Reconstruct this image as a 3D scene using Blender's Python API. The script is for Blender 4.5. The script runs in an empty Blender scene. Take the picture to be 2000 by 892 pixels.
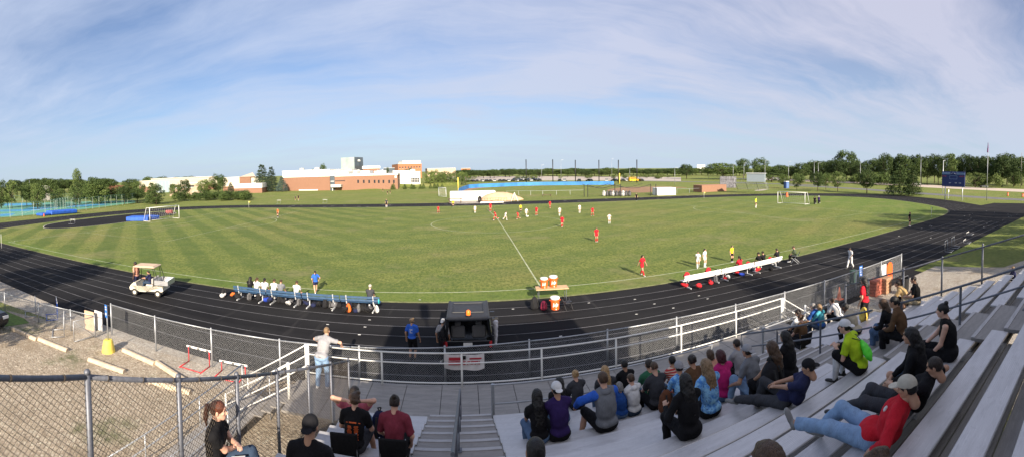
import bpy, math, random
import numpy as np
from mathutils import Vector, Matrix, Euler
random.seed(7); rng = np.random.default_rng(7)
C = bpy.context.scene.collection
rad = math.radians
# ------------------------------------------------------------------ camera model (cylindrical panorama)
CF, CYC, YAW, PITCH, ROLL = 797.9951, 360.7764, 0.1202, 0.0391, 0.0170
H = 7.394
def _rt(a, i, j):
    R = np.eye(3); c, s = math.cos(a), math.sin(a); R[i, i] = c; R[i, j] = -s; R[j, i] = s; R[j, j] = c; return R
CR = _rt(ROLL, 0, 2) @ _rt(PITCH, 1, 2) @ _rt(YAW, 0, 1)
def ray(x, y):
    th = (x-1000)/CF
    return CR.T @ np.array([math.sin(th), math.cos(th), (CYC-y)/CF])
def g(x, y, z=0.0):                     # photo direction -> point of the world at height z
    d = ray(x, y); p = d*((z-H)/d[2]); return Vector((p[0], p[1], z))
def gy(x, y, Y):                        # ... at distance Y along the depth axis
    d = ray(x, y); p = d*(Y/d[1]); return Vector((p[0], Y, H+p[2]))
def gd(x, y, r):                        # ... at horizontal distance r
    d = ray(x, y); h = math.hypot(d[0], d[1]); p = d*(r/h); return Vector((p[0], p[1], H+p[2]))
def pr(X, Y, Z):
    x, y, z = CR @ np.array([X, Y, Z-H]); return 1000+CF*math.atan2(x, y), CYC-CF*z/math.hypot(x, y)
def topz(p, x, y):                      # height at which the photo row y meets the vertical through p
    d = ray(x, y); return H + d[2]*math.hypot(p[0], p[1])/math.hypot(d[0], d[1])
# ------------------------------------------------------------------ materials
MATS = {}
def mat(name, col, rough=0.7, metal=0.0, var=0.0, scale=6.0, bump=0.0, bscale=None, detail=5, col2=None, spec=0.5, alpha=1.0, emis=None, estr=1.0):
    if name in MATS: return MATS[name]
    m = bpy.data.materials.new(name); m.use_nodes = True; MATS[name] = m
    nt = m.node_tree; N = nt.nodes; L = nt.links; b = N['Principled BSDF']
    b.inputs['Base Color'].default_value = (*col, 1); b.inputs['Roughness'].default_value = rough; b.inputs['Metallic'].default_value = metal
    b.inputs['Specular IOR Level'].default_value = spec
    m.diffuse_color = (*col, 1)
    if alpha < 1: b.inputs['Alpha'].default_value = alpha
    if emis: b.inputs['Emission Color'].default_value = (*emis, 1); b.inputs['Emission Strength'].default_value = estr
    if var or bump or col2:
        tc = N.new('ShaderNodeTexCoord'); n = N.new('ShaderNodeTexNoise'); n.inputs['Scale'].default_value = scale; n.inputs['Detail'].default_value = detail
        L.new(tc.outputs['Object'], n.inputs['Vector'])
        if var or col2:
            mx = N.new('ShaderNodeMix'); mx.data_type = 'RGBA'
            lo = tuple(max(0, c*(1-var)) for c in col); hi = tuple(min(1, c*(1+var)) for c in col)
            if col2: lo, hi = col, col2
            mx.inputs[6].default_value = (*lo, 1); mx.inputs[7].default_value = (*hi, 1)
            cr = N.new('ShaderNodeMapRange'); cr.inputs[1].default_value = 0.3; cr.inputs[2].default_value = 0.7
            L.new(n.outputs['Fac'], cr.inputs[0]); L.new(cr.outputs[0], mx.inputs[0]); L.new(mx.outputs[2], b.inputs['Base Color'])
        if bump:
            n2 = N.new('ShaderNodeTexNoise'); n2.inputs['Scale'].default_value = bscale or scale*4; n2.inputs['Detail'].default_value = 4
            L.new(tc.outputs['Object'], n2.inputs['Vector'])
            bp = N.new('ShaderNodeBump'); bp.inputs['Strength'].default_value = bump; bp.inputs['Distance'].default_value = 0.02
            L.new(n2.outputs['Fac'], bp.inputs['Height']); L.new(bp.outputs[0], b.inputs['Normal'])
    return m
def nodes(name):
    m = bpy.data.materials.new(name); m.use_nodes = True; MATS[name] = m
    nt = m.node_tree; return m, nt.nodes, nt.links, nt.nodes['Principled BSDF']
class NT:      # tiny helper to write node trees
    def __init__(s, N, L): s.N, s.L = N, L
    def n(s, t, **kw):
        o = s.N.new(t)
        for k, v in kw.items():
            if k.startswith('i_'): o.inputs[int(k[2:])].default_value = v
            else: setattr(o, k, v)
        return o
    def math(s, op, a, b=None, c=None, clamp=False):
        o = s.N.new('ShaderNodeMath'); o.operation = op; o.use_clamp = clamp
        for i, v in enumerate((a, b, c)):
            if v is None: continue
            if isinstance(v, (int, float)): o.inputs[i].default_value = v
            else: s.L.new(v, o.inputs[i])
        return o.outputs[0]
    def rng(s, v, a, b, c=0., d=1.):
        o = s.N.new('ShaderNodeMapRange'); s.L.new(v, o.inputs[0])
        for i, w in enumerate((a, b, c, d)): o.inputs[i+1].default_value = w
        return o.outputs[0]
    def mix(s, f, a, b):
        o = s.N.new('ShaderNodeMix'); o.data_type = 'RGBA'
        for i, v in ((0, f), (6, a), (7, b)):
            if isinstance(v, tuple): o.inputs[i].default_value = (*v, 1)
            elif isinstance(v, (int, float)): o.inputs[i].default_value = v
            else: s.L.new(v, o.inputs[i])
        return o.outputs[2]
    def noise(s, vec, scale, detail=4, rough=0.5, w=None):
        o = s.N.new('ShaderNodeTexNoise'); o.inputs['Scale'].default_value = scale; o.inputs['Detail'].default_value = detail; o.inputs['Roughness'].default_value = rough
        if vec is not None: s.L.new(vec, o.inputs['Vector'])
        return o.outputs['Fac']
    def mapping(s, vec, scale=(1, 1, 1), rot=(0, 0, 0), loc=(0, 0, 0)):
        o = s.N.new('ShaderNodeMapping'); s.L.new(vec, o.inputs[0]); o.inputs[1].default_value = loc; o.inputs[2].default_value = rot; o.inputs[3].default_value = scale
        return o.outputs[0]
    def bump(s, h, bsdf, st=0.3, dist=0.02):
        o = s.N.new('ShaderNodeBump'); o.inputs['Strength'].default_value = st; o.inputs['Distance'].default_value = dist
        s.L.new(h, o.inputs['Height']); s.L.new(o.outputs[0], bsdf.inputs['Normal'])
# ------------------------------------------------------------------ objects
def tag(o, label=None, cat=None, group=None, kind=None):
    if label: o['label'] = label
    if cat: o['category'] = cat
    if group: o['group'] = group
    if kind: o['kind'] = kind
    return o
def thing(name, label, cat, loc=(0, 0, 0), rz=0.0, group=None, scale=1.0):
    o = bpy.data.objects.new(name, None); C.objects.link(o); o.location = loc; o.rotation_euler = (0, 0, rz)
    if scale != 1.0: o.scale = (scale,)*3
    o.empty_display_size = 0.2
    return tag(o, label, cat, group)
def copy_tree(o, parent=None):
    c = o.copy(); C.objects.link(c); c.parent = parent
    for ch in list(o.children): copy_tree(ch, c)
    return c
def link_mesh(name, me, parent=None, mats=None):
    o = bpy.data.objects.new(name, me); C.objects.link(o)
    if parent is not None: o.parent = parent
    return o
class MB:
    def __init__(s): s.v = []; s.f = []; s.mi = []; s.cur = 0
    def add(s, vs, fs):
        b = len(s.v); s.v.extend([tuple(v) for v in vs])
        for f in fs: s.f.append(tuple(i+b for i in f)); s.mi.append(s.cur)
        return s
    def box(s, c, d, R=None, taper=1.0):
        x, y, z = d[0]/2, d[1]/2, d[2]/2
        vs = [Vector((sx*x*(taper if sz > 0 else 1), sy*y*(taper if sz > 0 else 1), sz*z)) for sz in (-1, 1) for sx, sy in ((-1, -1), (1, -1), (1, 1), (-1, 1))]
        if R is not None: vs = [R @ v for v in vs]
        c = Vector(c); vs = [v+c for v in vs]
        return s.add(vs, [(3, 2, 1, 0), (4, 5, 6, 7), (0, 1, 5, 4), (1, 2, 6, 5), (2, 3, 7, 6), (3, 0, 4, 7)])
    def bbox(s, c, d, bev=0.01, R=None):      # bevelled box (chamfer on all edges)
        x, y, z = d[0]/2, d[1]/2, d[2]/2; b = min(bev, x*.9, y*.9, z*.9); vs = []; idx = {}
        for sx in (-1, 1):
            for sy in (-1, 1):
                for sz in (-1, 1):
                    for k, p in enumerate(((x, y-b, z-b), (x-b, y, z-b), (x-b, y-b, z))):
                        idx[sx, sy, sz, k] = len(vs); vs.append(Vector((sx*p[0], sy*p[1], sz*p[2])))
        fs = []
        I = lambda a, b_, c_, k: idx[a, b_, c_, k]
        for q in (-1, 1):
            fs.append([I(q, -1, -1, 0), I(q, 1, -1, 0), I(q, 1, 1, 0), I(q, -1, 1, 0)][::q])
            fs.append([I(-1, q, -1, 1), I(-1, q, 1, 1), I(1, q, 1, 1), I(1, q, -1, 1)][::q])
            fs.append([I(-1, -1, q, 2), I(1, -1, q, 2), I(1, 1, q, 2), I(-1, 1, q, 2)][::q])
        for a in (-1, 1):
            for b_ in (-1, 1):
                fs.append([I(a, b_, -1, 0), I(a, b_, -1, 1), I(a, b_, 1, 1), I(a, b_, 1, 0)][::a*b_])
                fs.append([I(a, -1, b_, 2), I(a, -1, b_, 0), I(a, 1, b_, 0), I(a, 1, b_, 2)][::a*b_])
                fs.append([I(-1, a, b_, 1), I(-1, a, b_, 2), I(1, a, b_, 2), I(1, a, b_, 1)][::a*b_])
                for c_ in (-1, 1):
                    fs.append([I(a, b_, c_, 0), I(a, b_, c_, 1), I(a, b_, c_, 2)][::a*b_*c_])
        if R is not None: vs = [R @ v for v in vs]
        c = Vector(c); return s.add([v+c for v in vs], fs)
    def tube(s, p, q, r, n=8, r2=None, cap=True):
        p, q = Vector(p), Vector(q); d = q-p
        if d.length < 1e-6: return s
        d.normalize(); u = d.orthogonal().normalized(); w = d.cross(u); r2 = r if r2 is None else r2
        vs = []
        for c_, rr in ((p, r), (q, r2)):
            for i in range(n):
                a = 2*math.pi*i/n; vs.append(c_+u*(math.cos(a)*rr)+w*(math.sin(a)*rr))
        fs = [(i, (i+1) % n, n+(i+1) % n, n+i) for i in range(n)]
        if cap: fs += [tuple(range(n-1, -1, -1)), tuple(range(n, 2*n))]
        return s.add(vs, fs)
    def path(s, pts, r, n=8):
        for a, b in zip(pts[:-1], pts[1:]): s.tube(a, b, r, n)
        return s
    def bar(s, p, q, w, h, up=(0, 0, 1)):
        p, q = Vector(p), Vector(q); d = (q-p); L_ = d.length; d.normalize(); u = Vector(up); sd = d.cross(u).normalized(); u = sd.cross(d)
        R = Matrix((sd, d, u)).transposed(); return s.box((p+q)/2, (w, L_, h), R)
    def poly(s, pts): return s.add(pts, [tuple(range(len(pts)))])
    def prism(s, pts, z0, z1):           # pts ccw (x,y)
        n = len(pts); vs = [(x, y, z0) for x, y in pts]+[(x, y, z1) for x, y in pts]
        return s.add(vs, [tuple(range(n-1, -1, -1)), tuple(range(n, 2*n))]+[(i, (i+1) % n, n+(i+1) % n, n+i) for i in range(n)])
    def extrude_x(s, pts, x0, x1):       # pts (y,z) outline extruded along x
        n = len(pts); vs = [(x0, y, z) for y, z in pts]+[(x1, y, z) for y, z in pts]
        return s.add(vs, [tuple(range(n-1, -1, -1)), tuple(range(n, 2*n))]+[(i, (i+1) % n, n+(i+1) % n, n+i) for i in range(n)])
    def lathe(s, prof, c=(0, 0, 0), n=20, axis='z'):
        vs = []; m = len(prof)
        for i in range(n):
            a = 2*math.pi*i/n
            for r, z in prof:
                v = (r*math.cos(a), r*math.sin(a), z)
                if axis == 'x': v = (z, v[0], v[1])
                if axis == 'y': v = (v[0], z, v[1])
                vs.append((v[0]+c[0], v[1]+c[1], v[2]+c[2]))
        fs = []
        for i in range(n):
            for j in range(m-1):
                a = i*m+j; b = ((i+1) % n)*m+j
                fs.append((a, b, b+1, a+1))
        return s.add(vs, fs)
    def ball(s, c, r, n=10, m=7):
        rx, ry, rz = r if isinstance(r, tuple) else (r, r, r)
        vs = [(c[0], c[1], c[2]-rz)]
        for j in range(1, m):
            p = -math.pi/2+math.pi*j/m
            for i in range(n):
                a = 2*math.pi*i/n; vs.append((c[0]+rx*math.cos(p)*math.cos(a), c[1]+ry*math.cos(p)*math.sin(a), c[2]+rz*math.sin(p)))
        vs.append((c[0], c[1], c[2]+rz)); t = len(vs)-1; fs = []
        for i in range(n):
            k = (i+1) % n
            fs.append((0, 1+k, 1+i)); fs.append((t, t-n+i, t-n+k))
            for j in range(m-2): a = 1+j*n; fs.append((a+i, a+k, a+n+k, a+n+i))
        return s.add(vs, fs)
    def mesh(s, name, mats, smooth=False):
        me = bpy.data.meshes.new(name); me.from_pydata(s.v, [], s.f)
        if not isinstance(mats, (list, tuple)): mats = [mats]
        for m in mats: me.materials.append(m)
        if len(mats) > 1: me.polygons.foreach_set('material_index', s.mi)
        if smooth:
            me.polygons.foreach_set('use_smooth', [True]*len(s.f))
            if smooth == 'auto':
                try: me.set_sharp_from_angle(angle=rad(35))
                except Exception: pass
        me.update(); return me
    def build(s, name, mats, parent=None, smooth=False): return link_mesh(name, s.mesh(name, mats, smooth), parent)
def text_mesh(txt, size, m, parent, name, M, depth=0.004, align='CENTER', bold=False):
    cu = bpy.data.curves.new(name, 'FONT'); cu.body = txt; cu.size = size; cu.extrude = depth; cu.align_x = align; cu.align_y = 'CENTER'; cu.resolution_u = 2
    if bold: cu.offset = size*0.02
    o = bpy.data.objects.new('tmp', cu); C.objects.link(o)
    dg = bpy.context.evaluated_depsgraph_get(); dg.update()
    me = bpy.data.meshes.new_from_object(o.evaluated_get(dg)); bpy.data.objects.remove(o); me.materials.clear(); me.materials.append(m)
    r = link_mesh(name, me, parent); r.matrix_local = M; return r
# ------------------------------------------------------------------ figures: smooth distance fields meshed with surface nets
def V3(*a): return np.array(a, float)
def smin(a, b, k):
    h = np.clip(0.5+0.5*(b-a)/k, 0, 1); return b*(1-h)+a*h-k*h*(1-h)
class Field:
    def __init__(s, k=0.03): s.p = []; s.k = k
    def cap(s, a, b, ra, rb, k=None, c0=False, c1=False): s.p.append(('c', np.asarray(a, float), np.asarray(b, float), ra, rb, k or s.k, c0, c1)); return s
    def ell(s, c, r, R=None, k=None): s.p.append(('e', np.asarray(c, float), np.asarray(r, float), np.eye(3) if R is None else np.asarray(R), 0, k or s.k, 0, 0)); return s
    def cut(s, pt, n): s.p.append(('h', np.asarray(pt, float), np.asarray(n, float)/np.linalg.norm(n), 0, 0, 0.01, 0, 0)); return s
    def sub(s, c, r): s.p.append(('s', np.asarray(c, float), np.asarray(r, float), 0, 0, 0.01, 0, 0)); return s
    def mesh(s, h, wob=0.0, wf=28.0):
        lo = np.full(3, 1e9); hi = -lo
        for t, a, b, ra, rb, k, *_ in s.p:
            if t == 'c': m = max(ra, rb); lo = np.minimum(lo, np.minimum(a, b)-m); hi = np.maximum(hi, np.maximum(a, b)+m)
            elif t == 'e': m = max(b); lo = np.minimum(lo, a-m); hi = np.maximum(hi, a+m)
        lo -= 3*h+wob; hi += 3*h+wob
        n = np.ceil((hi-lo)/h).astype(int)+1
        ax = [lo[i]+h*np.arange(n[i]) for i in range(3)]
        D = np.full(n, 1.0)
        for t, a, b, ra, rb, k, c0, c1 in s.p:
            if t == 'c': m = max(ra, rb)+k+2*h; l_, h_ = np.minimum(a, b)-m, np.maximum(a, b)+m
            elif t == 'e': m = max(b)+k+2*h; l_, h_ = a-m, a+m
            else: l_, h_ = lo, hi
            i0 = np.clip(np.floor((l_-lo)/h).astype(int), 0, n-1); i1 = np.clip(np.ceil((h_-lo)/h).astype(int)+1, 1, n)
            if np.any(i1 <= i0): continue
            sl = tuple(slice(i0[i], i1[i]) for i in range(3))
            X = ax[0][sl[0]][:, None, None]; Y = ax[1][sl[1]][None, :, None]; Z = ax[2][sl[2]][None, None, :]
            if t == 'c':
                d = b-a; L2 = d@d+1e-12
                tt = ((X-a[0])*d[0]+(Y-a[1])*d[1]+(Z-a[2])*d[2])/L2; tc = np.clip(tt, 0, 1)
                dd = np.sqrt((X-a[0]-tc*d[0])**2+(Y-a[1]-tc*d[1])**2+(Z-a[2]-tc*d[2])**2)-(ra+(rb-ra)*tc)
                L_ = math.sqrt(L2)
                if c0: dd = np.maximum(dd, -tt*L_)
                if c1: dd = np.maximum(dd, (tt-1)*L_)
                D[sl] = smin(D[sl], dd, k)
            elif t == 'e':
                R = ra; q = [((X-a[0])*R[0, i]+(Y-a[1])*R[1, i]+(Z-a[2])*R[2, i])/b[i] for i in range(3)]
                l = np.sqrt(q[0]**2+q[1]**2+q[2]**2)
                l2 = np.sqrt((q[0]/b[0])**2+(q[1]/b[1])**2+(q[2]/b[2])**2)+1e-9
                D[sl] = smin(D[sl], np.minimum(l*(l-1)/l2, 1.0), k)
            elif t == 'h': D[sl] = np.maximum(D[sl], (X-a[0])*b[0]+(Y-a[1])*b[1]+(Z-a[2])*b[2])
            elif t == 's':
                l = np.sqrt(((X-a[0])/b[0])**2+((Y-a[1])/b[1])**2+((Z-a[2])/b[2])**2); D[sl] = np.maximum(D[sl], (1-l)*min(b))
        if wob:
            X = ax[0][:, None, None]; Y = ax[1][None, :, None]; Z = ax[2][None, None, :]
            D = D+wob*(np.sin(wf*X+9*Z+1.3)*np.sin(wf*.8*Z-7*Y)+.6*np.sin(wf*1.9*Y+11*X)*np.sin(wf*1.6*Z+5*X))
        return nets(D, lo, h)
def nets(D, lo, h):
    S = D < 0; n = np.array(D.shape)
    cnt = np.zeros(n-1, int); pos = np.zeros((*(n-1), 3))
    idx = np.indices(n-1).transpose(1, 2, 3, 0)
    def corner(A, o): return A[o[0]:n[0]-1+o[0], o[1]:n[1]-1+o[1], o[2]:n[2]-1+o[2]]
    act = np.zeros(n-1, bool); c0 = corner(S, (0, 0, 0))
    for o in ((1,0,0),(0,1,0),(0,0,1),(1,1,0),(1,0,1),(0,1,1),(1,1,1)): act |= corner(S, o) != c0
    ii = np.argwhere(act)
    if len(ii) == 0: return np.zeros((0, 3)), np.zeros((0, 4), int)
    P = np.zeros((len(ii), 3)); K = np.zeros(len(ii))
    for ax_ in range(3):
        e = np.zeros(3, int); e[ax_] = 1; o1, o2 = [a for a in range(3) if a != ax_]
        for u in (0, 1):
            for w in (0, 1):
                o = np.zeros(3, int); o[o1] = u; o[o2] = w
                a = D[tuple((ii+o).T)]; b = D[tuple((ii+o+e).T)]; m = (a < 0) != (b < 0)
                t = np.where(m, a/np.where(m, a-b, 1), 0)
                q = o+e*t[:, None]; P += q*m[:, None]; K += m
    P = (ii+P/K[:, None])*h+lo
    lut = np.full(n-1, -1); lut[tuple(ii.T)] = np.arange(len(ii)); Q = []
    for ax_ in range(3):
        o1, o2 = [(1, 2), (2, 0), (0, 1)][ax_]
        a = [slice(None)]*3; b = [slice(None)]*3; a[ax_] = slice(0, -1); b[ax_] = slice(1, None)
        A, B = S[tuple(a)], S[tuple(b)]; e = np.argwhere(A != B)
        e = e[(e[:, o1] > 0) & (e[:, o2] > 0) & (e[:, o1] < n[o1]-1) & (e[:, o2] < n[o2]-1)]
        fl = A[tuple(e.T)]; u = np.zeros(3, int); w = np.zeros(3, int); u[o1] = 1; w[o2] = 1
        q = np.stack([lut[tuple((e-u-w).T)], lut[tuple((e-w).T)], lut[tuple(e.T)], lut[tuple((e-u).T)]], 1)
        q[~fl] = q[~fl][:, ::-1]; Q.append(q)
    return P, np.concatenate(Q)
def np_mesh(name, parts, mats):
    """parts: list of (verts, quads, material index array or int)"""
    vs = []; fs = []; mi = []; b = 0
    for P, Q, m in parts:
        vs.append(P); fs.append(Q+b); b += len(P); mi.append(np.full(len(Q), m) if np.isscalar(m) else m)
    V = np.concatenate(vs); F = np.concatenate(fs); M = np.concatenate(mi)
    me = bpy.data.meshes.new(name); me.vertices.add(len(V)); me.vertices.foreach_set('co', V.ravel().astype(np.float32))
    me.loops.add(F.size); me.loops.foreach_set('vertex_index', F.ravel().astype(np.int32)); me.polygons.add(len(F))
    me.polygons.foreach_set('loop_start', np.arange(0, F.size, 4, dtype=np.int32)); me.polygons.foreach_set('loop_total', np.full(len(F), 4, np.int32))
    for m in mats: me.materials.append(m)
    me.polygons.foreach_set('material_index', M.astype(np.int32)); me.polygons.foreach_set('use_smooth', np.ones(len(F), bool))
    me.update(calc_edges=True); me.validate(); return me
def frame(fwd, up):
    f = fwd/np.linalg.norm(fwd); r = np.cross(f, up); r /= np.linalg.norm(r); u = np.cross(r, f)
    return np.stack([r, f, u], 1)                 # columns: x right, y forward, z up
def rotm(ax, a): return np.array(Matrix.Rotation(a, 3, ax))
def skin(t):
    c = {'fair': (.62, .36, .26), 'tan': (.45, .25, .16), 'mid': (.34, .18, .11), 'dark': (.12, .06, .04)}[t]
    return mat('skin_'+t, c, .5, var=.12, scale=14)
HAIR = {'black': (.008, .007, .007), 'dark': (.02, .013, .01), 'brown': (.06, .033, .018), 'blond': (.32, .2, .09), 'auburn': (.1, .03, .015), 'maroon': (.045, .008, .01), 'gray': (.2, .19, .18), 'bald': (.5, .3, .2), 'dirty': (.2, .13, .07)}
def hairmat(k):
    nm = 'hair_'+k
    if nm in MATS: return MATS[nm]
    m, N, L, b = nodes(nm); t = NT(N, L); tc = N.new('ShaderNodeTexCoord').outputs['Object']; col = HAIR[k]
    s1 = t.noise(t.mapping(tc, (1, 1, .12)), 130, 3, .6); s2 = t.noise(t.mapping(tc, (1, 1, .3)), 22, 3, .6)
    c = t.mix(t.rng(s1, .35, .65), tuple(v*.55 for v in col), tuple(min(1, v*1.7+.004) for v in col)); c = t.mix(t.math('MULTIPLY', t.rng(s2, .5, .7), .5), c, tuple(v*.5 for v in col)); L.new(c, b.inputs['Base Color'])
    b.inputs['Roughness'].default_value = .42; b.inputs['Specular IOR Level'].default_value = .4; t.bump(t.math('ADD', s1, t.math('MULTIPLY', s2, 1.5)), b, .8, .012); return m
def cloth(name, col, var=.14, scale=9):
    nm = 'cloth_'+name
    if nm in MATS: return MATS[nm]
    m, N, L, b = nodes(nm); t = NT(N, L); tc = N.new('ShaderNodeTexCoord').outputs['Object']
    n = t.noise(tc, scale, 4, .6); fold = t.noise(t.mapping(tc, (1, 1, .45), (.3, .4, 0)), 13, 4, .6); wv = t.noise(tc, 120, 2, .5)
    c = t.mix(t.rng(n, .3, .7), tuple(v*(1-var) for v in col), tuple(min(1, v*(1+var)) for v in col)); L.new(c, b.inputs['Base Color'])
    b.inputs['Roughness'].default_value = .88; b.inputs['Specular IOR Level'].default_value = .25
    t.bump(t.math('ADD', t.math('MULTIPLY', fold, 1.0), t.math('MULTIPLY', wv, .08)), b, .9, .03); return m
# --- prototypes in the head frame: origin at head centre, y forward, z up
PROTO = {}
def proto_head():
    F = Field(.018)
    F.ell((0, -.008, .028), (.074, .092, .086)); F.ell((0, .028, -.045), (.054, .062, .062), k=.03); F.ell((0, .06, -.085), (.026, .024, .022), k=.03)
    F.cap((0, .078, .012), (0, .103, -.022), .007, .0135, k=.012); F.ell((0, .094, -.029), (.017, .013, .008), k=.008)
    F.ell((0, .077, .037), (.05, .014, .01), k=.014); F.ell((.034, .062, -.012), (.024, .02, .018), k=.02); F.ell((-.034, .062, -.012), (.024, .02, .018), k=.02)
    F.ell((0, .083, -.052), (.023, .012, .009), k=.008)
    for s_ in (-1, 1):
        F.sub((s_*.031, .101, .019), (.019, .02, .0115)); F.ell((s_*.031, .070, .018), (.0125, .0125, .0115), k=.002)
        F.ell((s_*.079, -.008, -.005), (.009, .02, .032), k=.008)
    F.cap((0, -.022, -.04), (0, -.045, -.16), .052, .058, k=.03)
    P, Q = F.mesh(.0062); c = P[Q].mean(1); m = np.zeros(len(Q), int)
    m[(np.abs(np.abs(c[:, 0])-.031) < .0115) & (np.abs(c[:, 2]-.018) < .0065) & (c[:, 1] > .07)] = 1
    m[(np.abs(np.abs(c[:, 0])-.033) < .02) & (np.abs(c[:, 2]-.041-.05*(np.abs(c[:, 0])-.03)) < .005) & (c[:, 1] > .065)] = 2
    m[(np.abs(c[:, 0]) < .024) & (np.abs(c[:, 2]+.052) < .008) & (c[:, 1] > .08)] = 3
    return P, Q, m
def proto_hand(curl=.5):
    # hand frame: origin at wrist, y along fingers, z = back of the hand, x towards the thumb
    F = Field(.008); F.ell((0, .045, 0), (.037, .05, .015)); F.cap((0, -.02, 0), (0, .02, 0), .026, .024, k=.02)
    for i, (x, L_) in enumerate(((.026, .072), (.009, .08), (-.009, .075), (-.026, .06))):
        a = V3(x, .085, 0); an = curl*.5; d = V3(0, math.cos(an), -math.sin(an)); b = a+d*L_*.45; an = curl*1.3; d = V3(0, math.cos(an), -math.sin(an)); c = b+d*L_*.32
        an = curl*2.0; d = V3(0, math.cos(an), -math.sin(an)); e = c+d*L_*.25
        F.cap(a, b, .0088, .0082, k=.004); F.cap(b, c, .0082, .0075, k=.003); F.cap(c, e, .0075, .0065, k=.003)
    F.cap((.028, .025, -.004), (.052, .055, -.014), .012, .0095, k=.012); F.cap((.052, .055, -.014), (.058, .085, -.022), .0095, .0075, k=.004)
    return F.mesh(.0052)
def proto_hair(kind):
    F = Field(.025)
    F.ell((0, -.018, .036), (.083, .095, .086)); F.ell((0, -.052, -.008), (.076, .06, .066))
    if kind == 'short':
        F.sub((0, .125, -.035), (.085, .09, .092)); F.cut((0, 0, -.058), (0, -.2, -1))
    elif kind == 'buzz':
        F = Field(.02); F.ell((0, -.012, .033), (.0775, .094, .0865)); F.ell((0, -.05, 0), (.07, .05, .05)); F.sub((0, .12, -.05), (.085, .085, .11)); F.cut((0, 0, -.03), (0, -.3, -1))
    elif kind == 'curly':
        for i in range(34):
            a = i*2.4; z = -.03+.14*((i*.618) % 1); r = .08*math.sqrt(max(.15, 1-((z-.03)/.12)**2)); F.ell((r*math.cos(a), -.025+r*1.08*math.sin(a), z+.012), (.026, .026, .024), k=.012)
        F.sub((0, .125, -.035), (.085, .085, .085)); F.cut((0, 0, -.065), (0, -.2, -1))
    elif kind == 'bun':
        F.ell((0, -.115, .07), (.038, .036, .038), k=.012); F.sub((0, .125, -.04), (.085, .09, .1)); F.cut((0, 0, -.055), (0, -.3, -1))
    elif kind == 'topbun':
        F.ell((0, -.075, .115), (.04, .04, .038), k=.012); F.sub((0, .125, -.04), (.085, .09, .1)); F.cut((0, 0, -.055), (0, -.3, -1))
    elif kind == 'pony':
        F.cut((0, 0, -.05), (0, -.3, -1)); F.sub((0, .125, -.04), (.085, .09, .1))
        F.cap((0, -.1, .045), (0, -.15, .02), .02, .032, k=.015); F.cap((0, -.15, .02), (.005, -.165, -.11), .034, .03, k=.02); F.cap((.005, -.165, -.11), (.01, -.15, -.21), .03, .012, k=.02)
    elif kind in ('long', 'verylong', 'wavy'):
        e = -.42 if kind == 'verylong' else -.3
        F.cap((0, -.05, 0), (0, -.1, -.16), .085, .09, k=.04); F.cap((.035, -.1, -.14), (.05, -.135, e), .06, .045, k=.03); F.cap((-.035, -.1, -.14), (-.05, -.135, e-.02), .06, .045, k=.03)
        F.cap((0, -.11, -.14), (0, -.14, e-.01), .06, .05, k=.03)
        F.cap((.07, -.02, .02), (.085, -.03, -.15), .028, .024); F.cap((-.07, -.02, .02), (-.085, -.03, -.15), .028, .024)
        F.sub((0, .14, -.06), (.082, .1, .125))
    elif kind == 'bob':
        F.cap((0, -.045, .0), (0, -.055, -.075), .09, .088, k=.03); F.sub((0, .14, -.06), (.085, .1, .125)); F.cut((0, 0, -.105), (0, 0, -1))
    return F.mesh(.0072, wob=.004 if kind in ('wavy', 'long', 'curly', 'verylong', 'bob') else .0015, wf=70)
def proto_cap(kind):
    F = Field(.008)
    F.ell((0, -.01, .038), (.087, .104, .092)); F.cut((0, 0, .03), (0, .12, -1))
    if kind == 'cap': F.cap((-.045, .085, .042), (.045, .085, .042), .012, .012); F.ell((0, .125, .036), (.07, .07, .007), k=.006)
    if kind == 'capback': F.ell((0, -.13, .02), (.065, .055, .007), R=rotm('X', .35), k=.006); F.sub((0, .104, .045), (.035, .02, .02))
    if kind == 'beanie':
        F = Field(.01); F.ell((0, -.012, .042), (.09, .106, .1)); F.cut((0, 0, .012), (0, .1, -1)); F.cap((-.03, -.115, .02), (.03, -.115, .02), .012, .012)
    return F.mesh(.0065)
def proto_shoe():
    # frame: ankle at the origin, y forward, sole at z=-.08
    F = Field(.02); F.ell((0, -.03, -.045), (.036, .045, .036)); F.ell((0, .07, -.052), (.043, .09, .03)); F.ell((0, .135, -.058), (.04, .045, .022)); F.cap((0, -.01, -.02), (0, -.015, .02), .042, .04); F.cut((0, 0, -.08), (0, 0, -1))
    P, Q = F.mesh(.0085); c = P[Q].mean(1); return P, Q, (c[:, 2] < -.062).astype(int)
def proto(k):
    if k not in PROTO:
        n, a = k
        PROTO[k] = {'head': proto_head, 'hand': lambda: proto_hand(a), 'hair': lambda: proto_hair(a), 'cap': lambda: proto_cap(a), 'shoe': proto_shoe}[n]()
    return PROTO[k]
PMESH = {}
def ik(a, t, l1, l2, pole):
    d = t-a; L_ = np.linalg.norm(d); d = d/L_; L_ = min(L_, (l1+l2)*.998)
    x = (l1*l1-l2*l2+L_*L_)/(2*L_); h = math.sqrt(max(0, l1*l1-x*x)); pl = pole-d*(pole@d); pl /= np.linalg.norm(pl)+1e-9
    return a+d*x+pl*h, a+d*L_
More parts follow.
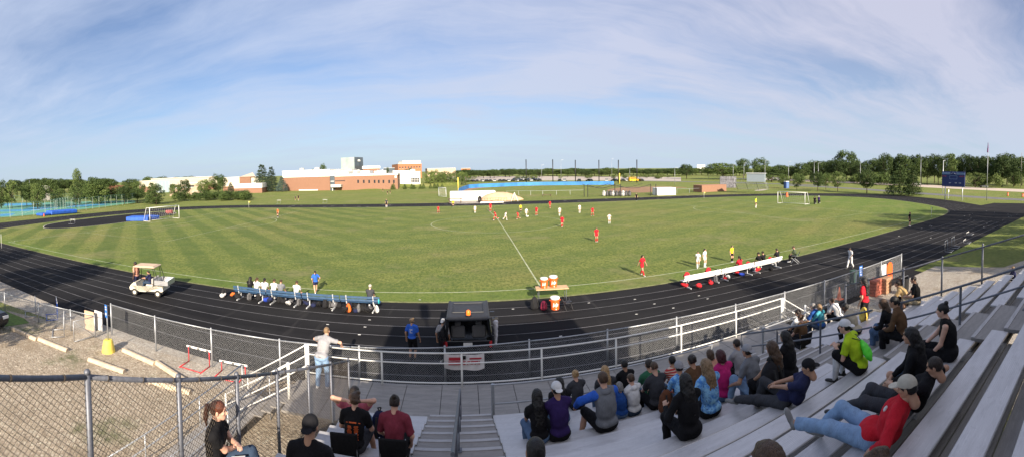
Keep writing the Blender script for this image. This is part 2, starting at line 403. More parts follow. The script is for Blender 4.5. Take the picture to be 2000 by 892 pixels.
def skeleton(pose):
    """joints with the pelvis at the origin, facing +y"""
    ln, sd, tw = rad(pose.get('lean', 5)), rad(pose.get('side', 0)), rad(pose.get('twist', 0)); hn = rad(pose.get('hunch', 8))
    J = {'P': V3(0, 0, 0)}
    up1 = V3(math.sin(sd), math.sin(ln), math.cos(ln)); up1 /= np.linalg.norm(up1); up2 = V3(math.sin(sd), math.sin(ln+hn), math.cos(ln+hn)); up2 /= np.linalg.norm(up2)
    J['C'] = up1*.27; J['N'] = J['C']+up2*.25
    rt = rotm('Z', tw) @ V3(1, 0, 0); rt = rt-up2*(rt@up2); rt /= np.linalg.norm(rt); w = pose.get('w', 1.0)
    J['rt'] = rt; J['up'] = up2; J['fw'] = np.cross(up2, rt)
    Rh = rotm('Z', rad(pose.get('hyaw', 0))) @ rotm('X', -rad(pose.get('hpitch', 5))) @ rotm('Y', rad(pose.get('htilt', 0)))
    J['Rh'] = Rh; hd = up2*.5+V3(0, 0, .5); hd /= np.linalg.norm(hd); J['H'] = J['N']+up2*.05+hd*.12+Rh @ V3(0, .022, 0)
    for s_, k in ((-1, 'L'), (1, 'R')):
        sh = J['N']-up2*.045+rt*(s_*.175*w); J['S'+k] = sh
        t = pose['hand'+k]; t = np.array(t, float); pole = np.array(pose.get('epole'+k, (s_*.6, -.6, -.6)), float)
        J['E'+k], J['W'+k] = ik(sh, t, .285, .255, pole)
        hp = V3(s_*.095, 0, -.02); J['h'+k] = hp; t = np.array(pose['foot'+k], float); kp = np.array(pose.get('kpole'+k, (s_*.15, 1, .3)), float)
        J['K'+k], J['A'+k] = ik(hp, t, .43, .42, kp)
    return J
def add_person(name, label, group, loc, yaw, pose, look, scale=1.0, res=.02, key=None):
    """look: skin, hair(kind,colour), hat(kind,material), top(material,sleeve 0..2), bottom(material, leg 0..2), shoes(material), extra"""
    root = thing('person', label, 'person', loc, yaw, group, scale)
    J = skeleton(pose); w = pose.get('w', 1.0); fat = look.get('fat', 1.0); fem = look.get('fem', False)
    sk = look.get('skin', 'fair'); hc = look.get('hair', ('short', 'dark')); tm, sl = look['top']; bm, lg = look['bottom']; sh = look.get('shoes', 'white')
    hx = look.get('handcurl', .5)
    ck = (key, sl, lg, fem, fat, res) if key else None
    J0 = J['P']
    def limbs(F, inf, up=True, lo=True, arm=True, leg=True, sleeve=2.0, legl=2.0):
        pass
    if ck is None or ck not in PMESH:
        R = PMESH[ck] = {} if ck else {}
        # body
        F = Field(.03); rt, up, fw = J['rt'], J['up'], J['fw']
        RT = np.stack([rt, fw, up], 1); hw = .95 if fem else 1.0
        F.ell(J['P']+V3(0, 0, .0), (.155*fat, .115*fat, .11)); F.ell(J['C']-V3(0, 0, .06), (.13*fat, .095*fat, .14), k=.06); F.ell(J['C']+up*.09, (.155*hw*(.5+.5*fat), .105*fat, .15), RT, k=.05)
        F.cap(J['SL']*.6+J['N']*.4, J['SR']*.6+J['N']*.4, .06, .06, k=.05); F.cap(J['N']-up*.03, J['H']-V3(0, 0, .07)-J['Rh']@V3(0, .03, 0), .06, .05, k=.03)
        for k in 'LR':
            F.cap(J['S'+k], J['E'+k], .05*hw, .039*hw, k=.03); F.cap(J['E'+k], J['W'+k], .039*hw, .026, k=.02)
            q_ = .8 if lg > 1 else 1.0; F.cap(J['h'+k], J['K'+k], .085*(.6+.4*fat)*q_, .055*q_, k=.03*q_); F.cap(J['K'+k], J['K'+k]*.55+J['A'+k]*.45+V3(0, -.01, 0), .053*q_, .052*q_, k=.02); F.cap(J['K'+k]*.55+J['A'+k]*.45+V3(0, -.01, 0), J['A'+k], .05*q_, .036, k=.02)
        P, Q = F.mesh(res*.9); parts = [(P, Q, 0)]
        P, Q, m = proto(('head', 0)); hs = .97 if fem else 1.0
        parts.append((P@(J['Rh']*hs).T+J['H'], Q, m))
        for s_, k in ((-1, 'L'), (1, 'R')):
            P, Q = proto(('hand', hx)); d = J['W'+k]-J['E'+k]; pn = np.array(pose.get('palm'+k, (s_*.3, .2, 1.0)), float)     # back of the hand direction
            if 'hd'+k in pose: d = np.array(pose['hd'+k], float)
            M = frame(d, pn); q = P*np.array([-s_, 1, 1]); parts.append((q@M.T+J['W'+k], Q if s_ < 0 else Q[:, ::-1], 0))
        R['body'] = np_mesh('person_body', parts, [skin(sk)]*4)
        # top
        inf = .014; F = Field(.03)
        if sl is not None:
            F.ell(J['C']-V3(0, 0, .06), ((.137 if fem else .15)*fat+inf, .105*fat+inf, .17), k=.06); F.ell(J['C']+up*.09, (.16*hw*(.5+.5*fat)+inf, .11*fat+inf, .155), RT, k=.05); F.ell(J['P']+V3(0, 0, .03), (.16*fat+inf, .12*fat+inf, .1), k=.04)
            F.cap(J['SL']*.6+J['N']*.4, J['SR']*.6+J['N']*.4, .061+inf*.9, .061+inf*.9, k=.05); F.cap(J['N']-up*.04, J['N']+up*.05, .062+inf*.7, .055+inf*.6, k=.04)
            if fem: F.ell(J['C']+up*.07+fw*.09+rt*.065, (.06, .05, .06), RT, k=.03); F.ell(J['C']+up*.07+fw*.09-rt*.065, (.06, .05, .06), RT, k=.03)
            F.cut(J['N']+up*.062, up+fw*.22); F.cut(J['P']-V3(0, 0, pose.get('hem', .05)), (0, 0, -1))
            for k in 'LR':
                t = min(sl, 1.0)
                if t > 0: F.cap(J['S'+k], J['S'+k]+(J['E'+k]-J['S'+k])*t, .053+inf*1.2, .046+inf*(1.3 if sl <= 1 else .6), k=.03, c1=sl < 1)
                if sl > 1: F.cap(J['E'+k], J['E'+k]+(J['W'+k]-J['E'+k])*min(sl-1, .97), .042+inf*.7, .03+inf*.6, k=.02, c1=True)
            P, Q = F.mesh(res, wob=.0065, wf=23); R['top'] = np_mesh('shirt', [(P, Q, 0)], [tm])
        F = Field(.03); inf = .012
        F.ell(J['P']-V3(0, 0, .005), (.158*fat+inf, .118*fat+inf, .115), k=.04); F.cut(J['P']+V3(0, 0, .085), (0, 0, 1))
        for k in 'LR':
            t = min(lg, 1.0); F.cap(J['h'+k], J['h'+k]+(J['K'+k]-J['h'+k])*t, .088*(.6+.4*fat)+inf, .066+(inf*1.8 if lg <= 1 else inf), k=.035, c1=lg < 1)
            if lg > 1: F.cap(J['K'+k], J['K'+k]+(J['A'+k]-J['K'+k])*min(lg-1, .96), .064+inf, .047+inf, k=.035, c1=True); F.ell(J['K'+k], (.074, .074, .074), k=.03)
        P, Q = F.mesh(res, wob=.006, wf=26); R['bottom'] = np_mesh('trousers', [(P, Q, 0)], [bm])
        parts = []; parts2 = []
        for k in 'LR':
            P, Q, m = proto(('shoe', 0)); d = np.array(pose.get('toe'+k, (0, 1, 0)), float); M = frame(d, V3(0, 0, 1) if abs(d[2]) < .7*np.linalg.norm(d) else (V3(0, -1, .2)))
            parts.append((P@M.T+J['A'+k], Q, m))
        R['shoes'] = [np_mesh('shoe', [p], [MATS['shoe_'+sh], MATS['shoe_sole']]) for p in parts]
        if look.get('socks'):
            R['socks'] = []
            for k in 'LR':
                F = Field(.02); mm = J['K'+k]*.55+J['A'+k]*.45+V3(0, -.01, 0); F.cap(J['A'+k], mm, .046, .062); F.cap(mm, J['K'+k]*.85+J['A'+k]*.15, .062, .064, c1=True); R['socks'].append(np_mesh('sock', [(*F.mesh(res), 0)], [look['socks']]))
    R = PMESH[ck] if ck else R
    def part(nm, me, mats, par=root):
        o = link_mesh(nm, me, par)
        for i, m in enumerate(mats):
            if i < len(o.material_slots): o.material_slots[i].link = 'OBJECT'; o.material_slots[i].material = m
        return o
    body = part('body', R['body'], [skin(sk), MATS['eye'], hairmat(hc[1] if hc else 'dark'), MATS['lip']])
    tops = None
    if 'top' in R: tops = part(look.get('topname', 'shirt'), R['top'], [tm])
    part('shorts' if lg <= 1 else 'trousers', R['bottom'], [bm])
    for o in R['shoes']: part('shoe', o, [MATS['shoe_'+sh], MATS['shoe_sole']])
    for o in R.get('socks', []): part('sock', o, [look['socks']])
    M = Matrix.Translation(Vector(J['H'])) @ Matrix(J['Rh'].tolist()).to_4x4()
    def headgear(kind, sub, m, nm, extra=1.0):
        kk = (kind, sub); pk = ('mesh', kind, sub)
        if pk not in PROTO: P, Q = proto(kk); PROTO[pk] = np_mesh(nm, [(P, Q, 0)], [m])
        o = part(nm, PROTO[pk], [m]); o.matrix_local = M @ Matrix.Scale(extra, 4); return o
    if hc: headgear('hair', hc[0], hairmat(hc[1]), 'hair')
    if look.get('hat'): headgear('cap', look['hat'][0], look['hat'][1], 'beanie' if look['hat'][0] == 'beanie' else 'cap', 1.03)
    root['_J'] = 0; del root['_J']
    return root, J, tops
for n_, c_ in (('white', (.7, .7, .7)), ('black', (.02, .02, .02)), ('gray', (.2, .2, .2)), ('red', (.5, .02, .02)), ('navy', (.02, .03, .08)), ('tan', (.35, .22, .14))): mat('shoe_'+n_, c_, .6, var=.1)
mat('shoe_sole', (.75, .75, .73), .6); mat('eye', (.03, .02, .015), .2); mat('lip', (.4, .12, .1), .5)
# --- poses (hand and foot targets are relative to the pelvis; the figure faces +y)
def P_(**k): return k
SIT = P_(handL=(-.13, .42, .06), handR=(.13, .42, .06), footL=(-.13, .42, -.40), footR=(.13, .42, -.40), lean=4, hunch=12, hpitch=8)
LEANF = P_(handL=(-.08, .5, .0), handR=(.08, .5, .02), footL=(-.2, .36, -.40), footR=(.2, .36, -.40), lean=24, hunch=20, hpitch=-2, epoleL=(-.7, .1, -.3), epoleR=(.7, .1, -.3))
LAP = P_(handL=(-.04, .26, .06), handR=(.06, .28, .08), footL=(-.1, .40, -.40), footR=(.1, .40, -.40), lean=8, hunch=14, hpitch=10)
BACKH = P_(handL=(-.3, -.3, -.02), handR=(.3, -.3, -.02), footL=(-.16, .62, -.30), footR=(.14, .62, -.30), lean=-18, hunch=6, hpitch=16)
STAND = P_(handL=(-.27, .04, -.04), handR=(.27, .06, -.04), footL=(-.1, .0, -.85), footR=(.1, .03, -.85), lean=1, hunch=5, hem=.1)
WALK = P_(handL=(-.26, .26, .02), handR=(.26, -.2, .0), footL=(-.08, -.26, -.80), footR=(.08, .3, -.82), lean=4, hunch=5, hem=.1)
RUN = P_(handL=(-.2, .3, .2), handR=(.25, -.22, .12), footL=(-.08, -.5, -.55), footR=(.08, .28, -.78), lean=16, hunch=6, hem=.1, toeL=(0, .5, -.8))
READY = P_(handL=(-.32, .2, .08), handR=(.32, .18, .08), footL=(-.22, .02, -.82), footR=(.2, -.06, -.82), lean=10, hunch=6, hem=.1)
HIPS = P_(handL=(-.2, .02, .06), handR=(.2, .02, .06), footL=(-.13, .0, -.85), footR=(.12, .03, -.85), lean=1, hunch=4, epoleL=(-1, -.3, 0), epoleR=(1, -.3, 0), hem=.1)
def var(p, **k): q = dict(p); q.update(k); return q
# ------------------------------------------------------------------ setting: ground, field, track, roads
def sheet(name, pts, z, m, kind='structure'):
    mb = MB(); mb.poly([(x, y, z) for x, y in pts]); o = mb.build(name, m); return tag(o, kind=kind) if kind else o
def ribbon(mb, pts, w, z, closed=False):
    """flat painted band following points (x, y)"""
    P = [Vector((p[0], p[1], 0)) for p in pts]; n = len(P); L_ = []; R_ = []
    for i in range(n):
        a = P[(i-1) % n] if (closed or i > 0) else P[i]; b = P[(i+1) % n] if (closed or i < n-1) else P[i]
        d = (b-a).normalized(); nn = Vector((-d.y, d.x, 0))*(w/2)
        L_.append((P[i]+nn)[:2]+(z,)); R_.append((P[i]-nn)[:2]+(z,))
    m = n if closed else n-1
    mb.add(L_+R_, [(n+i, n+(i+1) % n, (i+1) % n, i) for i in range(m)])
def smooth(pts, it=2, closed=True):
    P = [tuple(p) for p in pts]
    for _ in range(it):
        Q = []; n = len(P); r = range(n if closed else n-1)
        if not closed: Q.append(P[0])
        for i in r:
            a, b = P[i], P[(i+1) % n]; Q.append((a[0]*.75+b[0]*.25, a[1]*.75+b[1]*.25)); Q.append((a[0]*.25+b[0]*.75, a[1]*.25+b[1]*.75))
        if not closed: Q.append(P[-1])
        P = Q
    return P
def grass_mat(name, stripes):
    m, N, L, b = nodes(name); t = NT(N, L); tc = N.new('ShaderNodeTexCoord').outputs['Object']
    big = t.noise(tc, .05, 5, .6); mid = t.noise(tc, .35, 5, .62); fine = t.noise(t.mapping(tc, (1, .55, 1)), 4.6, 7, .8); vf = t.noise(tc, 20, 3, .7)
    c = t.mix(t.rng(mid, .36, .66), (0.133, 0.184, 0.038), (0.204, 0.242, 0.060))
    c = t.mix(t.math('MULTIPLY', t.rng(big, .5, .68), .75), c, (0.272, 0.238, 0.090))
    c = t.mix(t.math('MULTIPLY', t.rng(fine, .46, .60), .80), c, (0.082, 0.120, 0.031))
    c = t.mix(t.math('MULTIPLY', t.rng(fine, .52, .36), .62), c, (0.320, 0.306, 0.102))
    c = t.mix(t.math('MULTIPLY', t.rng(vf, .55, .8), .35), c, (0.299, 0.299, 0.108))
    if stripes:
        sx = N.new('ShaderNodeSeparateXYZ'); L.new(tc, sx.inputs[0]); x, y = sx.outputs[0], sx.outputs[1]
        dist = t.math('MULTIPLY', t.math('SUBTRACT', t.noise(tc, .12, 2), .5), 1.2)
        def stripe(a, per):
            u = t.math('ADD', t.math('MULTIPLY', x, math.cos(a)), t.math('MULTIPLY', y, math.sin(a))); u = t.math('ADD', u, dist)
            s_ = t.math('SINE', t.math('MULTIPLY', u, 2*math.pi/per)); return t.rng(s_, -.35, .35)
        w1 = t.rng(x, 5, -25); w2 = t.rng(x, -55, -5)
        c = t.mix(t.math('MULTIPLY', t.math('MULTIPLY', stripe(rad(46), 4.4), w1), t.rng(mid, .2, .7, .85, .5)), c, (0.084, 0.131, 0.031))
        c = t.mix(t.math('MULTIPLY', t.math('MULTIPLY', stripe(rad(-62), 5.2), .3), w2), c, (0.095, 0.150, 0.042))
        # mowing rings at the right end of the field
        rx = t.math('SUBTRACT', x, 52); ry = t.math('SUBTRACT', y, 54)
        r = t.math('SQRT', t.math('ADD', t.math('MULTIPLY', rx, rx), t.math('MULTIPLY', t.math('MULTIPLY', ry, ry), 1.6)))
        ring = t.rng(t.math('SINE', t.math('MULTIPLY', t.math('ADD', r, dist), 2.2)), -.4, .4)
        k = t.math('MULTIPLY', t.rng(x, 40, 60), t.rng(r, 17, 26)); c = t.mix(t.math('MULTIPLY', t.math('MULTIPLY', ring, k), .42), c, (0.082, 0.143, 0.034))
        # fresher growth outside the touchlines
        edge = t.math('MAXIMUM', t.rng(y, 25.6, 24.2), t.rng(x, 58, 66)); c = t.mix(t.math('MULTIPLY', edge, .45), c, (0.136, 0.211, 0.042))
    pn = t.noise(tc, .13, 6, .7); c = t.mix(t.math('MULTIPLY', t.rng(pn, .54, .66), .55), c, (.255, .235, .115)); pn2 = t.noise(t.mapping(tc, (1, 1, 1), (0, 0, 0), (40, 9, 0)), .9, 5, .7); c = t.mix(t.math('MULTIPLY', t.rng(pn2, .53, .67), .45), c, (.075, .11, .032)); c = t.mix(t.math('MULTIPLY', t.rng(pn2, .45, .32), .28), c, (.27, .28, .11))
    L.new(c, b.inputs['Base Color']); b.inputs['Roughness'].default_value = .9; b.inputs['Specular IOR Level'].default_value = .15
    h = t.math('ADD', t.math('MULTIPLY', fine, .6), vf); t.bump(h, b, .75, .12); return m
grass_mat('field_grass', True); grass_mat('meadow_grass', False)
def track_mat():
    m, N, L, b = nodes('track_asphalt'); t = NT(N, L); tc = N.new('ShaderNodeTexCoord').outputs['Object']
    lane = t.noise(t.mapping(tc, (.05, 1.1, 1)), 1.0, 4, .6); big = t.noise(tc, .18, 4, .6); fine = t.noise(tc, 30, 3, .7)
    c = t.mix(t.rng(lane, .35, .68), (.011, .011, .013), (.019, .019, .021)); c = t.mix(t.math('MULTIPLY', t.rng(big, .5, .7), .5), c, (.027, .027, .028))
    c = t.mix(t.math('MULTIPLY', t.rng(fine, .55, .75), .5), c, (.036, .036, .038)); sm = t.noise(t.mapping(tc, (.4, .04, 1)), 1.3, 5, .7); c = t.mix(t.math('MULTIPLY', t.rng(sm, .56, .68), .5), c, (.062, .060, .060)); L.new(c, b.inputs['Base Color']); b.inputs['Roughness'].default_value = .95
    b.inputs['Specular IOR Level'].default_value = .12; t.bump(fine, b, .35, .01); return m
track_mat()
def gravel_mat(name, a, b_, grass=.0):
    m, N, L, b = nodes(name); t = NT(N, L); tc = N.new('ShaderNodeTexCoord').outputs['Object']
    vo = t.n('ShaderNodeTexVoronoi'); vo.inputs['Scale'].default_value = 15; L.new(tc, vo.inputs['Vector']); sp = N.new('ShaderNodeSeparateXYZ'); L.new(vo.outputs['Color'], sp.inputs[0])
    vo2 = t.n('ShaderNodeTexVoronoi'); vo2.inputs['Scale'].default_value = 42; L.new(tc, vo2.inputs['Vector']); sp2 = N.new('ShaderNodeSeparateXYZ'); L.new(vo2.outputs['Color'], sp2.inputs[0])
    big = t.noise(tc, .5, 5, .65); mid = t.noise(tc, 2.6, 5, .7)
    vo3 = t.n('ShaderNodeTexVoronoi'); vo3.inputs['Scale'].default_value = 7; L.new(tc, vo3.inputs['Vector']); sp3 = N.new('ShaderNodeSeparateXYZ'); L.new(vo3.outputs['Color'], sp3.inputs[0]); c = t.mix(sp.outputs[0], a, b_); c = t.mix(t.math('MULTIPLY', t.rng(sp3.outputs[2], .72, .8), t.rng(vo3.outputs['Distance'], .42, .3)), c, tuple(min(.8, v*1.25) for v in b_)); c = t.mix(t.math('MULTIPLY', t.rng(sp3.outputs[1], .80, .86), t.rng(vo3.outputs['Distance'], .42, .3)), c, tuple(v*.5 for v in a)); rut = t.noise(t.mapping(tc, (.25, 2.2, 1), (0, 0, rad(24))), .8, 4, .6); c = t.mix(t.math('MULTIPLY', t.rng(rut, .52, .64), .4), c, tuple(v*.62 for v in a)); c = t.mix(t.math('MULTIPLY', t.rng(sp2.outputs[1], .5, 1), .5), c, tuple(v*1.5 for v in b_)); c = t.mix(t.math('MULTIPLY', t.rng(vo.outputs['Distance'], .02, .55, 0, 1), .5), c, tuple(v*.35 for v in a))
    c = t.mix(t.math('MULTIPLY', t.rng(mid, .5, .75), .55), c, tuple(v*.45 for v in a))
    c = t.mix(t.math('MULTIPLY', t.rng(big, .52, .7), .55), c, (.25, .19, .12))
    if grass: c = t.mix(t.math('MULTIPLY', t.math('MULTIPLY', t.rng(t.noise(tc, .45, 3), .56, .66), t.rng(mid, .35, .6)), grass), c, (.10, .12, .045))
    L.new(c, b.inputs['Base Color']); b.inputs['Roughness'].default_value = .95; t.bump(t.math('ADD', vo.outputs['Distance'], vo2.outputs['Distance']), b, .9, .03); return m
gravel_mat('gravel_lot', (.39, .31, .22), (.68, .59, .47), .8); gravel_mat('gravel_pale', (.45, .39, .32), (.68, .63, .55)); gravel_mat('infield_dirt', (.38, .22, .12), (.46, .28, .16))
PAINT = mat('white_paint', (.62, .62, .60), .8, var=.3, scale=2.5); PAINTF = mat('field_paint', (.36, .39, .25), .9, var=.35, scale=3)
# big ground
sheet('ground', [(-2500, -800), (2500, -800), (2500, 3500), (-2500, 3500)], -.004, MATS['meadow_grass'])
inner = [(-60, 22.8), (-40, 22.7), (-16, 22.7), (2, 22.7), (19, 22.9), (36, 24), (50, 25), (60, 25.6), (70, 27.5), (78, 33), (86, 45), (90.5, 57), (87, 69), (76, 79), (60, 83.5), (36, 84), (0, 84.3), (-46, 84.3), (-57, 81), (-65, 73), (-69.3, 62), (-70, 50), (-67.5, 36), (-64, 28)]
outer = [(-66, 13.3), (-40, 13.2), (0, 13.2), (60, 13.6), (130, 13.6), (130, 17), (99, 19.5), (95.5, 26.3), (87, 27), (97, 38), (103.5, 52), (103, 66), (97, 76), (80, 86.5), (62, 91.5), (36, 92.4), (0, 92.8), (-46, 92.8), (-62, 89.5), (-73, 80), (-78, 68), (-78.5, 50), (-76, 34), (-73, 22)]
tr = sheet('running_track', smooth(outer[:5], 1, False)[:-1]+outer[4:8]+smooth(outer[8:], 2, False), .0, MATS['track_asphalt'])
fin = smooth(inner, 3); sheet('playing_field', fin, .006, MATS['field_grass'])
# edge of the grass: a low ragged border
mb = MB(); ribbon(mb, fin, .22, .009, True); tag(mb.build('field_border', mat('border_grass', (.17, .18, .07), .95, var=.35, scale=3)), kind='structure')
sheet('apron', [(-7.4, 9.0), (13, 9.0), (14, 11), (27, 12.4), (27, 13.5), (-6.6, 13.5)], .002, MATS['track_asphalt'])
# D area at the left end
dpts = smooth([(-63.5, 38), (-58.5, 35.2), (-55.5, 40), (-54.6, 50), (-55.2, 60), (-58, 70), (-65, 70), (-67.5, 61), (-67.8, 50), (-66.2, 42)], 2)
sheet('jump_apron', dpts, .012, MATS['track_asphalt'])
mb = MB(); ribbon(mb, dpts, .14, .016, True); tag(mb.build('apron_kerb', mat('kerb_concrete', (.45, .43, .38), .9, var=.2)), kind='structure')
# lane lines of the near straight and far straight, curves following the inner edge
mb = MB(); lanes = 8; lw = 9.3/lanes
for i in range(1, lanes):
    y = 22.6-i*lw*1.0; ribbon(mb, [(x, y+.0*x) for x in range(-80, 61, 10)], .045, .005)
for i in range(0, 8):
    off = .25+i*1.04
    q = []
    n = len(fin)
    for j in range(n):
        a, b_ = fin[j-1], fin[(j+1) % n]; d = Vector((b_[0]-a[0], b_[1]-a[1])).normalized(); q.append((fin[j][0]+d.y*off, fin[j][1]-d.x*off))
    q = [p for p in q if p[1] > 27 or p[0] < -61]
    k = max(range(len(q)), key=lambda j: (Vector(q[j])-Vector(q[j-1])).length); q = q[k:]+q[:k]
    ribbon(mb, q, .05, .005)
ribbon(mb, [(-33.5, 13.5), (-33.5, 22.5)], .0, .005)
tag(mb.build('lane_lines', mat('lane_paint', (.15, .15, .16), .8, var=.45, scale=1.2)), kind='structure')
mb = MB()
for i, (px, py) in enumerate(((820, 584), (1002, 602), (947, 627), (1150, 590), (660, 597), (648, 601), (640, 632), (713, 637), (702, 652), (1095, 655), (1240, 583), (1365, 576), (1278, 592), (1243, 612), (1382, 582), (722, 623), (1315, 600), (1545, 517))):
    p = g(px, py); mb.box((p.x, p.y, .006), (.13, .07, .004)); 
rr = random.Random(5)
for i in range(22): x = rr.uniform(40, 75); y = rr.uniform(14.4, 23); mb.box((x, y, .006), (.4, .06, .004))
for i in range(30): x = rr.uniform(-40, 80); y = rr.uniform(85.5, 91.5); mb.box((x, y, .006), (.7, .08, .004))
tag(mb.build('lane_marks', PAINT), kind='structure')
# soccer lines: (D, W, XL, XR) of the fitted pitch
D0, W0, XL, XR = 24.47, 62.18, -49.19, 58.8; YF = D0+W0-4.2; XM = (XL+XR)/2; YM = (D0+YF)/2+1.5
mb = MB(); z = .012; lw = .10
D1 = 25.4
ribbon(mb, smooth([(XL, 23.9), (-24.2, 24.2), (-9, 24.35), (0, 24.6), (13, 24.7), (24, 25.4), (36, 26.0), (58, 27.3)], 1, False), lw, z)
ribbon(mb, [(XL, 23.9), (XL, YF)], lw, z); ribbon(mb, [(XR, 27.3), (XR, YF)], lw, z); ribbon(mb, [(XL, YF), (XR, YF)], lw, z)
hl = [g(1055, 557.5), g(1030, 518), g(1000, 470), g(972, 427), g(952, 408)]
ribbon(mb, [(p.x, p.y) for p in hl], lw, z)
cx = g(1000, 470).x-.6
ribbon(mb, [(cx+9.15*math.cos(a*math.pi/24)+.3, YM+1.5+9.15*math.sin(a*math.pi/24)) for a in range(48)], lw, z, True)
for s_, X in ((1, XL), (-1, XR)):
    ym = 56.6 if s_ > 0 else 58.3
    ribbon(mb, [(X, ym-20.15), (X+s_*16.5, ym-20.15), (X+s_*16.5, ym+20.15), (X, ym+20.15)], lw, z)
    ribbon(mb, [(X, ym-9.16), (X+s_*5.5, ym-9.16), (X+s_*5.5, ym+9.16), (X, ym+9.16)], lw, z)
    ribbon(mb, [(X+s_*(11+9.15*math.cos(a)), ym+9.15*math.sin(a)) for a in [rad(-53+5.3*i) for i in range(21)]], lw, z)
ribbon(mb, [(XL+.9*math.cos(rad(a)), 23.9+.9*math.sin(rad(a))) for a in range(0, 91, 15)], lw, z)
tag(mb.build('pitch_lines', PAINTF), kind='structure')
# gravel lot and surroundings on the near side
lot = [(-21.0, 10.9), (-17.6, 12.2), (-15, 13.0), (-4.2, 13.2), (-2.8, 11), (-2.8, -20), (-70, -20), (-70, 5), (-30, 7.6)]
sheet('gravel_lot', lot, .003, MATS['gravel_lot'])
sheet('gravel_strip', [(-60, 9.6), (-24, 10.9), (-17.6, 12.0), (-12, 11.9), (-7.2, 11.5), (-6.3, 13.3), (-60, 13.35)], .008, MATS['gravel_pale'])
gp = [g(0, 602), g(66, 628), g(30, 634), g(0, 637)]
sheet('lawn_patch', smooth([(p.x, p.y) for p in gp]+[(-40, 7.5), (-40, 9.6)], 1), .012, mat('lawn', (.10, .16, .03), .9, var=.35, scale=5, bump=.5, bscale=30))
sheet('gravel_right', [(12.3, -8), (60, -8), (45, 3), (31, 7.6), (29, 12.6), (12.3, 13.0)], .004, MATS['gravel_pale'])
# roads on the right and the wide road with traffic beyond
ROAD = mat('road_asphalt', (.13, .13, .14), .9, var=.15, scale=.4); CONC = mat('pale_road', (.50, .42, .36), .9, var=.1, scale=.3)
r1 = [g(1530, 361), g(1660, 367), g(1760, 374.5), g(1900, 384), g(2040, 392)]
mb = MB(); ribbon(mb, smooth([(p.x, p.y) for p in r1], 1, False), 7.5, .001); tag(mb.build('service_road', ROAD), kind='structure')
r2 = [g(1500, 349.5), g(1640, 355), g(1760, 360), g(1880, 366.5), g(2050, 374)]
mb = MB(); ribbon(mb, smooth([(p.x, p.y) for p in r2], 1, False), 26, .001); tag(mb.build('main_road', CONC), kind='structure')
r3 = [g(1210, 352), g(1350, 354.5), g(1480, 357.5), g(1620, 362)]
mb = MB(); ribbon(mb, smooth([(p.x, p.y) for p in r3], 1, False), 7, .002); tag(mb.build('path', ROAD), kind='structure')
# car park beyond the baseball field
pk = [g(870, 353.5), g(960, 352), g(1240, 352.5), g(1330, 353.5), g(1330, 346), g(1060, 344), g(870, 345)]
sheet('car_park', [(p.x, p.y) for p in pk], .001, mat('lot_asphalt', (.42, .37, .33), .9, var=.12, scale=.1))
# baseball infields
def gpoly(name, px, z, m): return sheet(name, smooth([tuple(g(*p)[:2]) for p in px], 2), z, m)
gpoly('infield', [(1178, 372), (1200, 367), (1240, 364.5), (1290, 363.8), (1350, 365.5), (1310, 367), (1283, 370), (1278, 375.5), (1225, 376)], .002, MATS['infield_dirt'])
gpoly('infield_far', [(1260, 364.2), (1300, 364), (1340, 365.5), (1345, 366.5), (1300, 366.3)], .004, MATS['infield_dirt'])
gpoly('warning_track', [(897, 375), (905, 369), (930, 363.5), (980, 360), (1060, 358.5), (1060, 360.5), (985, 363), (940, 366.5), (922, 370), (915, 375)], .002, MATS['infield_dirt'])
gpoly('dirt_patch', [(872, 398), (885, 392), (930, 390), (985, 389), (1005, 393), (960, 396)], .003, MATS['gravel_pale'])
gpoly('dirt_patch_far', [(1470, 371), (1500, 368.5), (1496, 371), (1480, 373)], .003, MATS['gravel_pale'])
# tennis courts
tA = [g(0, 424), g(20, 422.5), g(105, 414.5), g(265, 395), g(262, 391), g(150, 393.5), g(0, 396)]
sheet('tennis_court', [(p.x, p.y) for p in tA], .002, mat('court_green', (.10, .30, .22), .9, var=.1, scale=.3))
mb = MB()
for q in (((0, 413), (55, 411.5), (100, 407.5), (75, 406.5), (0, 409.5)), ((40, 409), (110, 406), (118, 403), (60, 404.5)), ((0, 401.5), (50, 400.5), (90, 398), (60, 396.5), (0, 397.5)), ((128, 404.5), (165, 402.5), (215, 398.5), (195, 397.5), (135, 401)), ((0, 422), (22, 420.5), (30, 416), (0, 417.5))):
    mb.poly([g(*p)+Vector((0, 0, .006)) for p in q])
tag(mb.build('court_surface', mat('court_blue', (.05, .26, .50), .9, var=.1, scale=.3)), kind='structure')
mb = MB()
for a, b_ in (((0, 418), (60, 412)), ((0, 407), (110, 402)), ((20, 421), (120, 400)), ((60, 411), (130, 397)), ((110, 406), (190, 396))):
    A, B = g(*a), g(*b_); ribbon(mb, [(A.x, A.y), (B.x, B.y)], .18, .01)
tag(mb.build('court_lines', PAINT), kind='structure')
# grass bank in front of the school wall
mb = MB(); pb = [(655, 372.5), (700, 372), (740, 370.5), (790, 366), (840, 365), (900, 362)]; pt = [(650, 372), (690, 370), (725, 362.5), (750, 359), (800, 358), (900, 356)]
A = [g(*p) for p in pb]; B = []
for (x, y), (x2, y2) in zip(pb, pt):
    q = ray(x, y); Yd = 178; B.append(gy(x2, y2, Yd+ (0 if x < 820 else 14)))
vs = []
for a, b_ in zip(A, B):
    for k in range(5): t = k/4; p = a.lerp(b_, t); s_ = t*t*(3-2*t); vs.append((p.x, p.y, a.z+(max(b_.z, 0.02)-a.z)*s_+.001))
    vs.append((b_.x, b_.y+60, max(b_.z, .02)))
mb.add(vs, [(i*6+k, (i+1)*6+k, (i+1)*6+k+1, i*6+k+1) for i in range(5) for k in range(5)])
tag(mb.build('grass_bank', MATS['meadow_grass'], smooth=True), kind='structure')
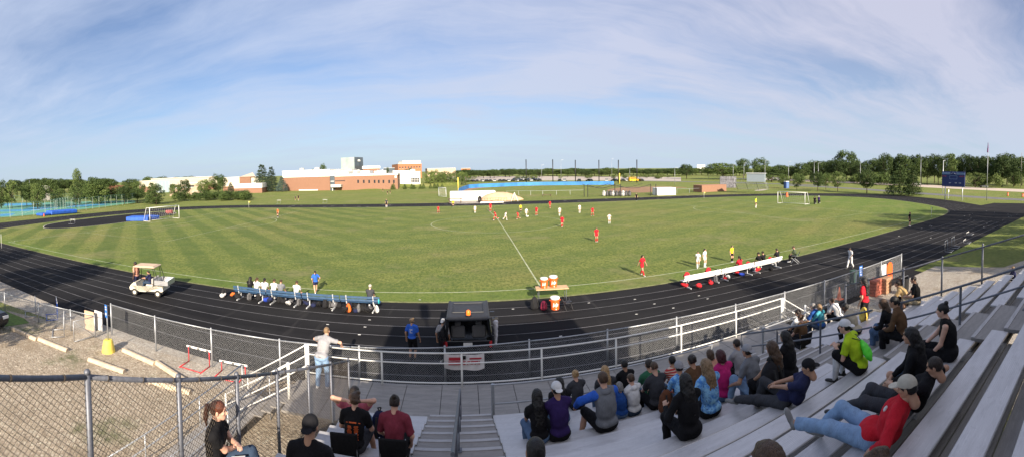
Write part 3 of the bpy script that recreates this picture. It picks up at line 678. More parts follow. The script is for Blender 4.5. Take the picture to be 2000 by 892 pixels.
# ------------------------------------------------------------------ grandstand
def metal(name, col, rough=.45, var=.15, scale=3, metal_=.6, grooves=False):
    m, N, L, b = nodes(name); t = NT(N, L); tc = N.new('ShaderNodeTexCoord').outputs['Object']
    n = t.noise(t.mapping(tc, (.6, 4, 4)), scale, 5, .65); n2 = t.noise(tc, 9, 4, .7)
    c = t.mix(t.rng(n, .3, .7), tuple(v*(1-var) for v in col), tuple(min(1, v*(1+var)) for v in col)); c = t.mix(t.math('MULTIPLY', t.rng(n2, .6, .75), .4), c, tuple(v*.5 for v in col))
    st = t.noise(t.mapping(tc, (.5, 1.5, 1.5)), 5, 6, .75); c = t.mix(t.math('MULTIPLY', t.rng(st, .52, .68), .45), c, tuple(v*.62 for v in col)); sc_ = t.noise(t.mapping(tc, (1, 14, 14)), 3, 3, .6); c = t.mix(t.math('MULTIPLY', t.rng(sc_, .58, .70), .35), c, tuple(min(1, v*1.35) for v in col))
    L.new(c, b.inputs['Base Color']); b.inputs['Metallic'].default_value = metal_; L.new(t.rng(n, .2, .8, rough-.08, rough+.15), b.inputs['Roughness'])
    if grooves:
        sx = N.new('ShaderNodeSeparateXYZ'); L.new(tc, sx.inputs[0]); s_ = t.math('SINE', t.math('MULTIPLY', sx.outputs[1], 2*math.pi/.022)); t.bump(s_, b, .3, .002)
    return m
ALU = metal('aluminium_plank', (.54, .535, .545), .38, .14, 2, .3, True); TREAD = metal('aluminium_tread', (.28, .265, .25), .6, .25, 2, .2, True); NOSE = metal('tread_nosing', (.42, .41, .41), .5, .15, 2, .3)
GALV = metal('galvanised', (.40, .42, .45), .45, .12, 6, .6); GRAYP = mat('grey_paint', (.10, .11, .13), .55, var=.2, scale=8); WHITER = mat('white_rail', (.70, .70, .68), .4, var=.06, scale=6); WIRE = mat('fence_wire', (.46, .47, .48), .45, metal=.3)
GALV_SHADE = metal('galvanised_shaded', (.15, .16, .19), .5, .25, 6, .5); WIRE_SHADE = mat('fence_wire_shaded', (.07, .055, .04), .6)  # shade on the end fences put into metal and wire colour; handrails share the metal
DARKST = mat('dark_steel', (.06, .06, .065), .6, var=.3, scale=5)
DECK, RISE, TR = 1.33, .233, .57
def seatY(k): return 9.03-TR*k
def seatZ(k): return 1.76+RISE*k
def treadZ(k): return DECK+RISE*k
NR = 20
bl = thing('bleachers', 'long aluminium bleachers with rows of grey bench planks facing the field', 'bleachers', (0, 0, 0))
secs = [(-2.68, -.93), (.58, 6.5), (8.4, 12.0)]
for k in range(NR):
    for i, (a, b_) in enumerate(secs):
        L_ = b_-a; mb = MB(); mb.bbox((L_/2, 0, -.02), (L_, .285, .04), .008)
        x = .45
        while x < L_: mb.box((x, 0, -.13), (.05, .16, .18)); x += 1.7
        mb.cur = 0; o = mb.build('seat', [ALU, DARKST], bl); o.location = (a, seatY(k), seatZ(k))
        mb = MB()
        for q, (dy, wd) in enumerate(((.135, .27), (.42, .275))): mb.bbox((L_/2, dy, -.02), (L_, wd, .04), .006)
        if i < 2: mb.box((L_/2, -.005+.0, .08), (L_, .018, .16))
        o = mb.build('footboard', TREAD, bl); o.location = (a, 9.17-TR*k+.02, treadZ(k))
        if k == 0: bpy.data.objects.remove(o)
for a, b_ in ((-.915, .565), (6.515, 8.385)):
    for j in range(NR):
        L_ = b_-a; mb = MB(); mb.box((L_/2, -.31, -.03), (L_, .62, .06)); mb.box((L_/2, -.01, -.16), (L_, .02, .20)); mb.cur = 1; mb.box((L_/2, -.028, .004), (L_-.02, .07, .012))
        o = mb.build('step', [TREAD, NOSE], bl); o.location = (a, 9.54-TR*j, DECK+RISE*(j+1))
mb = MB()
for x in np.arange(-4.7, 11.3, 1.0): mb.box((x+.495, 10.36, DECK-.03), (.985, 2.0, .06))
mb.box((4.6, 9.27, DECK-.03), (14.5, .17, .06)); mb.build('walkway', TREAD, bl)
mb = MB(); mb.box((3.3, 11.37, DECK-.12), (16.1, .02, .22)); mb.box((4.6, 9.17, DECK-.2), (14.6, .02, .28)); mb.build('fascia', GALV, bl)
mb = MB()
for x in (-2.6, -.9, .6, 3.7, 6.5, 8.4, 12.0):
    mb.bar((x, 9.3, DECK-.32), (x, 9.3-TR*NR, DECK-.32+RISE*NR), .07, .14)
    for y in (9.2, 6.4, 3.6, .8, -1.6): z = DECK-.36+(9.3-y)*RISE/TR; mb.box((x, y, z/2), (.08, .08, z))
for x in (-4.6, -1, 2.5, 6, 9.5, 11.2):
    mb.box((x, 11.3, .6), (.08, .08, 1.2))
mb.build('frame', DARKST, bl)
# centre aisle rails
def aisle_rail(X, ya, yb, off=.74, name='handrail', sp=1.32):
    mb = MB(); f = lambda y, o: (X, y, DECK+RISE+(9.54-y)*RISE/TR+o)
    mb.tube(f(ya, off), f(yb, off), .024, 10); mb.tube(f(ya, off-.38), f(yb, off-.38), .02, 8)
    y = ya-.02
    while y > yb-.01:
        z0 = DECK+RISE*max(0, math.floor((9.54-y)/TR)+1); mb.tube((X, y, z0), f(y, off), .026, 10); mb.box((X, y, z0+.012), (.12, .12, .012)); y -= sp
    return mb.build(name, GALV_SHADE, bl, 'auto')
aisle_rail(-.17, 9.3, 4.2, .66)
aisle_rail(7.55, 9.25, 4.76, .78, sp=1.5); aisle_rail(7.55, 4.05, -.6, .78, sp=1.32)
mb = MB()
for a, b_ in ((.6, 6.6), (8.6, 11.9)):
    mb.tube((a, 9.45, 2.32), (b_, 9.45, 2.32), .022, 10); mb.tube((a, 9.45, 1.86), (b_, 9.45, 1.86), .02, 8)
    n = max(2, int((b_-a)/1.9)+1)
    for i in range(n): x = a+(b_-a)*i/(n-1); mb.tube((x, 9.45, DECK), (x, 9.45, 2.34), .03 if 0 < i < n-1 else .042, 10)
mb.build('front_rail', GALV, bl, 'auto')
# back screen and press box behind the last row (they cast the shade over the seats)
mb = MB(); mb.box((5.55, -2.98, 4.0), (13.1, .06, 8.0)); o = mb.build('back_wall', mat('screen_blue', (.05, .09, .2), .8, var=.1), bl)
pb = thing('press_box', 'grey press box with window front above the back row of the bleachers', 'press box', (4.15, -4.4, 0))
mb = MB(); mb.box((0, 0, 9.0), (8.5, 2.7, 2.7)); mb.build('wall', mat('box_siding', (.3, .31, .33), .8, var=.1), pb)
mb = MB(); mb.box((0, 0, 10.39), (8.7, 2.9, .1)); mb.build('roof', GALV, pb)
for i in range(5): mb = MB(); mb.box((-3.2+1.6*i, 1.36, 9.3), (1.4, .04, 1.0)); mb.build('window', mat('dark_glass', (.02, .025, .03), .08), pb)
mb = MB()
for x in (-4, 0, 4):
    for y in (-1.1, 1.1): mb.box((x, y, 3.82), (.2, .2, 7.64))
mb.build('post', DARKST, pb)
for i, (px, py) in enumerate(((826, 586), (1042, 584))):
    p = g(px, py); X = p.x+.15*(p.y+3.2); zt = (p.y-.2+3.2)*.461
    t_ = thing('loudspeaker', ('black loudspeaker on a pole at the left end of the press box roof', 'black loudspeaker on a pole at the right end of the press box roof')[i], 'loudspeaker', (X, -3.2, 10.44), 0, 'press box loudspeakers')
    mb = MB(); mb.bbox((0, 0, 1.1), (.45, .4, .9), .04); mb.build('cabinet', GRAYP, t_); mb = MB(); mb.tube((0, 0, 0), (0, 0, .66), .05); mb.build('pole', GALV, t_)
# ------------------------------------------------------------------ chain link fences (real wire)
def chain_panel(P, Q, zb0, zt0, zb1, zt1, pitch=.06, r=.0017, jog=0.0):
    """diamond mesh between two uprights; P, Q are (x, y)"""
    P, Q = Vector(P), Vector(Q); L_ = (Q-P).length; d = (Q-P)/L_; mb = MB(); hmax = max(zt0, zt1)-min(zb0, zb1); zb = min(zb0, zb1)
    zt = lambda s: zt0+(zt1-zt0)*s/L_; zbt = lambda s: zb0+(zb1-zb0)*s/L_
    m0 = (zt1-zt0)/L_; m1 = (zb1-zb0)/L_
    for sg in (1, -1):
        s0 = -hmax-.1 if sg > 0 else 0.0; s1 = L_ if sg > 0 else L_+hmax+.1; n = int((s1-s0)/pitch)
        for i in range(n):
            a = s0+i*pitch       # line: s = a + sg*(z - zb)
            # clip to 0<=s<=L and zbt(s)<=z<=zt(s);  z = zb + sg*(s-a)
            lo, hi = 0.0, L_
            for mm, c0, top in ((m0, zt0, True), (m1, zb0, False)):
                # zb+sg*(s-a) <= c0+mm*s (top)
                A = sg-mm; B = c0-zb+sg*a
                if top:
                    if A > 0: hi = min(hi, B/A)
                    else: lo = max(lo, B/A)
                else:
                    if A > 0: lo = max(lo, B/A)
                    else: hi = min(hi, B/A)
            if hi-lo < .01: continue
            p = P+d*lo; q = P+d*hi; e = .004*sg; nn = Vector((-d.y, d.x))*e
            mb.tube((p.x+nn.x, p.y+nn.y, zb+sg*(lo-a)), (q.x+nn.x, q.y+nn.y, zb+sg*(hi-a)), r, 3, cap=False)
    return mb
def fence(name, label, tops, hgt, posts, pitch=.06, r=.0017, rr=.021, pr_=.03, wm=WIRE, pm=GALV, bottom=None, group=None, railr=None):
    """tops: list of (x, y, ztop); posts: distances or None for every corner"""
    t_ = thing(name, label, 'fence', (0, 0, 0), 0, group)
    mb = MB()
    for a, b_ in zip(tops[:-1], tops[1:]): mb.tube(a, b_, rr, 10); mb.ball(b_, rr*1.02, 8, 5)
    mb.build('top_rail', pm, t_, True)
    for i, p in enumerate(posts): mb = MB(); mb.tube((p[0], p[1], p[2]-hgt-.06), (p[0], p[1], p[2]+.03), pr_, 10); mb.ball((p[0], p[1], p[2]+.035), pr_*1.15, 8, 5); mb.build('post', pm, t_, True)
    allm = MB()
    for a, b_ in zip(tops[:-1], tops[1:]):
        m_ = chain_panel(a[:2], b_[:2], a[2]-hgt+.03, a[2], b_[2]-hgt+.03, b_[2], pitch, r); allm.add(m_.v, m_.f)
    mb = allm
    for a, b_ in zip(tops[:-1], tops[1:]):
        L_ = (Vector(b_)-Vector(a)).length; n = int(L_/.45)
        for i in range(n): c = Vector(a).lerp(Vector(b_), (i+.5)/n); dd = (Vector(b_)-Vector(a)).normalized(); mb.tube(c-dd*.006, c+dd*.006, rr+.006, 8)
    mb.build('wire_mesh', wm, t_)
    return t_
def fz(Y): return H-(.83+.395*Y) if Y > 2.1 else 5.75+.27*(2.05-Y)
Xs, Xr = -2.8, 12.1
py = [9.24, 7.95, 6.72, 5.48, 4.35, 3.22, 2.05, .9, -.4, -1.8]
fence('chain_link_fence', 'grey chain link fence down the left side of the bleachers beside the gravel lot', [(Xs, y, fz(y)) for y in (9.24, 5.48, 2.05, -1.8)], 1.62, [(Xs, y, fz(y)) for y in py], pitch=.062, r=.0026, rr=.024, pr_=.028, wm=WIRE_SHADE, pm=GALV_SHADE)
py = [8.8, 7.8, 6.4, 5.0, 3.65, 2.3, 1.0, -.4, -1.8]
fence('chain_link_fence', 'grey chain link fence closing the right end of the bleachers above the lawn', [(Xr, y, fz(y)) for y in (8.8, 5.0, 1.0, -1.8)], 1.5, [(Xr, y, fz(y)) for y in py], pitch=.06, r=.0017, rr=.026, pr_=.032, wm=WIRE_SHADE, pm=GALV_SHADE)
tp = [g(*q, 1.5) for q in ((217, 593), (313, 623), (444, 652), (580, 670), (700, 673), (940, 672), (1080, 660), (1290, 620), (1525, 573), (1640, 543), (1758, 495))]
xs = np.linspace(tp[0].x, tp[-1].x, 15); Yl = np.interp(xs, [p.x for p in tp], [p.y for p in tp]); Yl = np.convolve(np.pad(Yl, 2, 'edge'), np.ones(5)/5, 'valid')
TF = [(float(a), float(b_), 1.5) for a, b_ in zip(xs, Yl)]
fence('track_fence', 'long bright chain link fence between the running track and the bleachers', TF, 1.5, TF, pitch=.075, r=.0021, rr=.024, pr_=.034)
# low fence at the left with an open gate
lf = [(g(-60, 592).x, g(-60, 592).y)]+[tuple(g(*q)[:2]) for q in ((10, 605), (76, 628), (139, 645), (186, 658))]
LF = [(p[0], p[1], 1.05) for p in lf]
fence('low_fence', 'low silver chain link fence at the left between lawn and track', LF, 1.05, LF, pitch=.08, r=.0022)
gt = thing('gate', 'open chain link gate swung over the gravel at the end of the low fence', 'gate')
a, b_ = g(186, 657), g(145, 668); mb = MB()
for z in (.06, 1.0): mb.tube((a.x, a.y, z), (b_.x, b_.y, z), .018)
for p in (a, b_): mb.tube((p.x, p.y, .06), (p.x, p.y, 1.0), .018)
mb.tube((a.x, a.y, .06), (b_.x, b_.y, 1.0), .012); mb.build('gate_frame', GALV, gt, True); m_ = chain_panel((a.x, a.y), (b_.x, b_.y), .08, 1.0, .08, 1.0, .08, .002); m_.build('wire_mesh', WIRE, gt)
for i, (xa, xb, c_, lb) in enumerate(((148, 166, (.50, .36, .24), 'tan board leaning behind the open gate'), (168, 182, (.6, .6, .6), 'white board leaning behind the open gate'))):
    A, B = g(xa, 647), g(xb, 653); A.y += .6; B.y += .6; mb = MB(); mb.bar((A.x, A.y, .5), (B.x, B.y, .5), .04, .95); o = mb.build('board', mat('board_%d' % i, c_, .8, var=.12)); tag(o, lb, 'board')
# guard rail along the walkway
gr = thing('guard_rail', 'white pipe guard rail along the front of the bleacher walkway', 'railing')
mb = MB(); x0, x1 = -4.7, 11.25
for z, r in ((2.27, .024), (1.98, .021), (1.42, .021)): mb.tube((x0, 11.3, z), (x1, 11.3, z), r, 10)
mb.build('rail', WHITER, gr, True)
x = x0
while x <= x1+.01: mb = MB(); mb.tube((x, 11.3, DECK-.2), (x, 11.3, 2.27), .03 if x not in (x0,) else .05, 10); mb.build('post', WHITER, gr, True); x += (x1-x0)/7
def stairs(name, label, X, sgn, y0, y1, n=7):
    t_ = thing(name, label, 'stairs'); rz, rx = DECK/n, .3
    for i in range(n): mb = MB(); mb.box((X+sgn*rx*(i+.5), (y0+y1)/2, DECK-rz*(i+1)-.02), (rx, y1-y0, .04)); mb.build('step', TREAD, t_)
    for y in (y0, y1):
        mb = MB(); e = X+sgn*rx*n
        for h_ in (.92, .6, .28): mb.tube((X, y, DECK+h_), (e, y, h_), .019, 10)
        mb.tube((e, y, 0), (e, y, .95), .03, 10); mb.tube((X, y, DECK-.1), (X, y, DECK+.95), .045, 10); mb.build('handrail', WHITER, t_, True)
    return t_
stairs('stairs', 'aluminium stairs with white pipe rails at the left end of the walkway', -4.75, -1, 10.0, 11.3)
stairs('stairs', 'aluminium stairs with white pipe rails at the right end of the walkway', 11.32, 1, 10.1, 11.3)
# ramp beside the stand on the gravel
rp = thing('ramp', 'aluminium access ramp with silver pipe rails beside the gravel lot', 'ramp')
A, B = g(235, 885, .9), g(378, 805, .9); d = (B-A).normalized(); nn = Vector((-d.y, d.x, 0))*-1.05; A2 = A-d*1.2; B2 = B+d*2.2
mb = MB(); P = [A2, B2, B2+nn, A2+nn]; 
vs = []; zz_ = lambda s: .08+.14*s
for q, s_ in ((P[0], 0), (P[1], 4), (P[2], 4), (P[3], 0)): vs.append((q.x, q.y, zz_(s_)))
vs += [(v[0], v[1], v[2]-.06) for v in vs]; mb.add(vs, [(0, 1, 2, 3), (7, 6, 5, 4), (0, 4, 5, 1), (1, 5, 6, 2), (2, 6, 7, 3), (3, 7, 4, 0)]); mb.build('deck', TREAD, rp)
for off in (Vector((0, 0, 0)), nn):
    a, b_ = A2+off, B2+off; mb = MB()
    for h_ in (.8, .45): mb.tube((a.x, a.y, zz_(0)+h_), (b_.x, b_.y, zz_(4)+h_), .02, 8)
    for i in range(4): q = a.lerp(b_, i/3); mb.tube((q.x, q.y, 0), (q.x, q.y, zz_(4*i/3)+.8), .02, 8)
    mb.build('rail', GALV, rp, True)
A, B = Vector((-3.15, 8.6, 0)), Vector((-4.2, 10.6, 0))
# ------------------------------------------------------------------ props near the track
RUB = mat('rubber', (.02, .02, .02), .8); CHROME = mat('chrome', (.6, .6, .6), .2, 1.0)
ORANGE = mat('orange_plastic', (.75, .12, .02), .45, var=.1, scale=4); BLUEP = mat('bench_blue', (.022, .065, .14), .5, var=.2, scale=5); WHITEP = mat('white_plastic', (.75, .75, .74), .45, var=.06, scale=5)
REDP = mat('red_plastic', (.55, .03, .04), .5, var=.15, scale=5); BLUEM = mat('mat_blue', (.02, .10, .48), .6, var=.2, scale=1.5); YEL = mat('yellow_paint', (.70, .55, .10), .7, var=.15, scale=5, bump=.2)
BLK = mat('black_plastic', (.015, .015, .017), .45, var=.3); SIGNB = mat('sign_blue', (.02, .16, .62), .4)
def bench(name, label, A, B, colm, legm, group=None, backlean=.12):
    """team bench from A to B; the backrest is on the side towards the camera"""
    A, B = Vector((A[0], A[1], 0)), Vector((B[0], B[1], 0)); L_ = (B-A).length; t_ = thing(name, label, 'bench', A, math.atan2(B.y-A.y, B.x-A.x), group)
    mb = MB()
    for i in range(2): mb.bbox((L_/2, .12+.17*i, .44), (L_, .155, .04), .01)
    mb.build('seat', colm, t_)
    mb = MB()
    for i in range(2): mb.bbox((L_/2, -.10-.03*i, .60+.16*i), (L_, .03, .12), .01, rotm_b(-.15))
    mb.build('backrest', colm, t_)
    for x in (.35, L_-.35):
        mb = MB(); mb.bar((x, .2, .42), (x, .2, .04), .05, .05, (1, 0, 0)); mb.bar((x, -.32, .03), (x, .42, .03), .06, .06); mb.bar((x, -.16, .86), (x, -.04, .40), .05, .05, (1, 0, 0)); mb.bar((x, -.05, .40), (x, .28, .40), .05, .05); mb.build('leg', legm, t_)
    return t_
def rotm_b(a): return Matrix.Rotation(a, 3, 'X')
LEGW = mat('leg_white', (.62, .64, .66), .4, metal=.2)
E0, E1 = g(458, 581), g(744, 607)
for i in range(4):
    a = Vector(E0).lerp(E1, i/4+.002); b_ = Vector(E0).lerp(E1, (i+1)/4-.004)
    bench('team_bench', ('blue slatted team bench at the left end of the blue row', 'blue slatted team bench second from the left in the blue row', 'blue slatted team bench third from the left in the blue row', 'blue slatted team bench at the right end of the blue row')[i], a, b_, BLUEP, LEGW, 'blue team benches on the track')
E2, E3 = g(1334, 563), g(1526, 519)
for i in range(3):
    a = Vector(E2).lerp(E3, i/3+.004); b_ = Vector(E2).lerp(E3, (i+1)/3-.004)
    bench('team_bench', ('white slatted team bench at the left end of the white row', 'white slatted team bench in the middle of the white row', 'white slatted team bench at the right end of the white row')[i], a, b_, WHITEP, LEGW, 'white team benches on the track')
def bag(kind, label, p, s=.45, col='black', rz=0.0, group=None, cat='bag', z=0.0, lie=0):
    c = {'black': (.015, .015, .018), 'navy': (.015, .02, .06), 'blue': (.02, .05, .35), 'red': (.5, .02, .03), 'pink': (.7, .08, .15), 'gray': (.12, .12, .13), 'white': (.6, .6, .6), 'brown': (.13, .05, .025), 'yellow': (.75, .55, .12), 'orange': (.7, .15, .03)}[col]
    t_ = thing(kind, label, cat, (p[0], p[1], z), rz, group); m = cloth('bag_'+col, c)
    F = Field(.05); F.ell((0, 0, .45*s), (.30*s, .2*s, .46*s)); F.ell((0, 0, .25*s), (.32*s, .24*s, .26*s)); F.ell((0, .2*s, .33*s), (.2*s, .1*s, .2*s), k=.02); F.cut((0, 0, 0), (0, 0, -1))
    P, Q = F.mesh(.022 if s < .6 else .03, wob=.008, wf=22); link_mesh('bag_body', np_mesh('bag_body', [(P, Q, 0)], [m]), t_)
    mb = MB(); mb.path([(0, 0, .88*s), (.06*s, 0, 1.02*s), (-.06*s, 0, 1.02*s), (0, 0, .88*s)], .012, 6); mb.build('handle', MATS['rubber'], t_)
    for sx in (-1, 1): mb = MB(); mb.path([(sx*.12*s, -.17*s, .8*s), (sx*.17*s, -.27*s, .5*s), (sx*.14*s, -.22*s, .15*s)], .018, 6); mb.build('strap', MATS['rubber'], t_)
    if lie: t_.rotation_euler = (rad(lie), 0, rz); t_.location.z += .16*s
    return t_
bb = [(437, 577, 'black', 'black and white kit bag lying left of the blue benches'), (431, 580, 'white', 'white ball bag lying at the far left of the blue benches'), (452, 577, 'orange', 'orange sports bag beside the left end of the blue bench'), (486, 578, 'black', 'black backpack under the left part of the first blue bench'), (514, 587, 'blue', 'blue backpack standing behind the first blue bench'), (506, 586, 'black', 'black bag next to the blue backpack behind the blue bench'), (556, 592, 'black', 'black backpack behind the second blue bench, left one'), (566, 594, 'white', 'small white bag behind the second blue bench'), (584, 595, 'gray', 'dark grey backpack behind the second blue bench, right one'), (610, 599, 'navy', 'navy backpack with white trim behind the third blue bench'), (636, 600, 'black', 'black bag under the third blue bench, left one'), (650, 600, 'gray', 'grey and black bag under the third blue bench, right one'), (672, 607, 'black', 'black backpack at the left of the last blue bench'), (681, 608, 'orange', 'orange and black backpack behind the last blue bench'), (690, 609, 'navy', 'navy backpack right of the orange backpack'), (701, 608, 'gray', 'grey backpack in the bag row behind the last blue bench'), (712, 608, 'black', 'black backpack near the right end of the bag row'), (722, 608, 'black', 'black duffel bag second from the right end of the blue bench'), (736, 609, 'white', 'round bag with white rim at the right end of the blue bench')]
for i in range(14): x = 468+i*19.5; bb.append((x, 583+(x-468)*.088, ('black', 'gray', 'black', 'navy')[i % 4], ('first', 'second', 'third', 'fourth', 'fifth', 'sixth', 'seventh', 'eighth', 'ninth', 'tenth', 'eleventh', 'twelfth', 'thirteenth', 'fourteenth')[i]+' small dark bag from the left under the blue benches'))
for i, (x, y, c_, lb) in enumerate(bb): p = g(x, y); bag('sports_bag', lb, p, rr.uniform(.42, .62), c_, rr.uniform(-1.5, 1.5), 'bags behind the blue benches', lie=(0, -75, 60, 0, -80)[i % 5])
rb = [(1344, 555, 'red', 'red bag at the left end of the white bench'), (1367, 556, 'red', 'red bag lying behind the first white bench'), (1389, 551, 'red', 'tall red and white bag between the first two white benches'), (1398, 546, 'gray', 'clear grey bag beside the tall red bag'), (1417, 541, 'red', 'red bag under the middle white bench'), (1424, 538, 'white', 'white ball bag under the middle white bench'), (1440, 529, 'red', 'large red backpack hanging on the middle white bench'), (1454, 533, 'blue', 'blue bag behind the middle white bench'), (1474, 525, 'red', 'red bag with cream flap under the third white bench'), (1480, 524, 'yellow', 'cream bag under the third white bench'), (1503, 522, 'black', 'black bag near the right end of the white bench')]
for x, y, c_, lb in rb: p = g(x, y+4); bag('sports_bag', lb, p, rr.uniform(.42, .58), c_, rr.uniform(-1.5, 1.5), 'bags behind the white benches', lie=rr.choice([0, -75, 70]))
for (x, y, lb) in ((1382, 531, 'red jacket hung over the first white bench'), (1459, 518, 'red jacket hung over the middle white bench'), (1502, 508, 'red jacket hung over the right white bench'), (1340, 541, 'red cloth lying on the left end of the white bench')):
    p = g(x, y+14); F = Field(.04); F.ell((0, 0, .66), (.2, .06, .2)); F.ell((0, .1, .58), (.2, .14, .1)); P, Q = F.mesh(.025, wob=.012, wf=25); o = link_mesh('jacket', np_mesh('jacket', [(P, Q, 0)], [cloth('bag_red', (.5, .02, .03))])); o.location = (p.x, p.y-.1, 0); tag(o, lb, 'jacket', 'red jackets on the white benches')
p = g(741, 607); o = MB().lathe([(0, 0), (.04, 0), (.042, .2), (.025, .24), (.025, .27), (0, .27)], n=12).build('water_bottle', mat('teal_plastic', (.05, .5, .55), .4), None, True); o.location = (p.x, p.y-.1, .47); tag(o, 'teal water bottle on the right end of the blue bench', 'bottle')
# table with water coolers
A, B = g(1049, 592), g(1113, 588); A.y += .4; B.y += .4
t_ = thing('folding_table', 'tan folding table with coolers on it beside the touchline', 'table', A, math.atan2(B.y-A.y, B.x-A.x)); L_ = (B-A).length
mb = MB(); mb.bbox((L_/2, 0, .74), (L_, .72, .045), .01); mb.build('tabletop', mat('table_tan', (.58, .38, .20), .5, var=.1), t_)
for x in (.15, L_-.15):
    mb = MB(); mb.path([(x, -.3, 0), (x, -.3, .72), (x, .3, .72), (x, .3, 0)], .016); mb.tube((x, -.3, .2), (x, .3, .2), .012); mb.build('leg', GRAYP, t_, True)
def cooler(label, p, z, s=1.0, mark=0):
    t_ = thing('water_cooler', label, 'water cooler', (p[0], p[1], z), 0, 'orange water coolers', s)
    MB().lathe([(0, 0), (.15, 0), (.165, .015), (.175, .40), (.17, .42), (0, .42)], n=24).build('barrel', ORANGE, t_, 'auto')
    MB().lathe([(0, .415), (.185, .415), (.19, .43), (.19, .475), (.17, .49), (0, .495)], n=24).build('lid', WHITEP, t_, 'auto')
    for sx in (-1, 1): mb = MB(); mb.path([(sx*.17, .05, .36), (sx*.215, .03, .36), (sx*.215, -.03, .36), (sx*.17, -.05, .36)], .012); mb.build('handle', ORANGE, t_)
    mb = MB()
    for k in range(4 if mark else 3):
        a = rad(-125+18*k); mb.bar((.178*math.cos(a), .178*math.sin(a), .13+.03*(k % 2)), (.179*math.cos(a+.14), .179*math.sin(a+.14), .29-.04*(k % 2)), .035, .006, (math.cos(a), math.sin(a), 0))
    mb.build('lettering', WHITEP, t_)
    mb = MB(); mb.box((0, -.17, .05), (.03, .05, .04)); mb.build('spigot', WHITEP, t_); return t_
cooler('orange water cooler with white lid at the left end of the tan table', A+(B-A)*.26, .765, 1.15); cooler('orange water cooler with white lid and writing, middle of the tan table', A+(B-A)*.56+Vector((0, .12, 0)), .765, 1.25, 1)
p = g(1084, 602); cooler('orange water cooler with white lid standing on the track before the table', p, 0, 1.35, 1)
bag('backpack', 'black backpack on the track left of the water coolers', g(1044, 603), .75, 'black', .2); bag('backpack', 'pink bag between the black backpack and the lower cooler', g(1062, 604), .55, 'pink', .1)
t_ = thing('folding_chair', 'black folding chair frame standing right of the cooler table', 'chair', g(1109, 603), .3); mb = MB()
for x in (-.2, .2): mb.tube((x, -.2, 0), (x, .2, .55), .015); mb.tube((x, .2, 0), (x, -.2, .55), .015)
mb.build('leg', BLK, t_); mb = MB(); mb.box((0, 0, .42), (.42, .34, .02)); mb.build('seat', BLK, t_)
o = MB().box((0, 0, .035), (.3, .2, .07)).box((.05, 0, .1), (.14, .12, .08)).build('small_case', BLK); p = g(967, 622); o.location = p; tag(o, 'small black case on the track right of the black car', 'case')
# hurdles
def hurdle(label, p, rz, cb, cl, h=.84, group=None):
    t_ = thing('hurdle', label, 'hurdle', p, rz, group); mb = MB(); mb.bbox((0, 0, h-.03), (1.18, .025, .08), .008); mb.cur = 1
    for x in (-.42, 0, .42): mb.box((x, -.0145, h-.03), (.12, .004, .06))
    mb.build('crossbar', [cb, mat('bar_dark', (.1, .1, .1), .6)], t_)
    for x in (-.5, .5): mb = MB(); mb.tube((x, 0, .03), (x, 0, h-.05), .019, 8); mb.build('upright', cl, t_, True); mb = MB(); mb.tube((x, 0, .03), (x, -.65, .03), .022, 8); mb.build('foot', cl, t_, True)
    mb = MB(); mb.tube((-.5, -.6, .03), (.5, -.6, .03), .016); mb.build('brace', cl, t_, True); return t_
hurdle('white hurdle with red legs lying beside the gravel strip under the fence', g(389, 710), math.atan2((g(410, 688, .8)-g(370, 678, .8)).y, (g(410, 688, .8)-g(370, 678, .8)).x), WHITEP, REDP, .66); hurdle('low white hurdle with red legs nearer the bleachers', g(456, 728), math.atan2((g(480, 712, .5)-g(433, 703, .5)).y, (g(480, 712, .5)-g(433, 703, .5)).x), WHITEP, REDP, .42)
hurdle('white hurdle with blue legs standing at the outer lane', g(112, 618), rad(-30), WHITEP, BLUEM, 1.0); hurdle('weathered white hurdle leaning behind the low fence post', g(70, 612), rad(-28), WHITEP, GALV, .9); hurdle('white hurdle with grey legs standing behind the low fence', g(126, 650), rad(-35), WHITEP, GALV, .95)
hurdle('grey and white hurdle in front of the pair beside the right lawn', g(1848, 489), rad(8), WHITEP, GALV, 1.0, 'hurdles by the right lawn'); hurdle('grey and white hurdle at the back of the pair beside the right lawn', g(1861, 482), rad(8), WHITEP, GALV, 1.0, 'hurdles by the right lawn')
hurdle('low white hurdle lying flat on the outer lanes near the lawn', g(1884, 473), rad(8), WHITEP, GALV, .35); hurdle('low white hurdle far out on the right straight', g(1890, 457), rad(5), WHITEP, GALV, .3)
hurdle('small white hurdle on the dark apron of the left curve', g(142, 436), rad(20), WHITEP, GALV, .8)
for x, y, lb in ((545, 397, 'white hurdle on the far grass edge, left one'), (635, 396, 'white hurdle pair on the far grass edge, right one')): hurdle(lb, g(x, y), 0, WHITEP, GALV, .9, 'far hurdles')
# concrete wheel stops
for i, ((x1, y1), (x2, y2), lb) in enumerate((((24, 642), (72, 664), 'concrete wheel stop partly in shade at the left edge of the gravel lot'), ((75, 662), (132, 685), 'concrete wheel stop second in the upper row on the gravel'), ((174, 702), (243, 727), 'concrete wheel stop lying left of the yellow sign base'), ((241, 684), (302, 711), 'concrete wheel stop right of the yellow sign base'), ((305, 708), (362, 745), 'concrete wheel stop continuing the row towards the bleachers'), ((285, 742), (372, 768), 'concrete wheel stop seen through the near fence'))):
    A, B = g(x1, y1), g(x2, y2); L_ = (B-A).length; o = MB().extrude_x([(-.1, 0), (.1, 0), (.075, .10), (.05, .13), (-.05, .13), (-.075, .10)], 0, L_).build('wheel_stop', mat('stop_concrete', (.50, .41, .30), .9, var=.18, scale=6, bump=.3)); o.location = (A.x, A.y, .003); o.rotation_euler = (0, 0, math.atan2(B.y-A.y, B.x-A.x)); tag(o, lb, 'wheel stop', 'wheel stops on the gravel lot')
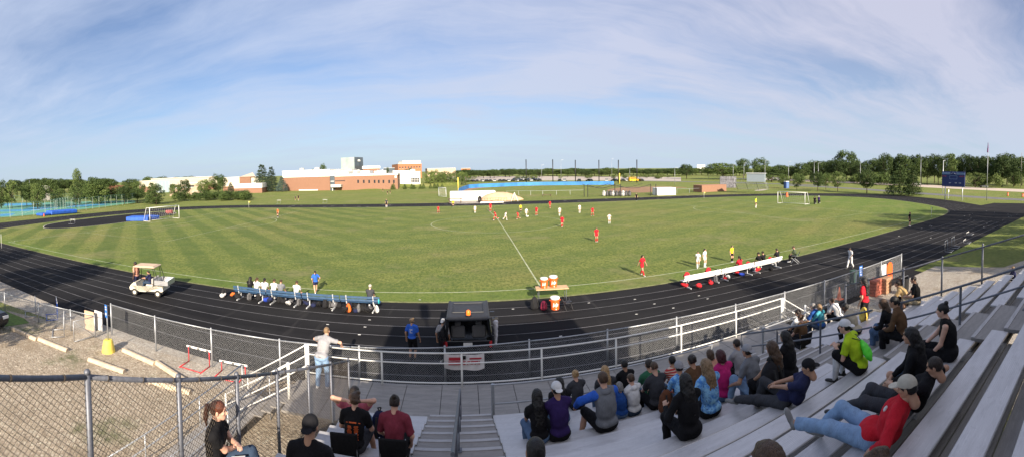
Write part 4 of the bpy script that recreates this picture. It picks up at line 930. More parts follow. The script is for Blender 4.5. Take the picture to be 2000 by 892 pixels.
# parking sign in a yellow base
H1 = g(370, 678, .8); H2 = g(410, 688, .8)
p = g(212, 685); t_ = thing('parking_sign', 'blue accessible parking sign on a post in a yellow concrete base', 'sign', p, rad(-15))
MB().lathe([(0, 0), (.30, 0), (.30, .03), (.20, .50), (.17, .53), (0, .53)], n=20).build('base', YEL, t_, 'auto')
mb = MB(); mb.tube((0, 0, .5), (0, 0, 2.0), .03); mb.build('post', GALV, t_, True)
mb = MB(); mb.bbox((0, -.045, 1.78), (.2, .008, .56), .004); s0 = mb.build('sign_panel', SIGNB, t_)
for z, h_, w_ in ((1.96, .05, .13), (1.86, .05, .13), (1.66, .11, .09)): MB().box((0, -.0515, z), (w_, .004, h_)).build('sign_print', WHITEP, s0)
# signs and objects on the right part of the track fence
def fpt(px, py_, z): d_ = ray(px, py_); return g(px, py_, z)
q = g(1680, 522, 1.45); t_ = thing('notice_sign', 'blue and white striped notice sign on the right end of the track fence', 'sign', (q.x, q.y-.05, 0), rad(-4)); mb = MB(); mb.box((0, 0, 1.28), (.30, .01, .62)); s0 = mb.build('sign_panel', SIGNB, t_)
for z, w_, h_ in ((1.5, .2, .05), (1.36, .2, .05), (1.22, .2, .05), (1.07, .12, .1)): MB().box((0, -.008, z), (w_, .004, h_)).build('sign_print', WHITEP, s0)
q = g(1726, 517, 1.4); t_ = thing('notice_sign', 'white notice sign hanging on the fence next to the orange disc', 'sign', (q.x, q.y-.05, 0), rad(-4)); mb = MB(); mb.box((0, 0, 1.1), (.42, .01, .75)); s0 = mb.build('sign_panel', WHITEP, t_)
for z in (1.3, 1.2, 1.1, 1.0): MB().box((0, -.008, z), (.03 if z != 1.1 else .2, .004, .05)).build('sign_print', GRAYP, s0)
q = g(1738, 517, 1.2); t_ = thing('orange_sign', 'round topped orange board leaning on the fence', 'sign', (q.x+.2, q.y+.12, 0), rad(-4)); mb = MB(); pts = [(.32*math.cos(rad(a)), 1.05+.32*math.sin(rad(a))) for a in range(0, 181, 20)]+[(-.32, .2), (.32, .2)]; mb.add([(x, -.01, z) for x, z in pts]+[(x, .01, z) for x, z in pts], [tuple(range(len(pts)-1, -1, -1)), tuple(range(len(pts), 2*len(pts)))]); mb.build('board', ORANGE, t_)
for i, (x, y, c_, lb) in enumerate(((1708, 575, (.42, .12, .08), 'red brick coloured pallet stack behind the fence'), (1728, 570, (.38, .22, .13), 'brown wooden crate stack beside the red stack'))):
    p = g(x, y); t_ = thing('crate_stack', lb, 'crate', p, .1); m = mat('crate%d' % i, c_, .85, var=.25, scale=8)
    for k in range(5): mb = MB(); mb.bbox((0, 0, .1+.19*k), (.75, .55, .165), .01); mb.build('crate', m, t_)
t_ = thing('trash_bin', 'black wire trash bin with open top beside the gravel', 'bin', g(1765, 572)); MB().lathe([(0, 0), (.28, 0), (.33, .95), (.35, .97), (.30, .97), (.26, .1), (0, .1)], n=16).build('bin_body', BLK, t_, 'auto'); mb = MB(); mb.path([(-.4, 0, 1.0), (.5, 0, 1.0), (.5, 0, .1)], .02); mb.build('frame', GRAYP, t_)
t_ = thing('traffic_cone', 'orange traffic cone standing by the fence behind the spectators', 'cone', g(1639, 583)); MB().lathe([(.145, .03), (.13, .06), (.03, .70), (.0, .72)], n=16).build('cone_body', ORANGE, t_, 'auto'); MB().bbox((0, 0, .018), (.4, .4, .036), .01).build('base', ORANGE, t_)
t_ = thing('green_bin', 'dark green bin standing on the track behind the fence', 'bin', g(1668, 552)+Vector((0, 0, 0))); MB().bbox((0, 0, .4), (.5, .4, .8), .03).build('bin_body', mat('bin_green', (.03, .07, .05), .6), t_); MB().bbox((0, 0, .83), (.54, .44, .05), .02).build('lid', mat('bin_green', (0, 0, 0)), t_)
# banner on the track fence
q = g(868, 680, 1.35); q2 = g(945, 684, 1.3); t_ = thing('banner', 'red and white vinyl banner tied to the fence below the black car', 'banner', (q.x, 13.28, 0), math.atan2(0, 1)); L_ = q2.x-q.x
mb = MB(); n = 12; vs = []
for i in range(n+1):
    u = i/n; sag = .05*math.sin(math.pi*u)+.02*math.sin(9*u); vs += [(u*L_, .02*math.sin(7*u), 1.36-sag), (u*L_, .05*math.sin(5*u+1), .86-sag*1.4)]
mb.add(vs, [(2*i, 2*i+1, 2*i+3, 2*i+2) for i in range(n)]); bn = mb.build('cloth', mat('banner_white', (.72, .70, .72), .6, var=.1, scale=6), t_, True)
mb = MB(); mb.box((L_*.30, -.045, 1.2), (L_*.36, .006, .10)); mb.box((L_*.5, -.05, 1.06), (L_*.78, .006, .12)); mb.box((L_*.78, -.045, 1.2), (L_*.3, .006, .05)); mb.build('stripe', mat('banner_red', (.45, .03, .05), .6), bn)
text_mesh('School', .17, WHITEP, bn, 'lettering', Matrix.Translation((L_*.70, -.058, 1.06)) @ Matrix.Rotation(rad(90), 4, 'X'))
mb = MB(); mb.box((L_*.49, -.045, 1.24), (L_*.1, .006, .12)); mb.build('emblem', BLK, bn)
# ------------------------------------------------------------------ black off-road car with its tailgate open
cp = g(919, 712); CARB = mat('car_black', (.012, .013, .016), .22, var=.2, spec=.6); GLS = mat('car_glass', (.02, .03, .035), .06, spec=.8)
sv = thing('parked_car', 'black boxy off-road car parked on the track with open tailgate and orange beacon', 'car', (.08, 15.15, 0), rad(-1))
mb = MB(); W_ = .90
mb.extrude_x([(.12, .48), (1.0, .42), (4.1, .42), (4.25, .55), (4.25, .95), (4.1, 1.06), (2.75, 1.12), (.12, 1.12)], -W_, W_)
mb.v = mb.v[:]; body_ = mb
# hollow the rear: floor, sides
mb = MB(); mb.bbox((0, 1.9, .48), (1.8, 3.6, .16), .04); mb.bbox((-.865, 1.55, .85), (.09, 2.9, .62), .03); mb.bbox((.865, 1.55, .85), (.09, 2.9, .62), .03); mb.extrude_x([(2.9, .50), (4.2, .50), (4.28, .62), (4.28, .95), (4.1, 1.07), (2.9, 1.16)], -.86, .86); mb.bbox((0, .04, .52), (1.8, .1, .22), .03); mb.build('body', CARB, sv)
mb = MB()
for x in (-.84, .84):
    mb.bar((x, .08, 1.1), (x*.90, .12, 1.78), .10, .11, (0, 1, 0)); mb.bar((x, 1.3, 1.1), (x*.93, 1.25, 1.78), .06, .08, (0, 1, 0)); mb.bar((x, 2.75, 1.12), (x*.9, 2.1, 1.78), .06, .08, (0, 1, 0)); mb.bar((x*.92, .08, 1.76), (x*.92, 2.15, 1.76), .08, .08)
mb.bar((-.8, .1, 1.76), (.8, .1, 1.76), .1, .08); mb.bar((-.8, 2.13, 1.76), (.8, 2.13, 1.76), .1, .06); mb.build('pillar', CARB, sv)
mb = MB(); mb.extrude_x([(.02, 1.79), (.1, 1.855), (1.0, 1.88), (1.8, 1.86), (2.15, 1.80), (2.15, 1.77), (.02, 1.76)], -.74, .74); mb.bbox((-.77, 1.08, 1.80), (.12, 2.12, .07), .03); mb.bbox((.77, 1.08, 1.80), (.12, 2.12, .07), .03); rf = mb.build('roof', mat('soft_top', (.028, .03, .036), .6, var=.2), sv)
mb = MB(); mb.path([(-.6, .5, 1.9), (.6, .5, 1.9)], .015); mb.path([(-.6, 1.6, 1.9), (.6, 1.6, 1.9)], .015); mb.path([(-.6, .5, 1.9), (-.6, 1.6, 1.9)], .015); mb.path([(.6, .5, 1.9), (.6, 1.6, 1.9)], .015); mb.build('roof_rack', BLK, rf)
for x, y0, y1 in ((-.83, .2, 1.2), (-.83, 1.35, 2.3), (.83, .2, 1.2), (.83, 1.35, 2.3)): mb = MB(); mb.add([(x, y0, 1.16), (x, y1, 1.16), (x*.93, y1-.05, 1.72), (x*.93, y0+.03, 1.72)], [(0, 1, 2, 3)]); mb.build('side_window', GLS, sv)
mb = MB(); mb.add([(-.78, 2.72, 1.16), (.78, 2.72, 1.16), (.72, 2.17, 1.74), (-.72, 2.17, 1.74)], [(0, 1, 2, 3)]); mb.build('windscreen', mat('wind_glass', (.05, .09, .08), .08, spec=.8), sv)
for x in (-.42, .42):
    mb = MB(); mb.bbox((x, 1.15, .78), (.52, .5, .14), .05); mb.bbox((x, .86, 1.0), (.56, .12, .5), .05); mb.bbox((x, .84, 1.34), (.26, .1, .16), .04); mb.build('seat', mat('seat_gray', (.20, .20, .21), .8), sv)
mb = MB(); mb.bbox((-.1, .42, .68), (1.1, .4, .2), .04); mb.build('luggage', BLK, sv)
mb = MB(); mb.box((-.02, -.03, .86), (.34, .012, .13)); lp = mb.build('licence_plate', WHITEP, sv); mb = MB(); mb.bbox((0, .0, .78), (1.68, .05, .42), .02); tg_ = mb.build('tailgate', CARB, sv); 
mb = MB(); mb.bbox((-.96, -.35, 1.1), (.05, .8, 1.1), .02, Matrix.Rotation(rad(-12), 3, 'Z')); mb.build('side_door', CARB, sv)
for x in (-.82, .82):
    for y in (.72, 3.45): 
        mb = MB(); mb.lathe([(.2, -.11), (.37, -.11), (.39, -.08), (.39, .08), (.37, .11), (.2, .11)], (x, y, .39), 22, 'x'); w_ = mb.build('wheel', RUB, sv, 'auto'); mb = MB(); mb.lathe([(0, -.1), (.2, -.09), (.2, .09), (0, .1)], (x, y, .39), 16, 'x'); mb.build('rim', GALV, w_, 'auto')
for x in (-.84, .84): mb = MB(); mb.box((x, -.01, .85), (.1, .04, .22)); mb.build('tail_light', REDP, sv)
mb = MB(); mb.box((1.02, 2.35, 1.18), (.2, .1, .16)); mb.build('mirror', CARB, sv)
t_ = thing('beacon', 'orange beacon lamp standing on the rear edge of the black car roof', 'lamp', (.10, 15.35, 1.86)); MB().lathe([(0, 0), (.12, 0), (.12, .05), (0, .05)], n=16).build('base', BLK, t_); MB().lathe([(.08, .05), (.085, .17), (.06, .22), (0, .24)], n=16).build('lens', mat('amber', (.85, .16, .02), .25, emis=(.9, .12, .01), estr=.5), t_, True)
F = Field(.03); F.cap((0, 0, 1.25), (0, 0, 1.42), .09, .1); F.cap((0, 0, .55), (.01, 0, 1.25), .05, .085); P, Q = F.mesh(.02, wob=.01); o = link_mesh('towel', np_mesh('towel', [(P, Q, 0)], [cloth('towel', (.62, .62, .66))])); o.location = (1.16, 15.75, 0); tag(o, 'long white towel hanging by the right side of the black car', 'towel')
# ------------------------------------------------------------------ utility golf cart
CREAM = mat('cart_cream', (.66, .62, .52), .35, var=.06); GALB = metal('bed_metal', (.55, .56, .58), .35, .12, 4, .7)
A, B = g(262, 574), g(303, 579); ang = math.atan2(B.y-A.y, B.x-A.x)
gc = thing('golf_cart', 'cream golf cart with tan roof and silver cargo bed on the track', 'golf cart', ((A.x+B.x)/2, (A.y+B.y)/2+.5, 0), ang+rad(4))
# front at -x, rear at +x, near side -y
mb = MB(); pr1 = [(-1.15, .35), (-1.2, .5), (-1.1, .66), (-.88, .85), (-.72, .86), (-.62, .42), (-.5, .30), (-.1, .30), (-.05, .30), (-.05, .62), (.6, .64), (.85, .70), (1.15, .66), (1.2, .42), (1.1, .36)]
vs = [(x, -.55, z) for x, z in pr1]+[(x, .55, z) for x, z in pr1]; n = len(pr1)
mb.add(vs, [tuple(range(n)), tuple(range(2*n-1, n-1, -1))]+[(i, n+i, n+(i+1) % n, (i+1) % n) for i in range(n)]); mb.build('body', CREAM, gc)
mb = MB(); mb.bbox((0, 0, .26), (2.3, .95, .1), .02); mb.bbox((-.4, 0, .33), (.6, 1.06, .04), .01); mb.build('chassis', BLK, gc)
mb = MB(); mb.bbox((.22, 0, .70), (.5, 1.05, .13), .05); mb.bbox((.44, 0, .98), (.12, 1.05, .38), .05); mb.build('seat', mat('cart_seat', (.55, .52, .48), .7), gc)
mb = MB(); mb.bbox((-.12, 0, 1.86), (1.55, 1.15, .07), .04); mb.bbox((-.12, 0, 1.9), (1.3, .95, .05), .03); mb.build('roof', mat('cart_roof', (.55, .42, .30), .6, var=.06), gc)
for y in (-.5, .5):
    for pts_ in ([(-.82, y, .85), (-.78, y, 1.84)], [(.52, y, .75), (.58, y, 1.4), (.5, y, 1.84)], [(.85, y, .7), (.78, y, 1.3), (.6, y, 1.8)]): MB().path(pts_, .02).build('roof_post', BLK, gc, True)
mb = MB(); mb.path([(-.66, -.22, .82), (-.42, -.22, 1.05)], .02); mb.lathe([(.15, 0), (.17, .015), (.15, .03), (.15, 0)], (-.4, -.22, 1.05), 16); mb.build('steering_wheel', BLK, gc)
mb = MB()
for q_ in ((.62, 1.55, -.58, -.55), (.62, 1.55, .55, .58)): mb.box(((q_[0]+q_[1])/2, (q_[2]+q_[3])/2, .93), (q_[1]-q_[0], .03, .3))
mb.box((.63, 0, .93), (.03, 1.1, .3)); mb.box((1.54, 0, .93), (.03, 1.1, .3)); mb.box((1.09, 0, .8), (.9, 1.1, .03)); mb.build('cargo_bed', GALB, gc)
for x in (-.82, .82):
    for y in (-.5, .5): mb = MB(); mb.lathe([(.12, -.09), (.21, -.09), (.225, -.06), (.225, .06), (.21, .09), (.12, .09)], (x, y, .225), 20, 'y'); w_ = mb.build('wheel', RUB, gc, 'auto'); mb = MB(); mb.lathe([(0, -.085), (.12, -.08), (.12, .08), (0, .085)], (x, y, .225), 14, 'y'); mb.build('rim', CREAM, w_, 'auto')
for y in (-.38, .38): mb = MB(); mb.ball((-1.14, y, .6), (.04, .07, .05), 8, 6); mb.build('headlight', mat('lamp_glass', (.7, .7, .7), .1), gc)
# dark car corner at the left edge
A = g(-6, 668); t_ = thing('parked_car', 'dark car whose nose shows at the left edge of the gravel lot', 'car', (A.x-1.9, A.y+.3, 0), rad(12)); mb = MB(); mb.bbox((-1.2, 0, .62), (4.3, 1.75, .66), .18); mb.build('body', CARB, t_); mb = MB(); mb.bbox((-1.7, 0, 1.15), (2.3, 1.5, .5), .2); mb.build('cabin', GLS, t_)
for x in (-2.6, .15):
    for y in (-.8, .8): mb = MB(); mb.lathe([(.18, -.1), (.32, -.1), (.33, .1), (.18, .1)], (x, y, .33), 16, 'y'); mb.build('wheel', RUB, t_)
mb = MB(); mb.box((.93, .55, .75), (.06, .35, .14)); mb.build('headlight', WHITEP, t_)
# ------------------------------------------------------------------ goals, flags, mats
def goal(label, A, B, back, h=2.44, depth=1.6, m=None, group=None, r=.06):
    A, B = Vector((A[0], A[1], 0)), Vector((B[0], B[1], 0)); m = m or WHITEP; bk = Vector(back).normalized(); t_ = thing('soccer_goal', label, 'goal', A, 0, group); b_ = B-A; up = Vector((0, 0, h))
    for p in (Vector(), b_): MB().tube(p, p+up, r, 8).build('post', m, t_, True)
    MB().tube(up, b_+up, r, 8).build('crossbar', m, t_, True)
    mb = MB()
    for p in (Vector(), b_): mb.path([p+up, p+up+bk*.8, p+bk*depth+Vector((0, 0, .04)), p+Vector((0, 0, .04))], r*.55)
    mb.tube(bk*depth+Vector((0, 0, .04)), b_+bk*depth+Vector((0, 0, .04)), r*.55); mb.build('frame', m, t_, True)
    mb = MB(); n = 14
    for i in range(n+1): p = b_*(i/n); mb.path([p+up, p+up+bk*.8, p+bk*depth], .008, 3)
    for k in range(7): s_ = k/6; q0 = (up+bk*.8).lerp(bk*depth, s_); mb.tube(q0, q0+b_, .008, 3)
    mb.build('net', mat('net_cord', (.55, .55, .55), .8), t_); return t_
goal('white soccer goal standing before the blue mats at the left end of the pitch', g(293, 432), g(350, 425.5), (-1, 0, 0)); goal('white soccer goal at the right end of the pitch', g(1572, 399), g(1519, 396.5), (1, .1, 0))
goal('white practice goal on the far grass left of the school', g(377, 386), g(403, 383.5), (-.3, 1, 0), m=LEGW); goal('white practice goal seen side on near the yellow foul pole', g(857, 382), g(871, 383), (.1, -1, 0), m=LEGW, depth=2.2)
def flag(label, p, h, m, rz=0): t_ = thing('corner_flag', label, 'flag', p, rz, 'corner flags'); MB().tube((0, 0, 0), (0, 0, h), .022, 6).build('pole', WHITEP, t_, True); mb = MB(); mb.add([(0, 0, h), (0, 0, h-.35), (.38, .03, h-.2), (.36, .03, h-.02)], [(0, 1, 2, 3)]); mb.build('cloth', m, t_)
flag('red corner flag at the left edge near the track', g(3, 484), 1.7, REDP, rad(150)); flag('corner flag post on the far left corner of the pitch', g(486, 405), 1.5, YEL); flag('corner flag post on the far right corner of the pitch', g(1375, 387), 1.5, YEL); flag('dark corner flag on the near right corner of the pitch', g(1819, 424), 1.6, BLK)
def slab(name, label, cat, A, B, dep, h, m, z=0.0, group=None, bev=.08):
    A, B = Vector((A[0], A[1], 0)), Vector((B[0], B[1], 0)); L_ = (B-A).length; o = MB().bbox((L_/2, dep/2, h/2), (L_, dep, h), bev).build(name, m); o.location = (A.x, A.y, z); o.rotation_euler = (0, 0, math.atan2(B.y-A.y, B.x-A.x)); return tag(o, label, cat, group)
slab('landing_mat', 'blue high jump landing mat left of the left goal post', 'mat', g(246, 431), g(289, 431), 3.2, .75, BLUEM, group='blue landing mats'); slab('landing_mat', 'blue landing mat inside the left soccer goal', 'mat', g(289.5, 430), g(312, 427), 3.0, .7, BLUEM, group='blue landing mats')
slab('covered_mat', 'long covered blue mat beside the tennis court, right piece', 'mat', g(100, 420), g(152, 416), 3.5, 1.0, BLUEM, group='covered blue mats', bev=.25); slab('covered_mat', 'crumpled blue mat cover beside the tennis court, left piece', 'mat', g(82, 421.5), g(99, 420), 3, .6, BLUEM, group='covered blue mats', bev=.2)
t_ = thing('traffic_cone', 'small orange cone left of the covered blue mat', 'cone', g(86, 422)); MB().lathe([(.2, 0), (.05, .7), (0, .72)], n=12).build('cone_body', ORANGE, t_)
t_ = thing('traffic_cone', 'orange cone standing in the far lanes seen through the right goal', 'cone', g(1537, 384)); MB().lathe([(.35, 0), (.22, 1.1), (0, 1.12)], n=12).build('cone_body', ORANGE, t_)
t_ = thing('brush_cart', 'reddish equipment cart inside the left soccer goal', 'cart', g(331, 420)); mb = MB(); mb.bbox((0, 0, .7), (1.6, 1, .8), .2); mb.build('frame', mat('cart_red', (.25, .06, .06), .7, var=.4, scale=4), t_)
for x in (-.5, .5): MB().lathe([(0, -.05), (.3, -.05), (.3, .05), (0, .05)], (x, -.5, .3), 12, 'y').build('wheel', RUB, t_)
# folding chair and small things by the white bench
def camp_chair(label, p, rz, m=None):
    t_ = thing('camp_chair', label, 'chair', p, rz); m = m or cloth('chair_black', (.02, .022, .025)); mb = MB()
    mb.add([(-.26, -.2, .42), (.26, -.2, .42), (.26, .22, .46), (-.26, .22, .46)], [(0, 1, 2, 3)]); mb.build('seat', m, t_); mb = MB(); mb.add([(-.26, -.2, .44), (.26, -.2, .44), (.28, -.36, .92), (-.28, -.36, .92)], [(0, 1, 2, 3)]); mb.build('backrest', m, t_)
    for sx in (-1, 1): mb = MB(); mb.tube((sx*.28, -.3, 0), (sx*.26, .24, .45), .013, 6); mb.tube((sx*.28, .3, 0), (sx*.28, -.34, .9), .013, 6); mb.tube((sx*.3, -.3, .62), (sx*.3, .25, .62), .016, 6); mb.build('leg', GALV, t_)
    return t_
camp_chair('black camping chair beyond the right end of the white bench', g(1553, 512), rad(35)); camp_chair('black folding chair right of the bleachers beyond the rail', g(1981, 560), rad(20))
t_ = thing('soccer_ball', 'white soccer ball at the feet of the players in midfield', 'ball', g(1031, 423)); MB().ball((0, 0, .12), .12, 12, 8).build('ball_shell', WHITEP, t_, True)
# ------------------------------------------------------------------ trees
def leafmat(name, a, b_):
    m, N, L, b = nodes(name); t = NT(N, L); oi = N.new('ShaderNodeObjectInfo'); tc = N.new('ShaderNodeTexCoord').outputs['Object']
    n = t.noise(tc, 14, 3, .6); c = t.mix(t.rng(n, .35, .65), a, b_); c2 = t.mix(t.math('MULTIPLY', oi.outputs['Random'], .6), c, tuple(v*.62 for v in a)); L.new(c2, b.inputs['Base Color'])
    b.inputs['Roughness'].default_value = .7; b.inputs['Specular IOR Level'].default_value = .2; return m
LF_ = {'dark': leafmat('leaf_dark', (.032, .058, .018), (.085, .125, .034)), 'mid': leafmat('leaf_mid', (.055, .092, .026), (.125, .17, .045)), 'light': leafmat('leaf_light', (.10, .15, .04), (.17, .21, .06)), 'red': leafmat('leaf_red', (.20, .07, .05), (.28, .12, .08)), 'spruce': leafmat('leaf_spruce', (.025, .045, .028), (.05, .075, .045)), 'blue': leafmat('leaf_blue', (.07, .11, .10), (.11, .16, .14))}
BARK = mat('bark', (.09, .065, .045), .9, var=.3, scale=5, bump=.4)
def leaves(cs, rs, n, size, seed, hollow=.55):
    """leaf faces spread through ellipsoid clumps; cs centres, rs radii (n,3)"""
    r = np.random.default_rng(seed); k = r.integers(0, len(cs), n); u = r.normal(size=(n, 3)); u /= np.linalg.norm(u, axis=1)[:, None]; d = (hollow+(1-hollow)*r.random(n))**.6
    c = cs[k]+u*rs[k]*d[:, None]*(1+.18*r.normal(size=(n, 1))); nr = u+.9*r.normal(size=(n, 3)); nr /= np.linalg.norm(nr, axis=1)[:, None]
    a = np.cross(nr, r.normal(size=(n, 3))); a /= np.linalg.norm(a, axis=1)[:, None]; b_ = np.cross(nr, a); s_ = size*(.6+.8*r.random((n, 1))); a = a*s_; b_ = b_*s_*.7
    V = np.stack([c-a, c-b_*.9, c+a, c+b_], 1).reshape(-1, 3); return V, np.arange(4*n).reshape(n, 4)
def crown_mesh(kind, seed):
    r = np.random.default_rng(seed)
    if kind in ('round', 'wide', 'loose', 'tall'):
        n = {'round': 22, 'wide': 26, 'loose': 20, 'tall': 18}[kind]; cs = []; rs = []
        for i in range(n):
            a = i*2.4+r.random(); z = (i+.5)/n; rr_ = .36*math.sqrt(max(.05, 1-(2*z-1)**2*.92))*(.75+.45*r.random()); zc = {'round': .30+.62*z, 'wide': .34+.56*z, 'loose': .24+.7*z, 'tall': .12+.82*z}[kind]
            if kind == 'tall': rr_ *= .8
            cs.append((rr_*math.cos(a), rr_*math.sin(a), zc)); q = (.13+.07*r.random())*(.85 if kind == 'loose' else 1); rs.append((q, q, q*.62))
        n_ = {'round': 4200, 'wide': 4600, 'loose': 2300, 'tall': 3400}[kind]; V, F = leaves(np.array(cs), np.array(rs), n_, .021, seed)
    elif kind == 'conifer':
        cs = []; rs = []
        for i in range(16):
            z = .1+.86*i/16; R = .5*(1-z)**.8+.02
            m = max(3, int(9*(1-z)+2))
            for j in range(m): a = j*6.283/m+i*.7+r.random()*.4; cs.append((R*.62*math.cos(a), R*.62*math.sin(a), z-.02-.03*r.random())); rs.append((R*.42+.01, R*.42+.01, .028))
        V, F = leaves(np.array(cs), np.array(rs), 4600, .017, seed, .2)
    elif kind == 'bush':
        cs = [(.3*math.cos(a)*r.random(), .3*math.sin(a)*r.random(), .2+.5*r.random()) for a in r.random(10)*6.28]; V, F = leaves(np.array(cs), np.full((10, 3), .24), 1500, .035, seed)
        V[:, 2] = np.maximum(V[:, 2], 0)
    return np_mesh('crown_'+kind, [(V, F, 0)], [LF_['mid']])
def trunk_mesh(kind):
    mb = MB(); r = random.Random(hash(kind) % 97)
    if kind == 'conifer': mb.tube((0, 0, 0), (0, 0, .9), .02, 6, .004)
    else:
        mb.tube((0, 0, 0), (0, 0, .38), .026, 7, .018)
        for i in range(7): a = i*2.3; mb.tube((0, 0, .26+.02*i), (.26*math.cos(a), .26*math.sin(a), .5+.05*i), .012, 5, .004)
    return mb.mesh('trunk', BARK, True)
CROWN = {}
def tree(px, ytop, ybase, wpx, kind='round', leaf='mid', label=None, dist=None, group=None, name=None):
    p = gd(px, ybase, dist) if dist else g(px, ybase); p.z = 0
    h = max(1.2, topz(p, px, ytop)); r_ = math.hypot(p.x, p.y); w = wpx/CF*r_
    return tree_at(p, h, w, kind, leaf, label, group, name)
NTREE = [0]
def tree_at(p, h, w, kind, leaf, label, group=None, name=None):
    NTREE[0] += 1; v = NTREE[0] % (4 if kind in ('round', 'wide') else 2)
    if (kind, v) not in CROWN: CROWN[kind, v] = crown_mesh(kind, 11*v+len(kind))
    if ('t', kind) not in CROWN: CROWN['t', kind] = trunk_mesh(kind)
    t_ = thing(name or ('shrub' if kind == 'bush' else 'spruce_tree' if kind == 'conifer' else 'tree'), label, 'shrub' if kind == 'bush' else 'tree', p, (NTREE[0]*1.7) % 6.28, group); w *= 1.55 if kind == 'conifer' else 1.08; t_.scale = (w, w, h)
    o = link_mesh('crown', CROWN[kind, v], t_); o.material_slots[0].link = 'OBJECT'; o.material_slots[0].material = LF_[leaf]
    if kind != 'bush': link_mesh('trunk', CROWN['t', kind], t_)
    return t_
ORD = ['first', 'second', 'third', 'fourth', 'fifth', 'sixth', 'seventh', 'eighth', 'ninth', 'tenth', 'eleventh', 'twelfth', 'thirteenth', 'fourteenth', 'fifteenth', 'sixteenth', 'seventeenth', 'eighteenth', 'nineteenth', 'twentieth']
def ordw(i):
    if i < 20: return ORD[i]
    t_ = ['twenty', 'thirty', 'forty', 'fifty', 'sixty', 'seventy', 'eighty'][(i+1)//10-2]; u = (i+1) % 10
    return (t_[:-1]+'ieth') if u == 0 else t_+'-'+ORD[u-1]
rt = random.Random(21)
T = [(152, 329, 392, 28, 'tall', 'light', 'tall pale green tree rising above the others behind the tennis courts'), (185, 344, 398, 40, 'round', 'dark', 'dark rounded tree right of the tall pale tree'), (232, 361, 388, 50, 'wide', 'red', 'reddish brown shrub-like tree behind the tennis court fence'), (297, 352, 398, 26, 'conifer', 'dark', 'dark conical tree on the grass right of the tennis courts'), (268, 352, 392, 30, 'round', 'mid', 'green tree between the reddish tree and the dark conical tree'), (342, 358, 392, 24, 'round', 'mid', 'green tree in front of the glass school entrance'), (362, 350, 386, 24, 'round', 'dark', 'dark tree behind the flat roofed hut by the school'), (400, 350, 384, 34, 'round', 'light', 'yellow green tree left of the dark purple maple'), (427, 340, 382, 32, 'round', 'dark', 'dark maple tree in front of the school'), (451, 354, 376, 13, 'conifer', 'spruce', 'small spruce between the dark maple and the tall spruces'),
     (513, 315, 374, 32, 'conifer', 'spruce', 'tallest spruce at the left corner of the gym wall'), (531, 320, 374, 24, 'conifer', 'spruce', 'second tall spruce before the brick gym wall'), (551, 342, 374, 20, 'conifer', 'blue', 'short blue spruce before the brick gym wall'), (104, 350, 392, 34, 'round', 'mid', 'green tree left of the tall pale tree behind the courts'),
     (1531, 340, 367, 22, 'round', 'mid', 'small tree beside the portable toilet'), (1556, 343, 371, 18, 'loose', 'mid', 'small slim tree right of the portable toilet'), (1597, 334, 373, 28, 'round', 'dark', 'dark tree on the grass behind the right goal, third from left'), (1613, 338, 370, 22, 'loose', 'mid', 'loose green tree close right of the dark tree'), (1636, 334, 373, 32, 'loose', 'mid', 'wide loose tree between the small trees on the right grass'), (1693, 331, 377, 38, 'round', 'dark', 'broad dark tree alone on the right grass'), (1757, 314, 381, 46, 'conifer', 'dark', 'large dark pine on the right grass left of the scoreboard'), (1783, 328, 382, 30, 'conifer', 'dark', 'smaller dark pine next to the large pine'),
     (1653, 293, 350, 52, 'round', 'dark', 'largest dark tree in the treeline beyond the right road'), (1452, 309, 349, 30, 'round', 'dark', 'tall dark tree left of a pair above the small grandstand'), (1484, 308, 349, 32, 'round', 'dark', 'tall dark tree right of a pair above the small grandstand'), (1412, 317, 350, 72, 'wide', 'mid', 'very wide domed tree beyond the small grandstand'), (1341, 320, 349, 30, 'round', 'dark', 'dark tree rising above the distant trees left of the white tower')]
for x, yt, yb, w_, k, lf_, lb in T: tree(x, yt, yb, w_, k, lf_, lb)
# left treeline behind the courts
xs_ = sorted([rt.uniform(-15, 290) for _ in range(22)])
for i, x in enumerate(xs_): tree(x, rt.uniform(352, 369), 0, rt.uniform(24, 52), rt.choice(['round', 'wide', 'loose', 'tall']), rt.choice(['mid', 'dark', 'dark', 'light']), '%s tree from the left in the row behind the tennis courts' % ordw(i), dist=rt.uniform(118, 150), group='trees behind the tennis courts')
xs_ = sorted([rt.uniform(-20, 500) for _ in range(46)])
for i, x in enumerate(xs_): tree(x, rt.uniform(347, 352)-(x > 250)*3, 0, rt.uniform(26, 40), rt.choice(['round', 'wide']), rt.choice(['mid', 'dark', 'dark']), '%s tree from the left in the distant treeline on the left' % ordw(i), dist=rt.uniform(300, 420) if x < 330 else rt.uniform(560, 640), group='distant trees on the left')
xs_ = sorted([rt.uniform(285, 470) for _ in range(18)])
for i, x in enumerate(xs_): tree(x, rt.uniform(369, 374), 0, rt.uniform(22, 30), 'bush', rt.choice(['dark', 'mid']), '%s shrub from the left in the hedge below the school' % ordw(i), dist=rt.uniform(125, 140), group='shrubs below the school')
